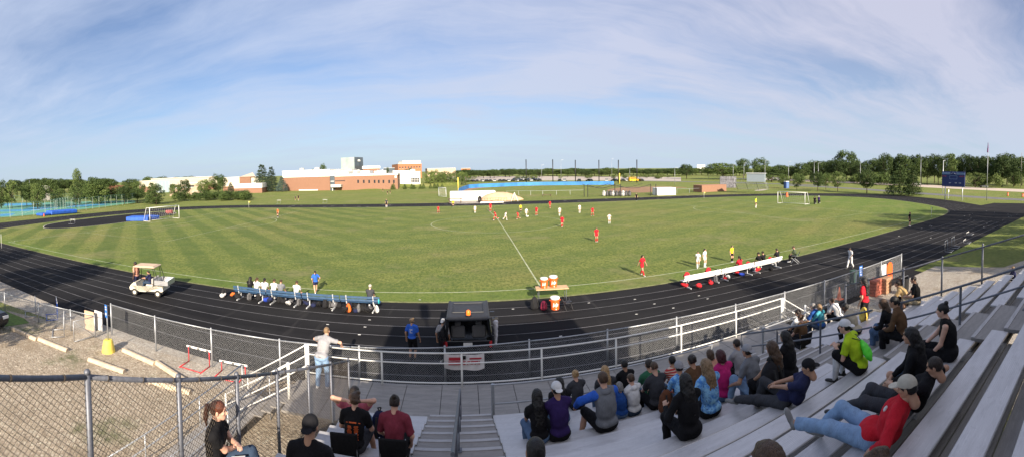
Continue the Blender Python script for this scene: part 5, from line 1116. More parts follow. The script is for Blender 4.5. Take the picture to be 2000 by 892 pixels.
# far middle treeline
xs_ = [892+i*9.6+rt.uniform(-3, 3) for i in range(60)]
for i, x in enumerate(xs_): tree(x, rt.uniform(327, 332)+(x-1180)*-.006, 0, rt.uniform(22, 34), rt.choice(['round', 'wide']), rt.choice(['dark', 'dark', 'mid']), '%s tree from the left in the distant line beyond the car park' % ordw(i), dist=rt.uniform(330, 420), group='distant trees beyond the car park')
xs_ = sorted([rt.uniform(826, 905) for _ in range(14)])
for i, x in enumerate(xs_): tree(x, rt.uniform(331, 340), 0, rt.uniform(18, 26), 'loose', rt.choice(['light', 'mid']), '%s young tree from the left beside the white building' % ordw(i), dist=rt.uniform(190, 235), group='young trees beside the white building')
xs_ = sorted([rt.uniform(905, 1330) for _ in range(22)])
for i, x in enumerate(xs_): tree(x, rt.uniform(338, 345), 0, rt.uniform(10, 18), rt.choice(['loose', 'tall']), rt.choice(['light', 'mid']), '%s small pale tree from the left along the car park' % ordw(i), dist=rt.uniform(265, 300), group='small trees along the car park')
for i, x in enumerate((781, 795, 799, 812, 818, 832, 840, 846, 855, 756, 759)): tree(x, rt.uniform(356, 359), 0, 7, 'conifer', 'mid', '%s small conical shrub planted on the bank by the white building' % ordw(i), dist=168, group='conical shrubs on the bank')
for i, (x, yt, w_) in enumerate(((620, 320, 14), (790, 328, 22), (748, 326, 6), (600, 330, 10))): tree(x, yt, 0, w_, 'round', 'dark', ('dark tree top showing above the gym roof', 'dark rounded tree in front of the orange building', 'thin dark tree between the brick and the glass buildings', 'small tree behind the gym roof')[i], dist=300)
# right treeline
xs_ = [1495+i*12.5+rt.uniform(-5, 5) for i in range(44)]
for i, x in enumerate(xs_):
    yt = 322-(x-1500)*.05+rt.uniform(-4, 5) if x < 1720 else 305+rt.uniform(-7, 6); tree(x, yt, 0, rt.uniform(26, 44), rt.choice(['round', 'wide', 'round']), rt.choice(['dark', 'mid', 'dark']), '%s tree from the left in the treeline beyond the right road' % ordw(i), dist=rt.uniform(205, 260) if x > 1600 else rt.uniform(230, 300), group='trees beyond the right road')
xs_ = sorted([rt.uniform(1495, 2010) for _ in range(26)])
for i, x in enumerate(xs_): tree(x, rt.uniform(332, 341), 0, rt.uniform(26, 44), 'bush' if i % 3 else 'loose', rt.choice(['mid', 'light', 'dark']), '%s low tree from the left under the treeline beyond the road' % ordw(i), dist=rt.uniform(190, 230), group='low trees beyond the right road')
# trees behind the bleachers (they throw the shade on the track and lawns)
for i, (x, y, h_, w_) in enumerate(((33.5, -4.5, 13, 6), (38, -5, 12, 6), (20.5, -3, 11.5, 4), (38, -7, 10, 8), (46, -8, 11, 8), (53, -1, 15.5, 8), (62, 0, 16, 10), (72, 2, 15, 9), (-25, -5, 13.5, 7), (-36, -8, 14, 9), (-18.3, -2, 8, 4.5))):
    tree_at(Vector((x, y, 0)), h_, w_, 'round', 'mid', '%s broad tree standing behind the bleachers' % ordw(i), 'trees behind the bleachers')
# ------------------------------------------------------------------ buildings
def brickm(name, a, s=1.0):
    m, N, L, b = nodes(name); t = NT(N, L); tc = N.new('ShaderNodeTexCoord').outputs['Object']; br = N.new('ShaderNodeTexBrick'); mp = t.mapping(tc, (1, 1, 1), (rad(90), 0, 0)); L.new(mp, br.inputs['Vector']); br.inputs['Scale'].default_value = 2.0
    br.inputs['Color1'].default_value = (*a, 1); br.inputs['Color2'].default_value = (*[v*.85 for v in a], 1); br.inputs['Mortar'].default_value = (*[v*1.15 for v in a], 1); n = t.noise(tc, .25, 4, .6); c = t.mix(t.math('MULTIPLY', t.rng(n, .4, .7), .25), br.outputs['Color'], tuple(v*.8 for v in a)); L.new(c, b.inputs['Base Color']); b.inputs['Roughness'].default_value = .9; return m
BRICK = brickm('brick_red', (.27, .145, .095)); BRICKO = brickm('brick_orange', (.38, .16, .08)); CREAMW = mat('cream_wall', (.62, .56, .44), .8, var=.06, scale=.3); WHITEW = mat('white_wall', (.75, .74, .70), .8, var=.05, scale=.3); WIN = mat('window_dark', (.025, .03, .04), .12); GLT = mat('glass_pale', (.30, .36, .36), .15, var=.15, scale=.15); GLD = mat('glass_dark', (.09, .11, .13), .12, var=.3, scale=.15); TAN_ = mat('tan_wall', (.50, .38, .28), .85, var=.08, scale=.3)
def frame_of(A, B): d = (B-A); return d.length, math.atan2(d.y, d.x)
def bld(name, label, A, B, bands, depth, wins=(), cat='building', roof=None):
    """A, B ground corners of the wall that faces the field; bands: (z0, z1, material, part name, out)"""
    A = Vector((A[0], A[1], 0)); B = Vector((B[0], B[1], 0)); L_, a = frame_of(A, B); t_ = thing(name, label, cat, A, a)
    for z0, z1, m, nm, out in bands: MB().box((L_/2, depth/2, (z0+z1)/2), (L_+2*out, depth+2*out, z1-z0)).build(nm, m, t_)
    zt = max(b_[1] for b_ in bands); MB().box((L_/2, depth/2, zt+.1), (L_+.3, depth+.3, .2)).build('roof', roof or WHITEW, t_)
    for w_ in wins:
        u0, u1, z0, z1 = w_[:4]; m = w_[4] if len(w_) > 4 else WIN; o = MB().box(((u0+u1)/2*L_, -.02, (z0+z1)/2), ((u1-u0)*L_, .10, z1-z0)).build(w_[5] if len(w_) > 5 else 'window', m, t_)
        if len(w_) <= 4 and (u1-u0)*L_ > 1: MB().box(((u0+u1)/2*L_, -.03, z0-.08), ((u1-u0)*L_+.3, .18, .16)).build('sill', WHITEW, o)
    return t_
A, B = g(553, 372.5), g(645, 371.5); zt = lambda p, x, y: topz(p, x, y)
def roof_unit(label, p, s_, z): t_ = thing('roof_unit', label, 'roof unit', (p.x, p.y, z), .1, 'roof units'); MB().bbox((0, 0, s_*.4), (s_*1.6, s_, s_*.8), .08).build('housing', mat('unit_gray', (.40, .40, .38), .7, var=.1), t_); MB().lathe([(0, s_*.8), (s_*.3, s_*.8), (s_*.3, s_*.95), (0, s_*.95)], n=10).build('fan', GALV, t_)
b1 = bld('gymnasium', 'long brick gymnasium wall with white upper band behind the spruces', A, B, [(0, zt(B, 645, 344), BRICK, 'wall', 0), (zt(B, 645, 344), zt(B, 645, 331), WHITEW, 'upper_wall', .05)], 30, [(.35, .75, .05, .5, WHITEW, 'ledge')])
B0 = B; C1 = gy(777, 360, 170); D1_ = gy(654, 371.5, 167.5); z1 = zt(C1, 777, 341)
b2 = bld('school_wing', 'brick school wing with a row of small windows beside the glass stair', D1_, C1, [(0, z1, BRICK, 'wall', 0), (z1, z1+.45, WHITEW, 'parapet', .06)], 26, [((x-654)/123., (x+3.2-654)/123., zt(C1, x, 357.3), zt(C1, x, 351.2)) for x in (699, 710, 720.5, 731, 739, 748, 759, 768)]+[(0.01, .17, zt(C1, 660, 354), zt(C1, 660, 352.6), WIN, 'slit_window'), (.955, .985, zt(C1, 774, 347), zt(C1, 774, 342.6), WHITEW, 'sign')])
bld('school_hall', 'white upper hall roof rising behind the brick school wing', gy(650, 365, 176), gy(722, 365, 178), [(0, zt(gy(690, 365, 177), 690, 334.5), WHITEW, 'wall', 0)], 18)
a_, b_ = gy(645.4, 371, 167.2), gy(654, 371, 167.2); bld('glass_stair', 'dark glazed stair tower between the gym and the school wing', a_, b_, [(0, zt(a_, 650, 343), GLD, 'glass_wall', 0)], 6, [(.1, .9, 3.9, 4.1, WHITEW, 'transom')])
a_, b_ = gy(646.5, 371, 164.5), gy(665, 371, 164.5); t_ = bld('entrance_canopy', 'white canopy over the school entrance doors', a_, b_, [(zt(a_, 650, 365.3), zt(a_, 650, 361.5), WHITEW, 'canopy', 0)], 3)
MB().box((.3, 1.4, zt(a_, 650, 365.3)/2), (.3, .3, zt(a_, 650, 365.3))).build('pillar', WHITEW, t_)
a_, b_ = gy(778, 359, 186), gy(821, 359, 190); z1 = zt(a_, 780, 336)
bld('white_building', 'white flat roofed building with a dark window band right of the brick wing', a_, b_, [(0, z1, WHITEW, 'wall', 0)], 22, [((x-778)/43, (x+2.6-778)/43, zt(b_, x, y1), zt(b_, x, y0)) for x in (803.2, 806.4, 809.6, 812.8, 816) for y0, y1 in ((347.2, 350.7), (351.2, 355.6))])
bld('white_block', 'taller white block at the left of the white building', gy(768, 350, 189), gy(799.5, 350, 189.5), [(0, zt(a_, 790, 333.3), WHITEW, 'wall', 0)], 16)
for i, (x, ys, s_, d_) in enumerate(((662, 334.5, 1.2, 180), (684, 334.5, 1.4, 182), (700, 334.5, 1.0, 182), (738, 340.2, 2.0, 176), (747, 340.2, 2.2, 176), (806, 335.6, 1.6, 196), (590, 332, 1.2, 186), (620, 331.5, 1.4, 184))): p = gd(x, 340, d_); roof_unit('%s small grey roof unit from the left on the school roofs' % ORD[i], p, s_, topz(p, x, ys)-.05)
# glass office tower far behind
R0 = 430; a_, c_, b_ = gd(667, 340, R0), gd(693, 340, R0*.985), gd(709, 340, R0*1.02)
t_ = thing('office_tower', 'tall glass office tower with pale left face and dark right face', 'building'); zt_ = zt(c_, 693, 306.5)
for nm, p, q, m in (('left_face', a_, c_, GLT), ('right_face', c_, b_, GLD)): mb = MB(); mb.bar((p.x, p.y, zt_/2), (q.x, q.y, zt_/2), 1.0, zt_); mb.build(nm, m, t_)
mb = MB(); mb.add([(a_.x, a_.y, zt_), (c_.x, c_.y, zt_), (b_.x, b_.y, zt_), (a_.x+b_.x-c_.x, a_.y+b_.y-c_.y, zt_)], [(0, 1, 2, 3)]); mb.build('roof', GLD, t_)
d_ = (b_-c_).normalized(); s_ = c_.lerp(b_, .5); mb = MB()
for i in range(5): q = s_+d_*(i-2)*.9; mb.box((q.x-d_.y*-.8, q.y-.9, zt(c_, 700, 313)+.4*(i % 2)), (.6, .3, 1.7-.5*(i % 2)))
mb.build('sign', WHITEW, t_)
bld('brick_building', 'brick building with white cornice right of the glass tower', gd(709, 345, 330), gd(742, 345, 330), [(0, zt(gd(709, 345, 330), 720, 329), BRICK, 'wall', 0), (zt(gd(709, 345, 330), 720, 329), zt(gd(709, 345, 330), 720, 324.5), WHITEW, 'cornice', .4)], 30)
bld('dark_glass_building', 'low dark glass building between the brick and orange buildings', gd(750, 342, 360), gd(771, 342, 360), [(0, zt(gd(760, 342, 360), 760, 328), GLD, 'wall', 0)], 20)
q = gd(800, 342, 420); bld('orange_building', 'orange brick building with white penthouse behind the white building', gd(778, 342, 420), gd(824, 342, 425), [(0, zt(q, 800, 319.5), BRICKO, 'wall', 0)], 40, [(.05+.12*i, .10+.12*i, zt(q, 800, 328), zt(q, 800, 325)) for i in range(8)]); bld('penthouse', 'white penthouse storey on top of the orange brick building', gd(787, 342, 424), gd(822, 342, 428), [(zt(q, 800, 319), zt(q, 800, 313.5), WHITEW, 'wall', 0)], 25)
bld('low_orange_building', 'long low orange building behind the young trees', gd(835, 342, 450), gd(890, 342, 455), [(0, zt(gd(860, 342, 450), 860, 328.5), TAN_, 'wall', 0)], 20); bld('orange_block', 'orange brick block at the right end of the low orange building', gd(901, 343, 430), gd(919, 343, 430), [(0, zt(gd(910, 343, 430), 910, 328.5), BRICKO, 'wall', 0)], 20, [(.2+.25*i, .32+.25*i, 5, 7.5) for i in range(3)])
# school on the left
q = gd(350, 365, 250); ws = [(.03+.05*i, .055+.05*i, zt(q, 350, 357.5), zt(q, 350, 355)) for i in range(19)]
bld('school_main', 'long two storey cream and brick school building behind the trees', gd(288, 370, 250), gd(424, 365, 262), [(0, zt(q, 350, 362), BRICK, 'wall', 0), (zt(q, 350, 362), zt(q, 350, 350.5), CREAMW, 'upper_wall', .1)], 30, ws); bld('school_attic', 'brick band storey along the top of the long school building', gd(305, 370, 262), gd(424, 365, 272), [(0, zt(q, 350, 347), TAN_, 'wall', 0)], 20)
q = gd(318, 368, 235); bld('glass_entrance', 'pale glass entrance block of the school', gd(308, 372, 235), gd(332, 371, 236), [(0, zt(q, 318, 352), mat('glass_sky', (.35, .45, .5), .2), 'wall', 0)], 12, [(.3*i+.05, .3*i+.07, 0, 6, WHITEW, 'mullion') for i in range(4)])
q = gd(358, 377, 170); bld('flat_roofed_hut', 'low flat roofed tan hut in front of the school', gd(343, 378, 170), gd(375, 377, 172), [(0, zt(q, 358, 367), TAN_, 'wall', 0)], 10)
q = gd(370, 372, 205); bld('school_annex', 'cream school annex with dark window band left of the maple', gd(360, 373, 205), gd(398, 371, 207), [(0, zt(q, 370, 361), TAN_, 'wall', 0), (zt(q, 370, 361), zt(q, 370, 357.5), CREAMW, 'upper_wall', .2)], 12, [(.1, .5, zt(q, 370, 365), zt(q, 370, 362))])
q = gd(465, 372, 205); bld('school_right_wing', 'cream and brick right wing of the school with square windows', gd(436, 376, 205), gd(506, 372, 205), [(0, zt(q, 465, 363), BRICK, 'wall', 0), (zt(q, 465, 363), zt(q, 465, 346), CREAMW, 'upper_wall', .1)], 20, [(.05+.07*i, .085+.07*i, zt(q, 465, 354.5), zt(q, 465, 350.5)) for i in range(6)]+[(.72, .85, zt(q, 465, 352), zt(q, 465, 348.5))])
q = gd(480, 372, 190); bld('school_low_wing', 'low brick wing with a white band before the spruces', gd(458, 376.5, 182), gd(512, 374.5, 178), [(0, zt(gd(480, 375, 180), 480, 367), BRICK, 'wall', 0), (zt(gd(480, 375, 180), 480, 367), zt(gd(480, 375, 180), 480, 359.5), WHITEW, 'upper_wall', .1)], 10, [(.1, .45, zt(gd(480, 375, 180), 480, 373.5), zt(gd(480, 375, 180), 480, 372))])
A = gd(468, 360, 204); B = gd(499, 360, 204); L_, a = frame_of(A, B); t_ = thing('gabled_tower', 'brick tower with a pale sloped roof on the school', 'building', (A.x, A.y, 0), a); z0, z1, z2 = 0, zt(A, 480, 345), zt(A, 480, 337); MB().box((L_*.35, 3, z1/2), (L_*.7, 6, z1)).build('wall', BRICK, t_); mb = MB(); mb.add([(0, -.3, z1), (L_, -.3, z1), (L_, 6.3, z1), (0, 6.3, z1), (L_*.85, -.3, z2), (L_*.85, 6.3, z2)], [(0, 1, 4), (1, 2, 5, 4), (2, 3, 5), (0, 4, 5, 3)]); mb.build('roof', mat('roof_pink', (.5, .38, .32), .8), t_)
bld('low_roofed_house', 'low flat roofed house among the trees behind the courts', gd(68, 372, 190), gd(97, 371, 190), [(0, zt(gd(80, 372, 190), 80, 363), mat('house_gray', (.35, .33, .32), .8), 'wall', 0)], 12, [(.2, .4, 2, 4)])
q = gd(1369, 340, 900); bld('white_tower', 'white high-rise tower on the horizon beyond the right treeline', gd(1361.5, 340, 900), gd(1377, 340, 900), [(0, zt(q, 1369, 321.5), WHITEW, 'wall', 0)], 18, [(.28, .42, 10, zt(q, 1369, 322.5), GLT), (.46, .60, 10, zt(q, 1369, 322.5), GLT), (.64, .75, 10, zt(q, 1369, 322.5), GLT)]); bld('cream_warehouse', 'low cream warehouse below the white tower', gd(1354, 342, 600), gd(1378, 342, 600), [(0, zt(gd(1366, 342, 600), 1366, 331.5), CREAMW, 'wall', 0)], 20)
# ------------------------------------------------------------------ baseball field
slab('white_shelter', 'long white block shelter beside the sand pile at the far track', 'shelter', g(879, 392), g(968, 390), 4, topz(g(920, 391), 920, 373.5), WHITEW, bev=.05)
F = Field(.3); F.ell((0, 0, 0), (4.6, 3, 2.0), k=.3); F.ell((2.6, 0, 0), (3.2, 2.5, 1.0), k=.5); F.cut((0, 0, 0), (0, 0, -1)); P, Q = F.mesh(.3, wob=.06, wf=2); o = link_mesh('sand_pile', np_mesh('sand_pile', [(P, Q, 0)], [mat('sand', (.55, .38, .24), .95, var=.1, scale=1, bump=.4)])); p = g(977, 392); o.location = (p.x, p.y+1.5, 0); tag(o, 'heap of tan sand right of the white shelter', 'sand pile')
p = g(889, 396); t_ = thing('picnic_table', 'brown picnic table in front of the white shelter', 'table', p); MB().box((0, 0, .95), (3.4, .9, .12)).build('tabletop', BARK, t_)
for x in (-1.3, 1.3): MB().box((x, 0, .45), (.2, .8, .9)).build('leg', BARK, t_)
p = g(937, 395); t_ = thing('tire', 'large black tire standing by the far track', 'tire', p, rad(62)); MB().lathe([(.35, -.15), (.72, -.15), (.72, .15), (.35, .15), (.35, -.15)], (0, 0, .72), 18, 'y').build('tyre', RUB, t_)
t_ = thing('low_railing', 'low rusty railing between the tire and the sand pile', 'railing'); A, B = g(941, 395), g(990, 393); mb = MB(); mb.tube((A.x, A.y, .9), (B.x, B.y, .9), .04); mb.build('rail', mat('rust', (.3, .13, .08), .9), t_)
for i in range(10): q = A.lerp(B, i/9); MB().tube((q.x, q.y, 0), (q.x, q.y, .95), .035, 6).build('post', MATS['rust'], t_)
slab('white_board', 'long white board lying by the far track', 'board', g(938, 396.5), g(984, 395.5), .4, .3, WHITEP); 
t_ = thing('a_frame', 'white wooden a-frame stand beside the far track', 'stand', g(1005, 393)); mb = MB(); mb.tube((-.8, 0, 0), (0, 0, 2), .06, 6); mb.tube((.8, 0, 0), (0, 0, 2), .06, 6); mb.tube((0, 1, 0), (0, 0, 2), .06, 6); mb.build('frame', WHITEP, t_)
for x, y0, y1, lb in ((895, 376, 346, 'yellow foul pole at the left end of the blue fence'), (1210, 359, 338, 'yellow foul pole at the right end of the blue fence')): p = g(x, y0); o = MB().tube((0, 0, 0), (0, 0, topz(p, x, y1)), .16 if x < 1000 else .28, 8).build('foul_pole', YEL, None, True); o.location = p; tag(o, lb, 'foul pole', 'foul poles')
pf = [(896, 377), (899, 375), (904, 372), (916, 367.5), (935, 366), (960, 365), (1010, 362.7), (1060, 361.6), (1120, 361), (1199, 360.3)]; mb = MB(); P0 = [g(*q) for q in pf]
for a_, b_ in zip(P0[:-1], P0[1:]): h_ = 1.5; mb.bar((a_.x, a_.y, h_/2), (b_.x, b_.y, h_/2), .08, h_)
o = mb.build('outfield_fence', mat('fence_blue', (.04, .20, .52), .7, var=.25, scale=.4)); tag(o, 'long blue outfield fence curving around the baseball field', 'fence')
for i, (x, yt) in enumerate(zip((1028, 1080, 1124, 1170, 1208, 1244), (311, 311, 312, 312, 312, 311.5))): p = gd(x, 355, 214 if i < 4 else 200); o = MB().tube((0, 0, 0), (0, 0, topz(p, x, yt)), .24, 6).build('net_pole', BLK, None, True); o.location = (p.x, p.y, 0); tag(o, '%s tall dark net pole from the left behind the blue fence' % ORD[i], 'net pole', 'tall net poles')
# batting enclosure and dugouts
t_ = thing('batting_cage', 'dark netted batting cage with sagging top net beside the far track', 'batting cage')
for x, yb, yt in ((1141, 384, 360), (1148, 384.5, 360), (1201, 384, 359), (1212, 384, 359), (1271, 382, 359), (1281, 382, 359)): p = g(x, yb); MB().tube((p.x, p.y, 0), (p.x, p.y, topz(p, x, yt)), .09, 6).build('post', BLK, t_)
mb = MB()
for (xa, xb) in ((1148, 1201), (1201, 1271)):
    A, B = g(xa, 384.3), g(xb, 383 if xb > 1250 else 384); za, zb_ = topz(A, xa, 360.5), topz(B, xb, 359.5); pts = [A.lerp(B, i/10)+Vector((0, 0, za+(zb_-za)*i/10-.9*math.sin(math.pi*i/10))) for i in range(11)]; mb.path(pts, .07, 5); mb.path([p+Vector((0, 5, 0)) for p in pts], .05, 5)
    for i in range(0, 41): q = A.lerp(B, i/40); mb.tube((q.x, q.y, .1), (q.x, q.y, za-.9*math.sin(math.pi*i/40)), .006, 3)
    for k in range(12): z = .3+k*.3; mb.tube((A.x, A.y, z), (B.x, B.y, z), .006, 3)
mb.build('net', BLK, t_)
for i in range(9): x = 1180+i*6.2; p = g(x, 382.5); bag('equipment_bag', '%s grey covered bundle from the left inside the batting cage' % ORD[i], p, 1.6, 'gray' if i % 3 else 'white', i, 'bundles in the batting cage')
slab('white_dugout', 'pale block dugout right of the batting cage', 'dugout', g(1284, 381.5), g(1320, 380.5), 4, topz(g(1300, 381), 1300, 366.5), WHITEW, bev=.05); slab('brick_dugout', 'low brick dugout left of the small grandstand', 'dugout', g(1371, 375.5), g(1419, 373), 4, topz(g(1395, 374), 1395, 360.5), BRICK, bev=.05); slab('fence_screen', 'dark slatted screen standing behind the brick dugout', 'fence', gd(1406, 370, 148), gd(1438, 370, 150), .3, 4.2, mat('screen_gray', (.12, .12, .14), .8, var=.6, scale=1.5), bev=.05)
t_ = thing('small_grandstand', 'small aluminium grandstand with a glazed press box on the ball field', 'grandstand', gd(1438, 372, 122), rad(-52)); 
for k in range(6): MB().box((4.8, -k*.7+2, .5+.42*k), (9.6, .4, .06)).build('seat', LEGW, t_)
for x in (0, 3.2, 6.4, 9.6): MB().bar((x, 2.2, .2), (x, -1.8, 2.6), .1, .1).build('frame', GALV, t_)
MB().box((6.6, -2.9, 4.0), (5.2, 1.8, 2.3)).build('press_box', mat('pbox_gray', (.25, .3, .34), .5), t_); MB().box((6.6, -2.9, 5.3), (5.6, 2.2, .2)).build('roof', LEGW, t_)
mb = MB(); mb.path([(0, -2, 3.6), (9.6, -2, 3.6)], .05); [mb.tube((x, -2, 2.6), (x, -2, 3.6), .04) for x in range(0, 10, 2)]; mb.build('railing', LEGW, t_)
t_ = thing('portable_toilet', 'blue portable toilet with white roof under a small tree', 'toilet', g(1536, 367.5)); MB().bbox((0, 0, 1.2), (1.6, 1.2, 2.4), .05).build('cabin', mat('toilet_blue', (.05, .10, .28), .5), t_); MB().bbox((0, 0, 2.5), (1.7, 1.3, .25), .1).build('roof', WHITEP, t_); MB().box((.1, -.62, 1.2), (.8, .04, 1.9)).build('door', mat('toilet_door', (.12, .2, .4), .5), t_)
# ------------------------------------------------------------------ fences round the tennis courts
def far_fence(label, pts, h, sp, m, r=.05):
    t_ = thing('court_fence', label, 'fence'); mb = MB(); P0 = [g(*q) for q in pts]
    for a_, b_ in zip(P0[:-1], P0[1:]):
        L_ = (b_-a_).length; n = max(1, int(L_/sp)); mb.tube((a_.x, a_.y, h), (b_.x, b_.y, h), r*.8, 5); mb.tube((a_.x, a_.y, h*.5), (b_.x, b_.y, h*.5), r*.5, 4)
        for i in range(n): q = a_.lerp(b_, i/n); MB().tube((q.x, q.y, 0), (q.x, q.y, h+.05), r, 6).build('post', m, t_)
        cp_ = chain_panel((a_.x, a_.y), (b_.x, b_.y), .05, h, .05, h, .55, .011); mb.add(cp_.v, cp_.f)
    mb.build('wire_mesh', mat('court_wire', (.10, .22, .17), .6), t_); return t_
far_fence('green wire fence along the near side of the tennis courts', [(-30, 428), (20, 424), (110, 416.5), (268, 396)], 3.3, 3.1, mat('court_post', (.42, .50, .44), .6)); far_fence('green wire fence along the far side of the tennis courts', [(-30, 398), (60, 396.5), (160, 393.5), (262, 391)], 3.3, 3.6, MATS['court_post'])
far_fence('green wire fence dividing the tennis courts', [(100, 414), (150, 399)], 3.3, 3.3, MATS['court_post'])
# ------------------------------------------------------------------ poles, scoreboard, flag
def pole(name, label, cat, x, yb, yt, r=.12, dist=None, m=None, arm=True, group='light poles'):
    p = gd(x, yb, dist) if dist else g(x, yb); p.z = 0; h = topz(p, x, yt); t_ = thing(name, label, cat, p, 0, group); MB().tube((0, 0, 0), (0, 0, h), r, 7, r*.6).build('pole', m or LEGW, t_, True)
    if arm: MB().bar((0, 0, h-.05), (1.6, 0, h+.1), .12, .1).build('lamp_head', m or LEGW, t_)
    return t_
for i, (x, yb, yt, ds) in enumerate(((1058, 352, 322, 260), (1096, 352, 312, 260), (1195, 352, 310, 300), (1230, 352, 327, 240), (1318, 355, 327, 170), (1384, 350, 324, 260), (1432, 347, 321, 200), (1453, 345, 318, 210), (1494, 348, 313, 190), (1540, 344, 315, 180), (1590, 350, 316, 170), (1598, 350, 318, 175), (1680, 352, 316, 175), (1798, 350, 304, 165))): pole('lamp_post', '%s slim lamp post from the left beyond the pitch' % ORD[i], 'lamp post', x, yb, yt, .09, ds, m=GALV)
for i, (x, yt) in enumerate(((59, 352), (349, 355), (1841, 313))): pole('pole', ('grey pole among the trees behind the tennis courts', 'dark slim pole in front of the school hut', 'white lamp pole with thick base left of the scoreboard')[i], 'pole', x, (395, 386, 378)[i], yt, (.12, .15, .14)[i], m=(GALV, BLK, LEGW)[i], arm=i == 2, group=None)
pole('utility_pole', 'wooden utility pole with crossarm at the right edge', 'utility pole', 1993.5, 366, 298, .16, m=mat('wood_pole', (.3, .27, .24), .9), group=None)
p = g(1927, 391); t_ = thing('flagpole', 'tall grey flagpole with a furled flag right of the scoreboard', 'flagpole', p); h = topz(p, 1927, 277); MB().tube((0, 0, 0), (0, 0, h), .11, 8, .05).build('pole', GALV, t_, True); F = Field(.05); F.cap((-.16, 0, h-.3), (-.28, 0, h-2.6), .10, .20); P, Q = F.mesh(.07, wob=.05, wf=8); link_mesh('flag', np_mesh('flag', [(P, Q, 0)], [mat('flag_cloth', (.30, .08, .14), .8, col2=(.08, .08, .25), scale=3)]), t_)
SBB = mat('board_blue', (.012, .025, .13), .5, var=.15, scale=.5); A, B = g(1845.5, 390.5), g(1879, 392); d_ = (B-A).normalized(); yaw = math.atan2(d_.y, d_.x)
t_ = thing('scoreboard', 'blue scoreboard on steel posts beside the curve of the track', 'scoreboard', A, yaw); ppm = CF/math.hypot(A.x, A.y); L_ = 44.5/33.5*(B-A).length; x0 = -(1845.5-1839)/33.5*(B-A).length; z0 = topz(A, 1850, 363.5); z1 = topz(A, 1850, 334.5); hh = z1-z0; xc = x0+L_/2
MB().bbox((xc, 0, (z0+z1)/2), (L_, .35, hh), .04).build('board', SBB, t_)
for x in (0, (B-A).length): MB().tube((x, .1, 0), (x, .1, z0+.3), .12, 8).build('post', LEGW, t_, True)
pn = MB().box((xc, -.19, z1-hh*.13), (L_*.98, .03, hh*.11)).build('stripe', mat('board_stripe', (.25, .38, .60), .5), t_); MB().box((xc, -.22, z1-hh*.13), (L_*.96, .03, hh*.03)).build('stripe_line', SBB, pn); MB().bbox((xc, -.25, z1-hh*.13), (L_*.26, .04, hh*.17), .05).build('emblem_panel', SBB, pn)
TM = lambda x, z: Matrix.Translation((x, -.30, z)) @ Matrix.Rotation(rad(90), 4, 'X')
WHT = mat('board_white', (.55, .6, .7), .5)
for q_ in (-1, 1): MB().bar((xc+q_*L_*.10, -.30, z1-hh*.17), (xc+q_*L_*.03, -.30, z1-hh*.09), .05, hh*.03, (0, 1, 0)).build('emblem', WHT, t_)
text_mesh('HOME', hh*.11, mat('board_red', (.5, .06, .05), .5), t_, 'lettering', TM(x0+L_*.10, z1-hh*.32)); text_mesh('GUEST', hh*.11, MATS['board_red'], t_, 'lettering', TM(x0+L_*.87, z1-hh*.32))
mb = MB()
for w_, h_, z in ((L_*.32, .05, z1-hh*.28), (L_*.32, .05, z1-hh*.5)): mb.box((xc, -.2, z), (w_, .03, h_))
for sx in (-1, 1): mb.box((xc+sx*L_*.16, -.2, z1-hh*.39), (.05, .03, hh*.22))
mb.build('frame_line', mat('board_stripe', (0, 0, 0)), t_)
for tx_, ux in (('888', .36), ('888', .62), ('888', .80)): text_mesh(tx_, hh*.10, WHT, t_, 'lettering', TM(x0+L_*ux, z0+hh*.24))
t_ = thing('road_sign', 'small white sign on a post under the scoreboard', 'sign', g(1852, 387.5)); p = g(1852, 387.5); MB().tube((0, 0, 0), (0, 0, topz(p, 1852, 375)), .06, 6).build('post', LEGW, t_); MB().box((0, -.08, topz(p, 1852, 372.5)), (.6, .05, .7)).build('panel', WHITEP, t_)
for i, (x, y) in enumerate(((1968, 382), (1997, 384))): t_ = thing('traffic_barrel', ('orange traffic barrel beside the service road left one', 'orange traffic barrel at the right edge of the road')[i], 'barrel', g(x, y), 0, 'orange barrels'); MB().lathe([(.32, 0), (.3, .3), (.3, 1.0), (.26, 1.05), (0, 1.05)], n=12).build('drum', ORANGE, t_, 'auto'); MB().lathe([(.31, .45), (.31, .6)], n=12).build('band', WHITEP, t_)
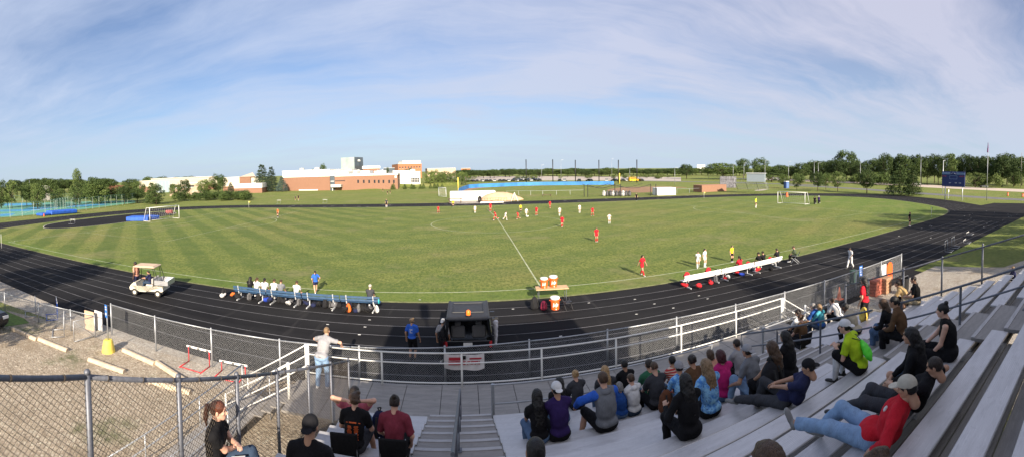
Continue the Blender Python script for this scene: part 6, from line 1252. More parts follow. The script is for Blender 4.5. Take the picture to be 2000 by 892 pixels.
# ------------------------------------------------------------------ far cars
def far_car(label, p, rz, col, van=False, group='parked cars in the far car park', cat='car'):
    t_ = thing('parked_car', label, cat, p, rz, group); m = mat('paint_'+col, {'white': (.7, .7, .7), 'black': (.02, .02, .02), 'gray': (.2, .2, .21), 'silver': (.4, .41, .42), 'red': (.35, .03, .03), 'blue': (.05, .08, .25), 'yellow': (.75, .45, .03)}[col], .25)
    h = 1.0 if not van else 1.5
    key = ('car', col, van)
    if key not in PROTO:
        mb = MB(); pts = [(-2.2, .35), (2.2, .35), (2.25, .7), (2.1, .85), (1.2, .95), (-1.9, 1.0), (-2.25, .9)] if not van else [(-2.6, .4), (2.6, .4), (2.65, 1.0), (2.2, 1.3), (1.9, 2.3), (-2.6, 2.35)]
        vs = [(x, -.88, z) for x, z in pts]+[(x, .88, z) for x, z in pts]; n = len(pts); mb.add(vs, [tuple(range(n)), tuple(range(2*n-1, n-1, -1))]+[((i+1) % n, i, n+i, n+(i+1) % n) for i in range(n)]); a_ = mb.mesh('car_body', m)
        mb = MB(); pts = [(1.1, .93), (.4, 1.42), (-1.2, 1.45), (-1.95, 1.0)] if not van else [(-2.3, 1.5), (2.1, 1.5), (1.95, 2.1), (-2.3, 2.1)]; ww = .78 if not van else .9
        vs = [(x, -ww, z) for x, z in pts]+[(x, ww, z) for x, z in pts]; n = 4; mb.add(vs, [tuple(range(n)), tuple(range(2*n-1, n-1, -1))]+[((i+1) % n, i, n+i, n+(i+1) % n) for i in range(n)]); mb2 = MB(); mb2.box((-.4, 0, 1.46), (1.5, 1.4, .04))
        c_ = mb2.mesh('roof', m) if not van else None; mb3 = MB(); mb3.lathe([(0, -.1), (.32, -.1), (.32, .1), (0, .1)], n=12, axis='y'); PROTO[key] = (a_, mb.mesh('cabin_glass', GLS), c_, mb3.mesh('wheel', RUB))
    a_, b_, c_, w_ = PROTO[key]; link_mesh('body', a_, t_); gl = link_mesh('cabin_window', b_, t_)
    if c_: link_mesh('roof', c_, t_)
    for x in (-1.4, 1.4):
        for y in (-.85, .85): o = link_mesh('wheel', w_, t_); o.location = (x, y, .32)
    return t_
cs = ['black', 'gray', 'silver', 'white', 'blue', 'black', 'red', 'gray']; i = 0; lx = []
for x in (913, 922, 932, 941, 951, 959, 968, 976, 985, 993, 1001, 1010, 1018, 1027, 1036, 1045, 1054): lx.append((x+rt.uniform(-1.5, 1.5), 355.2-(x-913)*.012))
for x in (905, 914, 1004, 1013, 1023, 1032, 1041, 1050): lx.append((x, 351.5))
for x in (1093, 1103, 1131, 1151, 1185, 1200, 1216, 1225, 1250): lx.append((x, 354))
lx.sort()
for i, (x, y) in enumerate(lx): far_car('%s car from the left in the far car park' % ordw(i), g(x, y), rad(rt.choice([70, 80, 95, 110])), cs[(i*5+i//3) % 8])
far_car('yellow van in the far car park beyond the batting cage', g(1237, 354.2), rad(5), 'yellow', True, None, 'van')
far_car('white car driving on the pale road right of the scoreboard', g(1921, 366), rad(-62), 'white', False, None); far_car('white car on the pale road left of the scoreboard', g(1790, 361), rad(-58), 'white', False, None)
for i, (x, y) in enumerate(((1484, 350), (1496, 350), (1511, 350), (1520, 350))): far_car('%s white vehicle from the left behind the small grandstand' % ORD[i], g(x, y), rad(20), 'white', i == 0, 'white vehicles behind the grandstand')
# ball field low fences
for i, (pts, lb) in enumerate((([(990, 381), (1060, 380.5), (1140, 379)], 'low wire fence along the ball field left of the batting cage'), ([(1322, 377), (1370, 375)], 'low wire fence between the dugouts'), ([(1810, 357), (1900, 362), (2000, 367)], 'low dark fence beyond the pale road'))):
    t_ = thing('wire_fence', lb, 'fence'); P0 = [g(*q) for q in pts]
    mb = MB()
    for a_, b_ in zip(P0[:-1], P0[1:]):
        mb.tube((a_.x, a_.y, 1.2), (b_.x, b_.y, 1.2), .03, 4); n = int((b_-a_).length/3)
        for k in range(n): q = a_.lerp(b_, k/n); MB().tube((q.x, q.y, 0), (q.x, q.y, 1.2), .04, 4).build('post', GALV if i < 2 else BLK, t_)
    mb.build('rail', GALV if i < 2 else BLK, t_)
for i, (x, y) in enumerate(((1068, 383),)): t_ = thing('bench', 'dark bench on the ball field grass', 'bench', g(x, y)); MB().box((0, 0, .5), (2.4, .5, .1)).build('seat', BARK, t_); [MB().box((q, 0, .23), (.12, .4, .46)).build('leg', BARK, t_) for q in (-1, 1)]
# ------------------------------------------------------------------ spectators, players, officials
K = dict
c_ = cloth
SH = K(black=c_('black', (.007, .007, .009)), black2=c_('black_b', (.012, .012, .015)), gray=c_('gray', (.16, .17, .19)), dgray=c_('dark_gray', (.045, .047, .055)), lgray=c_('light_gray', (.30, .30, .32)), white=c_('white', (.68, .68, .68)), maroon=c_('maroon', (.20, .03, .05)), pink=c_('pink', (.55, .14, .20)), navy=c_('navy', (.018, .022, .07)), purple=c_('purple', (.03, .015, .09)), green=c_('green', (.03, .13, .07)), magenta=c_('magenta', (.50, .02, .16)), blue=c_('blue', (.02, .08, .30)), royal=c_('royal', (.03, .12, .55)), teal=c_('teal', (.06, .30, .38)), beige=c_('beige', (.42, .37, .28)), red=c_('red', (.55, .015, .03)), lime=c_('lime', (.42, .60, .02)), yellow=c_('yellow', (.75, .60, .03)), tan=c_('tan', (.62, .43, .20)), brown=c_('brown', (.11, .06, .03)), jeans=c_('jeans', (.09, .15, .26)), ljeans=c_('light_jeans', (.22, .34, .52)), djeans=c_('dark_jeans', (.03, .05, .09)), khaki=c_('khaki', (.30, .25, .17)), orange=c_('orange', (.7, .12, .02)), neon=c_('neon', (.45, .75, .03)), peach=c_('peach', (.6, .3, .22)), cap=c_('cap_beige', (.50, .46, .38)), olive=c_('olive', (.06, .08, .05)))
def tie_dye():
    m, N, L, b = nodes('cloth_tie_dye'); t = NT(N, L); tc = N.new('ShaderNodeTexCoord').outputs['Object']; n = t.noise(tc, 11, 5, .7); n2 = t.noise(tc, 30, 3, .6)
    c = t.mix(t.rng(n, .4, .6), (.05, .22, .62), (.30, .60, .85)); c = t.mix(t.rng(n2, .58, .68), c, (.02, .06, .25)); L.new(c, b.inputs['Base Color']); b.inputs['Roughness'].default_value = .85; return m
SH['tie'] = tie_dye()
def plaid():
    m, N, L, b = nodes('cloth_plaid'); t = NT(N, L); tc = N.new('ShaderNodeTexCoord').outputs['Object']; w = N.new('ShaderNodeTexWave'); w.bands_direction = 'Z'; w.inputs['Scale'].default_value = 6; L.new(tc, w.inputs['Vector'])
    c = t.mix(t.rng(w.outputs['Fac'], .6, .8), (.42, .04, .04), (.60, .50, .42)); L.new(c, b.inputs['Base Color']); b.inputs['Roughness'].default_value = .9; return m
SH['plaid'] = plaid()
def sit_at(px, py, dz=.80):
    """row and place of a seated head seen at the photo position"""
    best = None
    for k in range(0, 15):
        Y = seatY(k)+.06; p = gy(px, py, Y); e = p.z-(seatZ(k)+dz)
        if best is None or abs(e) < abs(best[0]): best = (e, k, p)
    return best[1], best[2].x, best[0]
GRP = 'spectators seated on the bleachers'
NS = [0]
def spec(px, py, label, look, pose=SIT, yaw=0.0, res=.02, scale=None, kk=None, dz=.80):
    if px > 1260: yaw *= .42
    J = skeleton(pose); h = J['H']; c, s_ = math.cos(rad(yaw)), math.sin(rad(yaw)); s0 = scale or 1.0
    ox, oy = (h[0]*c-h[1]*s_)*s0, (h[0]*s_+h[1]*c)*s0; best = None
    for k in range(0, 16):
        p = gy(px, py, seatY(k)+.02+oy); e = p.z-(seatZ(k)+(.095+h[2])*s0)
        if best is None or abs(e) < abs(best[0]): best = (e, k, p)
    if kk is not None: k = kk; p = gy(px, py, seatY(k)+.02+oy); best = (p.z-(seatZ(k)+(.095+h[2])*s0), k, p)
    e, k, p = best; s = s0*max(.94, min(1.05, 1+e/.85)); X = p.x-ox
    NS[0] += 1
    r, J, top = add_person('person', label, GRP, (X, seatY(k)+.02, seatZ(k)+.095*s), rad(yaw), pose, look, s, res)
    return r, J, top, k, X
L_ = lambda top, sl, bot, lg, hair, skin_='fair', **k: K(top=(SH[top], sl), bottom=(SH[bot], lg), hair=hair, skin=skin_, **k)
LEGUP = var(SIT, footL=(-.12, .42, -.38), footR=(.12, .42, -.38))
RECL = P_(handL=(-.05, .12, .26), handR=(.10, .14, .26), footL=(-.12, .80, -.16), footR=(.12, .66, -.30), lean=-40, hunch=8, hpitch=20, epoleL=(-1, -.3, 0), epoleR=(1, -.3, 0))
# left block
HUG = P_(handL=(.02, .27, .30), handR=(-.16, .22, .14), footL=(-.1, .62, -.28), footR=(.1, .68, -.26), lean=-2, hunch=10, hpitch=4, hyaw=-2, epoleL=(-.5, .1, -.9), epoleR=(.7, .1, -.8))
r, J, t, k, X = spec(428, 800, 'woman with a brown ponytail and black tee hugging her arms beside the left fence', L_('black', .55, 'djeans', 2, ('pony', 'auburn'), 'fair', fem=True, shoes='black'), HUG, -68, .013)
o = MB().bbox((.05, .30, .11), (.05, .17, .010), .004).build('tablet', mat('tablet_white', (.55, .55, .58), .3)); o.parent = None; o.matrix_world = Matrix.Translation(r.location) @ Matrix.Rotation(rad(-68), 4, 'Z') @ Matrix.Rotation(rad(8), 4, 'X'); tag(o, 'white tablet lying on the lap of the ponytailed woman', 'tablet')
spec(606, 832, 'man in a black tee and backward black cap at the bottom left', L_('black', .7, 'djeans', 2, ('buzz', 'black'), 'tan', hat=('capback', SH['black2']), shoes='navy'), var(SIT, handL=(-.2, .3, .02), handR=(.25, .3, .02), footR=(.34, .52, -.1), toeR=(.2, .3, 1)), 4, .013)
r, J, t, k, X = spec(694, 778, 'man with dark curly hair in a black tee with orange list print', L_('black', .75, 'dgray', 1, ('curly', 'brown'), 'fair', shoes='black'), var(SIT, handL=(-.22, .36, .04), handR=(.22, .36, .06), lean=6, footR=(.26, .42, -.4)), 2, .013)
tx = ['tour dates', '2001 2002', 'one two ten', 'six  seven', 'four  five', 'nine  six', 'three one', 'two  eight', 'five four', 'ten  seven']
PRN = mat('print_orange', (.72, .13, .03), .7)
mb = MB(); rr2 = random.Random(3)
for i in range(15):
    z = .36-.016*i
    for sx in (-1, 1):
        w_ = rr2.uniform(.05, .085); mb.box((sx*.055+(.0), 0, z), (w_, .003, .008))
mb.box((0, 0, .395), (.24, .003, .012)); mb.box((0, 0, .412), (.12, .003, .018))
def back_print(mb, r, J, top, m, name='print', off=.012):
    """lay the flat print on the back of the shirt: move each vertex to the cloth surface"""
    me = top.data; co = np.zeros(len(me.vertices)*3); me.vertices.foreach_get('co', co); co = co.reshape(-1, 3); vs = []
    for v in mb.v:
        m_ = (np.abs(co[:, 0]-v[0]) < .02) & (np.abs(co[:, 2]-v[2]) < .02); y = co[m_][:, 1].min() if m_.any() else -.13
        vs.append((v[0], y-.004+v[1]*.5, v[2]))
    mb.v = vs; return mb.build(name, m, top)
back_print(mb, r, J, t, PRN)
UPH = P_(handL=(-.1, -.12, .66), handR=(.1, -.12, .66), footL=(-.12, .42, -.40), footR=(.12, .42, -.40), lean=2, hunch=8, hpitch=2, epoleL=(-1, .1, .1), epoleR=(1, .1, .1))
spec(693, 765, 'person in pink with hands behind the head before the curly haired man', L_('pink', .5, 'jeans', 2, ('short', 'dark'), 'fair'), UPH, 5, .016)
spec(771, 784, 'person in a maroon top with a dark top bun in a black stadium seat', L_('maroon', .9, 'black', 1, ('topbun', 'dark'), 'fair', fem=True), var(SIT, handL=(-.2, .3, .02), handR=(.24, .2, .0)), 0, .015)
def stadium_seat(label, k, X, rz=0):
    t_ = thing('stadium_seat', label, 'seat', (X, seatY(k), seatZ(k)), rz); m = c_('seat_black', (.012, .012, .014)); MB().bbox((0, 0, .02), (.44, .36, .035), .012).build('seat', m, t_); MB().bbox((0, -.2, .24), (.44, .035, .40), .015, Matrix.Rotation(rad(10), 3, 'X')).build('backrest', m, t_)
    [MB().tube((x, -.18, .03), (x, -.23, .44), .009, 6).build('frame_tube', GALV, t_) for x in (-.2, .2)]; return t_
k, X, e = sit_at(771, 784); stadium_seat('black stadium seat behind the person in the maroon top', k, X)
k, X, e = sit_at(672, 775); stadium_seat('black stadium seat left of the curly haired man', k, X+.04, .1)
k, X, e = sit_at(742, 768); bag('backpack', 'navy backpack with a cap on it left of the maroon top', (X, seatY(k)-.02), .55, 'navy', .3, None, 'bag', seatZ(k))
# front centre
spec(1048, 770, 'person with very long straight black hair in a black tee and jeans', L_('black', .7, 'jeans', 2, ('verylong', 'black'), 'tan', fem=True), SIT, 6, .015)
spec(1046, 880, 'dark haired spectator whose head alone shows at the bottom centre', L_('black', .7, 'jeans', 2, ('short', 'black'), 'tan'), SIT, 0, .016)
spec(1087, 758, 'spectator in a white cap and dark navy hooded jacket', L_('purple', 2, 'black', 2, ('short', 'black'), 'tan', hat=('capback', SH['white'])), SIT, 8, .015)
spec(1092, 745, 'black haired spectator hidden in front of the white cap', L_('black2', 2, 'jeans', 2, ('long', 'black'), 'tan', fem=True), SIT, 0)
spec(1123, 730, 'woman with a blond bun in a dark grey tee', L_('dgray', .8, 'black', 2, ('bun', 'blond'), 'fair', fem=True), SIT, 12, .016)
r, J, t, k, X = spec(1177, 738, 'man in a grey hoodie with blue sleeves reaching out his left arm', L_('gray', 2, 'black', 1, ('short', 'brown'), 'fair', fat=1.12, shoes='gray'), var(SIT, handL=(-.36, .42, .16), handR=(.16, .38, .05), footL=(-.32, .36, -.38), epoleL=(-1, 0, .1)), 8, .014, 1.06)
F = Field(.03); [F.cap(J['S'+q], J['E'+q], .077, .064) for q in 'LR']; F.cap(J['EL' if 0 else 'EL'], J['WL'], .064, .05); F.cap(J['ER'], J['WR'], .064, .05); P, Q = F.mesh(.018); link_mesh('sleeve', np_mesh('sleeve', [(P, Q, 0)], [SH['royal']]), r)
F = Field(.03); nk = J['N']-J['fw']*.06; F.ell(nk-J['up']*.02, (.10, .06, .06)); P, Q = F.mesh(.016); link_mesh('hood', np_mesh('hood', [(P, Q, 0)], [SH['gray']]), r)
spec(1181, 722, 'woman with long blond hair in front of the blue-sleeved man', L_('dgray', .8, 'jeans', 2, ('long', 'blond'), 'fair', fem=True), SIT, 0)
spec(1219, 710, 'man with short dark hair in a black shirt in the front row', L_('black', .9, 'jeans', 2, ('short', 'black'), 'mid'), SIT, 6)
spec(1209, 752, 'small child with ash blond hair between the hoodies', L_('blue', .8, 'jeans', 2, ('bob', 'gray'), 'fair', fem=True), SIT, 10, .018, .74, dz=.66)
r, J, t, k, X = spec(1231, 738, 'boy with brown hair in a white hoodie', L_('white', 2, 'djeans', 2, ('short', 'brown'), 'fair'), var(SIT, handL=(-.12, .36, .0)), 14, .015, .92)
F = Field(.03); F.ell(J['N']-J['fw']*.075-J['up']*.03, (.10, .055, .07)); P, Q = F.mesh(.014); link_mesh('hood', np_mesh('hood', [(P, Q, 0)], [SH['white']]), r)
spec(1267, 710, 'spectator with dark hair in a green top behind the grey tee man', L_('green', .9, 'jeans', 2, ('short', 'dark'), 'tan'), SIT, 0)
spec(1277, 716, 'man with cropped hair in a charcoal tee left of the brown leather bag', L_('dgray', .9, 'black', 2, ('buzz', 'brown'), 'fair', fat=1.1), SIT, 16, .015, 1.03)
spec(1312, 703, 'dark haired spectator wrapped in a red plaid shirt', L_('plaid', 2, 'jeans', 2, ('short', 'black'), 'tan'), SIT, 5)
spec(1325, 716, 'spectator in a grey knitted beanie and blue tie-dye top', L_('tie', 1, 'jeans', 2, ('short', 'dark'), 'tan', hat=('beanie', SH['lgray'])), SIT, 4)
spec(1337, 742, 'woman with long black hair in a long black robe behind the beanie', L_('black', 2, 'black', 2, ('verylong', 'black'), 'tan', fem=True, fat=1.15), var(SIT, handL=(-.24, .3, .28)), 8, .015)
spec(1351, 702, 'woman with tied brown hair in a brown top left of the tie-dye blonde', L_('brown', .8, 'black', 2, ('bun', 'dark'), 'tan', fem=True), SIT, 8)
spec(1378, 712, 'woman with long wavy blond hair in a blue tie-dye tee', L_('tie', .9, 'black', 1, ('wavy', 'dirty'), 'fair', fem=True, fat=1.1), var(SIT, handL=(-.3, .2, .02)), 18, .015)
spec(1386, 690, 'brown haired child in front of the tie-dye tee', L_('peach', .8, 'jeans', 2, ('bob', 'brown'), 'fair', fem=True), SIT, 0, .02, .92)
spec(1406, 693, 'woman with a dark maroon bob in a magenta blouse', L_('magenta', .8, 'jeans', 2, ('bob', 'maroon'), 'fair', fem=True, fat=1.08), SIT, 14, .016)
spec(1438, 670, 'woman with dark hair tied back in a pale grey print tee', L_('lgray', .8, 'black', 1, ('short', 'dark'), 'tan', fem=True), SIT, 18)
spec(1459, 684, 'man in a grey cap, grey tee and light jeans with one knee raised', L_('gray', .7, 'ljeans', 2, ('short', 'dark'), 'tan', hat=('capback', SH['lgray']), shoes='black'), var(SIT, footL=(-.26, .42, -.3), handL=(-.26, .36, .06), lean=12), 24, .015)
spec(1507, 677, 'woman with long wavy brown hair in a sleeveless black top', L_('black', 0, 'black', 2, ('wavy', 'brown'), 'tan', fem=True), SIT, 22)
spec(1533, 655, 'woman with long black hair in loose black clothes beside the wavy haired woman', L_('black', 2, 'black', 2, ('verylong', 'black'), 'tan', fem=True, fat=1.1), SIT, 26, .018)
# right front group
spec(1558, 607, 'spectator with a dark bun in white in the front row near the right stairs', L_('white', .8, 'black', 2, ('bun', 'dark'), 'tan', fem=True), SIT, 10)
spec(1563, 619, 'woman with a brown bun in a dark stadium seat near the right stairs', L_('brown', .8, 'black', 2, ('bun', 'brown'), 'fair', fem=True), SIT, 12)
k, X, e = sit_at(1563, 619); stadium_seat('black stadium seat by the right end of the front row', k, X, -.1)
spec(1588, 592, 'grey haired man in a blue shirt in the front row on the right', L_('blue', .9, 'djeans', 2, ('short', 'gray'), 'fair'), LEANF, 5)
spec(1599, 598, 'woman with short blond hair in a teal top holding a cup', L_('teal', 1.6, 'djeans', 2, ('bob', 'dirty'), 'fair', fem=True), SIT, 8)
spec(1624, 586, 'man with brown hair in a bright white shirt leaning forward', L_('white', .9, 'black', 2, ('short', 'brown'), 'fair'), LEANF, 10)
spec(1650, 598, 'man with dark hair in a cream shirt behind the white shirt man', L_('beige', .9, 'black', 2, ('short', 'black'), 'dark'), LEANF, 20)
spec(1723, 592, 'woman with long dark brown hair in black and blue jeans on the right', L_('black', 2, 'jeans', 2, ('verylong', 'brown'), 'tan', fem=True), var(SIT, lean=14), 34, .017)
spec(1746, 588, 'person in a brown jacket sitting close beside the long haired woman', L_('brown', 2, 'black', 2, ('short', 'black'), 'tan'), var(SIT, lean=14), 30, .017)
spec(1752, 553, 'man in a yellow-orange shirt bending forward near the right fence', L_('tan', .9, 'black', 2, ('short', 'dark'), 'tan'), LEANF, 30)
spec(1784, 545, 'man in a black tee seen in profile by the right end fence', L_('black', .8, 'khaki', 1, ('buzz', 'dark'), 'tan'), var(SIT, handL=(-.1, .36, .14)), 48, .018)
# nearer right
r, J, t, k, X = spec(1651, 636, 'man in a lime tee and white backward cap wearing a green drawstring bag', L_('lime', .7, 'black', 1, ('short', 'black'), 'fair', hat=('capback', SH['white']), shoes='black', socks=SH['white']), var(SIT, handL=(-.04, .42, .26), handR=(.12, .44, .24), footL=(-.14, .40, -.22), footR=(.12, .36, -.22), lean=16, hunch=16), 42, .014)
F = Field(.04); q = J['C']-J['fw']*.17; F.ell(q-J['up']*.08, (.12, .06, .18), np.stack([J['rt'], J['fw'], J['up']], 1)); F.cap(q+J['up']*.08, q+J['up']*.13, .03, .02); P, Q = F.mesh(.018, wob=.01); M_ = Matrix.Translation(r.location) @ Matrix.Rotation(r.rotation_euler.z, 4, 'Z'); o = link_mesh('drawstring_bag', np_mesh('drawstring_bag', [(P, Q, 0)], [mat('neon_nylon', (.10, .75, .04), .5, var=.2)])); o.matrix_world = M_; tag(o, 'bright green drawstring bag on the back of the lime tee man', 'bag')
for x in (-1, 1): mb = MB(); mb.path([tuple(q+J['up']*.12), tuple(J['N']+J['rt']*.09*x-J['fw']*.10-J['up']*.02), tuple(J['N']+J['rt']*.11*x+J['up']*.035), tuple(J['N']+J['rt']*.13*x+J['fw']*.10-J['up']*.1)], .007, 5); mb.build('cord', BLK, o)
RECB = P_(handL=(.02, .24, .12), handR=(.1, .26, .12), footL=(-.06, .84, -.18), footR=(.1, .52, -.3), lean=-40, hunch=20, hpitch=12, hyaw=8, epoleL=(-.6, -.4, -.4), epoleR=(.6, -.4, -.4))
spec(1577, 714, 'man in a navy tee and backward dark cap reclining across the planks', L_('navy', .8, 'dgray', 2, ('short', 'black'), 'tan', hat=('capback', SH['black2']), shoes='gray'), var(RECB, lean=-50), 62, .015)
spec(1776, 655, 'woman with long dark hair in a black top and short denim shorts', L_('black', 2, 'jeans', .8, ('verylong', 'black'), 'tan', fem=True, fat=1.15), var(SIT, handL=(-.1, .36, .06), handR=(.06, .38, .06)), 50, .014)
spec(1839, 622, 'woman with a dark top bun in a black tank top by the long haired woman', L_('black', 0, 'black', 2, ('topbun', 'black'), 'fair', fem=True, fat=1.15), var(SIT, handL=(-.12, .3, .0)), 46, .014, kk=12)
spec(1829, 720, 'man with grey-black hair in a black tee and grey trousers leaning back', L_('black', .8, 'dgray', 2, ('short', 'dark'), 'tan', fat=1.12, shoes='black'), var(RECL, lean=-48, hpitch=18, handR=(.34, -.34, .16), epoleR=(1, -1, 0)), 40, .014, kk=12)
r, J, t, k, X = spec(1776, 762, 'man in a beige cap and red sweatshirt with light blue jeans lying back', L_('red', 1.9, 'ljeans', 2, ('short', 'black'), 'tan', hat=('cap', SH['cap']), shoes='gray', fat=1.1), var(RECL, handL=(-.3, -.1, .02), handR=(.3, -.2, .02), footL=(-.16, .84, -.06), footR=(.12, .70, -.24), toeL=(-.1, .4, .9), lean=-48, hunch=16, hpitch=14, epoleL=(-1, -.6, .2), epoleR=(1, -.6, .2)), 28, .013, 1.06, kk=12)
F = Field(.01); q = J['C']+J['up']*.12-J['rt']*.09+J['fw']*.108; F.ell(q, (.05, .018, .012)); F.ell(q+J['up']*.02, (.03, .016, .012)); P, Q = F.mesh(.008); link_mesh('shirt_mark', np_mesh('shirt_mark', [(P, Q, 0)], [SH['white']]), r)
spec(1718, 872, 'brown-haired spectator whose head shows at the bottom right before the red shirt', L_('gray', .8, 'jeans', 2, ('curly', 'brown'), 'fair', fem=True), var(SIT, lean=-14), 14, .014)
spec(1498, 888, 'brown-haired spectator whose hair just shows at the bottom edge', L_('gray', .8, 'jeans', 2, ('bob', 'brown'), 'fair', fem=True), SIT, 10, .016)
# bags on the stand
k, X, e = sit_at(1298, 764, .35); bag('leather_bag', 'brown leather backpack standing on the bench plank beside the black robe', (X, seatY(k)), .5, 'brown', .2, None, 'bag', seatZ(k))
k, X, e = sit_at(1497, 742, .4); bag('backpack', 'black backpack standing before the reclining man', (X, seatY(k)-.02), .75, 'black', .4, None, 'bag', seatZ(k))
# woman in red standing at the end of the stand
p = g(1690, 640, .4); p = gy(1689, 548, 9.6); 
def stand_at(x, ytop, yfoot, label, look, pose, yaw, z=0.0, group=None, res=.025, key=None, tall=1.75):
    p = g(x, yfoot, z); hgt = topz(p, x, ytop)-z; s = max(.7, min(1.25, hgt/tall)); r, J, t = add_person('person', label, group, (p.x, p.y, z+.93*s), rad(yaw), pose, look, s, res, key); return r, J, t
q = gy(1690, 555, seatY(4)+.36); zf = treadZ(4); hg = topz(q, 1690, 540)-zf
r, J, t = add_person('person', 'woman with long black hair, red tee and black shorts standing by the right fence', None, (q.x, q.y, zf+.93*hg/1.75), rad(10), var(STAND, handR=(.42, .28, .10), handL=(-.26, .1, -.02), hyaw=-6), L_('red', .7, 'black', .5, ('verylong', 'black'), 'tan', fem=True), hg/1.75, .018)
o = bag('tote_bag', 'yellow tote bag hanging from the hand of the woman in the red tee', (q.x-.22, q.y-.10), .5, 'yellow', 0, None, 'bag', zf+.36)
# man leaning on the rail
LEANR = P_(handL=(-.30, .58, .12), handR=(.38, .58, .12), footL=(-.14, -.02, -.85), footR=(.12, .06, -.85), lean=30, hunch=12, hpitch=-14, epoleL=(-1, -.2, .25), epoleR=(1, -.2, .25), hem=.06)
q = gy(628, 650, 10.8); r, J, t = add_person('person', 'man with cropped hair in a light grey tee leaning on the white rail', None, (q.x, 10.72, DECK+.90), rad(-6), LEANR, L_('lgray', .7, 'ljeans', 2, ('buzz', 'dirty'), 'fair', fat=1.12), 1.03, .016)
F = Field(.02); F.ell((0, .0, .045), (.19, .15, .022)); F.cut((0, 0, .065), (0, 0, 1)); P, Q = F.mesh(.014); link_mesh('belt', np_mesh('belt', [(P, Q, 0)], [BLK]), r)
# people by the car
r, J, t = stand_at(806, 620, 702, 'boy in a royal blue jersey with white number eleven standing left of the black car', L_('royal', .8, 'black', 1, ('curly', 'dirty'), 'tan', fem=False, shoes='black'), var(STAND, handR=(.3, .12, -.06)), -12, 0, None, .018)
mb = MB(); mb.box((-.035, 0, .33), (.03, .003, .17)); mb.box((.035, 0, .33), (.03, .003, .17)); back_print(mb, r, J, t, SH['white'], 'number')
stand_at(866, 621, 706, 'person with white cap and pale tee at the left side of the black car', L_('lgray', .9, 'black', 2, ('short', 'gray'), 'tan', hat=('capback', SH['white'])), STAND, -20, 0, None, .018)
# bench sitters
def sit_bench(x, yhead, label, look, grp, ang, Ab, Bb, pose=SIT, res=.025, key=None):
    Ab, Bb = Vector(Ab), Vector(Bb); best = None
    for i in range(101):
        q = Ab.lerp(Bb, i/100); q.z = 0; px_, _ = pr(q.x, q.y+.2, 1.2)
        if best is None or abs(px_-x) < best[0]: best = (abs(px_-x), q)
    q = best[1]; a = math.atan2(Bb.y-Ab.y, Bb.x-Ab.x); r, J, t = add_person('person', label, grp, (q.x-math.sin(a)*.2, q.y+math.cos(a)*.2, .555), a+rad(ang), pose, look, 1.0, res, key); return r
G1 = 'players sitting on the blue benches'
for x, hr, tp_, lb, an in ((487, 'long', 'black', 'player with long black hair in black at the left of the blue bench', 0), (500, 'pony', 'white', 'player in white with a brown ponytail second on the blue bench', -8), (515, 'pony', 'white', 'player in white with a dark ponytail third on the blue bench', 6), (535, 'bun', 'white', 'player in white with number six fourth on the blue bench', 0), (547, 'bun', 'gray', 'player in a grey tee fifth on the blue bench', 4), (578, 'bun', 'white', 'player in white sitting apart in the middle of the blue benches', -4)):
    sit_bench(x, 550, lb, L_(tp_, .8, 'navy', .6, (hr, 'black' if x in (487, 515) else 'brown'), 'tan', fem=True), G1, an, E0, E1)
sit_bench(721, 560, 'coach in a grey polo and beige cap at the right end of the blue bench', L_('dgray', .8, 'khaki', 2, ('short', 'gray'), 'fair', hat=('capback', SH['cap'])), G1, 0, E0, E1)
G2 = 'players sitting on the white benches'
for x, hr, tp_, lb in ((1446, 'pony', 'red', 'player in red sitting on the middle white bench'), (1484, 'bun', 'black', 'player in a black and white top sitting left on the right white bench'), (1493, 'bun', 'black', 'player in black sitting right on the right white bench'), (1520, 'short', 'black2', 'dark haired person at the far end of the white bench')):
    sit_bench(x, 500, lb, L_(tp_, .8, 'black', .6, (hr, 'dark'), 'tan', fem=True), G2, 0, E2, E3)
p = g(1553, 512); add_person('person', 'person in black sitting in the camping chair by the touchline', None, (p.x, p.y+.02, .53), rad(35), SIT, L_('olive', .9, 'black', 2, ('short', 'brown'), 'fair'), 1.0, .025)
p = g(1981, 560); add_person('person', 'person with light hair in a dark jacket in the chair right of the bleachers', None, (p.x, p.y, .55), rad(30), SIT, L_('navy', 2, 'black', 2, ('bob', 'dirty'), 'fair', fem=True), 1.05, .025)
# golf cart driver
Mg = Matrix.Translation(gc.location) @ Matrix.Rotation(gc.rotation_euler.z, 4, 'Z'); q = Mg @ Vector((.2, -.26, .86)); add_person('person', 'driver in a navy shirt sitting in the golf cart', None, q, gc.rotation_euler.z+rad(90), var(SIT, handL=(-.08, .52, .26), handR=(.12, .5, .26), footL=(-.1, .52, -.42), footR=(.1, .52, -.42)), L_('navy', .9, 'djeans', 2, ('short', 'dark'), 'tan'), .95, .018)
stand_at(268, 509, 570, 'person in a pale pink top standing behind the golf cart', L_('peach', .8, 'navy', 2, ('short', 'black'), 'dark'), STAND, 100, 0, None, .022, None, 1.75)
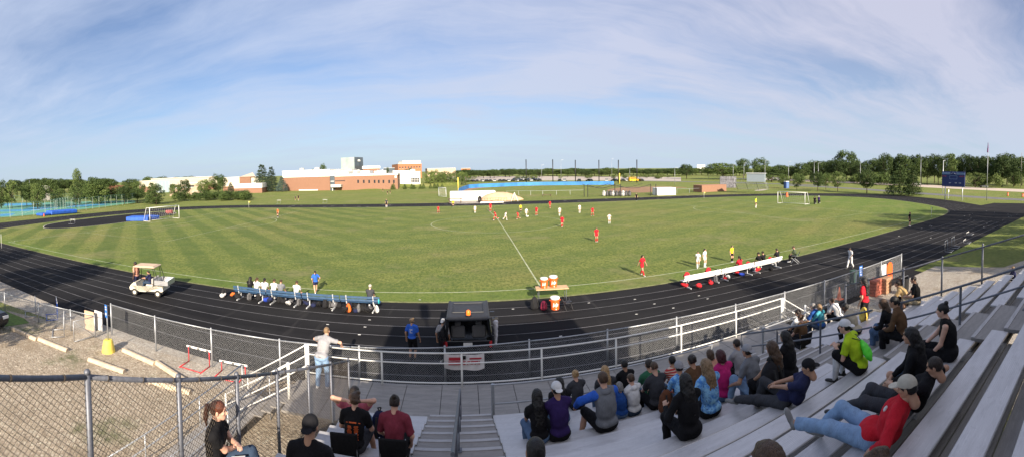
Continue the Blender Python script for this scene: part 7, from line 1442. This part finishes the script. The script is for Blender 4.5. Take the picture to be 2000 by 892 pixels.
# near players
stand_at(617, 527, 573, 'player in a blue kit walking along the touchline past the benches', L_('royal', .8, 'navy', .5, ('pony', 'dark'), 'fair', fem=True, socks=None), var(WALK, handL=(-.2, .1, .0), handR=(.3, .1, .1)), 30, 0, None, .022)
G3 = 'soccer players on the pitch'
kr = lambda **k: L_('red', .8, 'red', .55, ('pony', 'dark'), 'tan', fem=True, socks=SH['red'], **k)
kw = lambda **k: L_('white', .8, 'white', .55, ('pony', 'dark'), 'fair', fem=True, socks=SH['white'], **k)
POSES = {'w': WALK, 's': STAND, 'r': RUN, 'y': READY, 'h': HIPS}
pl = [(1254, 496, 537, 'r', 'w', 200, 'player in red with long black hair walking nearest the white benches'), (1165, 443, 471, 'r', 's', 180, 'player in red nearest the camera in the middle of the pitch'), (1098, 420, 443, 'r', 'w', 170, 'player in red right of the halfway line below the centre circle edge'), (856, 401, 415, 'r', 'y', 200, 'player in red alone on the far left of the play'), (958, 395, 412, 'r', 's', 180, 'player in red farthest left of the midfield group'), (968, 410, 430, 'r', 'r', 100, 'player in red running on the halfway line'), (1012, 413, 428, 'r', 'r', 60, 'player in red bending low near the ball'), (1048, 402, 420, 'r', 'w', 160, 'player in red just right of the ball'), (1074, 391, 406, 'r', 'w', 200, 'player in red farthest away near the far touchline'), (1157, 403, 421, 'r', 'y', 190, 'player in red furthest right in midfield'),
      (928, 400, 415, 'w', 's', 170, 'player in white furthest left'), (987, 412, 430, 'w', 'r', -60, 'player in white just right of the halfway line'), (1028, 405, 423, 'w', 'w', 200, 'player in white with the ball at her feet'), (1093, 403, 421, 'w', 'w', 170, 'player in white between two red players right of centre'), (1132, 398, 415, 'w', 's', 180, 'player in white farthest back on the right of midfield'), (1190, 416, 436, 'w', 'h', 180, 'player in white furthest right on the pitch'), (1363, 489, 522, 'w', 'w', 150, 'player in white with black hair, left of a pair near the white benches'), (1376, 484, 520, 'w', 's', 200, 'player in white with brown hair, right of a pair near the white benches')]
for x, yt, yf, kit, ps, yw, lb in pl:
    near = yf > 500; stand_at(x, yt, yf, lb, (kr if kit == 'r' else kw)(), POSES[ps], yw, 0, G3, .022 if near else .03, None if near else 'pl_'+ps)
ofc = [(1429, 478, 510, 'yellow', 'black', .6, 's', 190, 'referee in yellow and black standing by the touchline near the white benches', 'black'), (1017, 398, 414, 'yellow', 'black', .6, 's', 180, 'referee in yellow in the middle of the midfield group', 'black'), (885, 390, 404, 'yellow', 'black', .6, 's', 180, 'linesman in yellow holding a flag on the far track', 'black'), (543, 406, 424, 'orange', 'black', .6, 's', 150, 'goalkeeper in orange and black on the left half of the pitch', 'black'), (1476, 385, 405, 'neon', 'black', .6, 's', 200, 'goalkeeper in neon green on the right half of the pitch', 'white'), (755, 388, 404, 'dgray', 'black', .8, 's', 180, 'person in dark grey standing on the far track', 'white'), (1243, 377, 392, 'black', 'black', 2, 's', 170, 'person in black standing on the far track by the batting cage', 'black'), (1776, 413, 441, 'black', 'black', .8, 's', 185, 'man in a black tee and shorts standing on the right curve of the pitch edge', None)]
for x, yt, yf, tp_, bt, lg, ps, yw, lb, sk_ in ofc: stand_at(x, yt, yf, lb, L_(tp_, .8, bt, lg, ('short', 'dark'), 'fair', socks=SH[sk_] if sk_ else None), POSES[ps], yw, 0, None, .025)
stand_at(1661, 481, 523, 'man in a white tee and white trousers walking on the right straight', L_('white', .8, 'white', 2, ('buzz', 'black'), 'dark', shoes='black'), WALK, 80, 0, None, .022)
for x, yt, yf, tp_, lb in ((577, 382, 391, 'dgray', 'person in dark clothes on the far grass, left of a pair'), (583, 380, 391, 'black', 'person in black on the far grass, right of a pair'), (428, 379, 387, 'neon', 'player in yellow and black by the practice goal, left one'), (453, 379, 388, 'neon', 'player in yellow and black by the practice goal, right one'), (748, 369, 374, 'black', 'farthest person in black on the grass before the bank'), (757, 373, 379, 'black', 'left person in black of the pair below the bank'), (762, 372, 378, 'black', 'right person in black of the pair below the bank')):
    stand_at(x, yt, yf, lb, L_(tp_, .8, 'black', .7, ('short', 'dark'), 'tan'), STAND, 180, 0, 'people on the far grass', .035, 'far')
for x, yf, tp_, lb, ps in ((1591, 398, 'black', 'person in black crouching beside the right goal', SIT), (1599, 397, 'purple', 'person in purple sitting on a bucket beside the right goal', SIT)):
    p = g(x, yf); add_person('person', lb, 'people beside the right goal', (p.x, p.y, .62), rad(-60), ps, L_(tp_, .9, 'black', 2, ('short', 'black') if x < 1595 else ('short', 'gray'), 'tan', hat=None if x < 1595 else ('capback', SH['white'])), 1.25, .035); t_ = thing('bucket', 'dark bucket used as a seat beside the right goal, %s' % ('left one' if x < 1595 else 'right one'), 'bucket', p); MB().lathe([(0, 0), (.18, 0), (.22, .5), (0, .5)], n=12).build('bucket_body', BLK, t_)
# ------------------------------------------------------------------ camera, sky, sun
sc = bpy.context.scene
cam = bpy.data.cameras.new('camera'); co = bpy.data.objects.new('camera', cam); C.objects.link(co); sc.camera = co
sc.render.engine = 'CYCLES'
cam.type = 'PANO'; cam.panorama_type = 'CENTRAL_CYLINDRICAL'; cam.central_cylindrical_radius = 1.0
cam.central_cylindrical_range_u_min = -1000/CF; cam.central_cylindrical_range_u_max = 1000/CF
cam.central_cylindrical_range_v_max = CYC/CF; cam.central_cylindrical_range_v_min = -(2000*456/1024-CYC)/CF
cam.clip_start = .05; cam.clip_end = 6000
R_, F_, U_ = CR.T @ V3(1, 0, 0), CR.T @ V3(0, 1, 0), CR.T @ V3(0, 0, 1)
M = Matrix(((R_[0], U_[0], -F_[0], 0), (R_[1], U_[1], -F_[1], 0), (R_[2], U_[2], -F_[2], H), (0, 0, 0, 1))); co.matrix_world = M
SUN_EL = rad(25); SX, SY = .15, -1.0                     # horizontal direction towards the sun (behind the camera, a little right)
sd = Vector((SX, SY, 0)).normalized()*math.cos(SUN_EL)+Vector((0, 0, math.sin(SUN_EL)))
sl_ = bpy.data.lights.new('sun', 'SUN'); sl_.energy = 5.0; sl_.angle = rad(.5); sl_.color = (1, .87, .70)
so = bpy.data.objects.new('sun', sl_); C.objects.link(so); so.rotation_euler = sd.to_track_quat('Z', 'Y').to_euler()
w = bpy.data.worlds.new('World'); sc.world = w; w.use_nodes = True; N = w.node_tree.nodes; L = w.node_tree.links; t = NT(N, L)
bg = N['Background']; sky = N.new('ShaderNodeTexSky'); sky.sky_type = 'NISHITA'; sky.sun_disc = False; sky.sun_elevation = SUN_EL; sky.sun_rotation = math.atan2(SX, SY); sky.altitude = 200; sky.air_density = 1.0; sky.dust_density = .6; sky.ozone_density = 2.5
tc = N.new('ShaderNodeTexCoord').outputs['Generated']; sx = N.new('ShaderNodeSeparateXYZ'); L.new(tc, sx.inputs[0])
zz = t.math('ADD', t.math('MAXIMUM', sx.outputs[2], 0.0), .12); u = t.math('DIVIDE', sx.outputs[0], zz); v = t.math('DIVIDE', sx.outputs[1], zz)
cb = N.new('ShaderNodeCombineXYZ'); L.new(u, cb.inputs[0]); L.new(v, cb.inputs[1]); P3 = cb.outputs[0]
warp = N.new('ShaderNodeTexNoise'); warp.inputs['Scale'].default_value = .8; warp.inputs['Detail'].default_value = 4; L.new(P3, warp.inputs['Vector'])
va = N.new('ShaderNodeVectorMath'); va.operation = 'MULTIPLY_ADD'; L.new(warp.outputs['Color'], va.inputs[0]); va.inputs[1].default_value = (.75, .75, 0); L.new(P3, va.inputs[2]); Q3 = va.outputs[0]
n1 = t.noise(t.mapping(Q3, (.30, 1.05, 1), (0, 0, rad(-32)), (3.1, 1.7, 0)), 1.1, 8, .62); n2 = t.noise(t.mapping(Q3, (.7, .35, 1), (0, 0, rad(25)), (7, 2, 0)), .9, 6, .55); n3 = t.noise(Q3, .35, 3, .5)
right = t.rng(sx.outputs[0], -.55, .75)
cl = t.math('ADD', t.math('MULTIPLY', t.rng(n1, .36, .62), 1.0), t.math('MULTIPLY', t.rng(n2, .42, .70), .55))
cl = t.math('MULTIPLY', cl, t.rng(n3, .25, .6, .55, 1.0)); cl = t.math('ADD', t.math('MULTIPLY', cl, t.math('ADD', t.math('MULTIPLY', right, .2), .74)), t.math('MULTIPLY', right, .30), None, True)
cl = t.math('MULTIPLY', cl, .92)
ccol = t.mix(right, (3.75, 4.3, 5.6), (3.95, 4.0, 4.95))
sk2 = N.new('ShaderNodeMix'); sk2.data_type = 'RGBA'; sk2.blend_type = 'MULTIPLY'; sk2.inputs[0].default_value = 1.0; L.new(sky.outputs[0], sk2.inputs[6]); sk2.inputs[7].default_value = (.62, .70, .84, 1)
out = t.mix(cl, sk2.outputs[2], ccol)
bk = t.math('MULTIPLY', t.rng(sx.outputs[1], .15, -.75), .62); out = t.mix(bk, out, (7.2, 6.7, 6.3))
hz = t.math('MULTIPLY', t.math('POWER', t.math('SUBTRACT', 1.0, t.math('MAXIMUM', sx.outputs[2], 0.0)), 6), .85)
out = t.mix(hz, out, (3.4, 4.2, 5.05))
L.new(out, bg.inputs[0]); bg.inputs[1].default_value = .082
vs_ = sc.view_settings; vs_.view_transform = 'Standard'; vs_.look = 'None'; vs_.exposure = 1.0; vs_.gamma = 1; vs_.use_curve_mapping = False
sc.cycles.max_bounces = 5; sc.cycles.diffuse_bounces = 3; sc.cycles.glossy_bounces = 2; sc.cycles.transparent_max_bounces = 12; sc.cycles.use_denoising = True
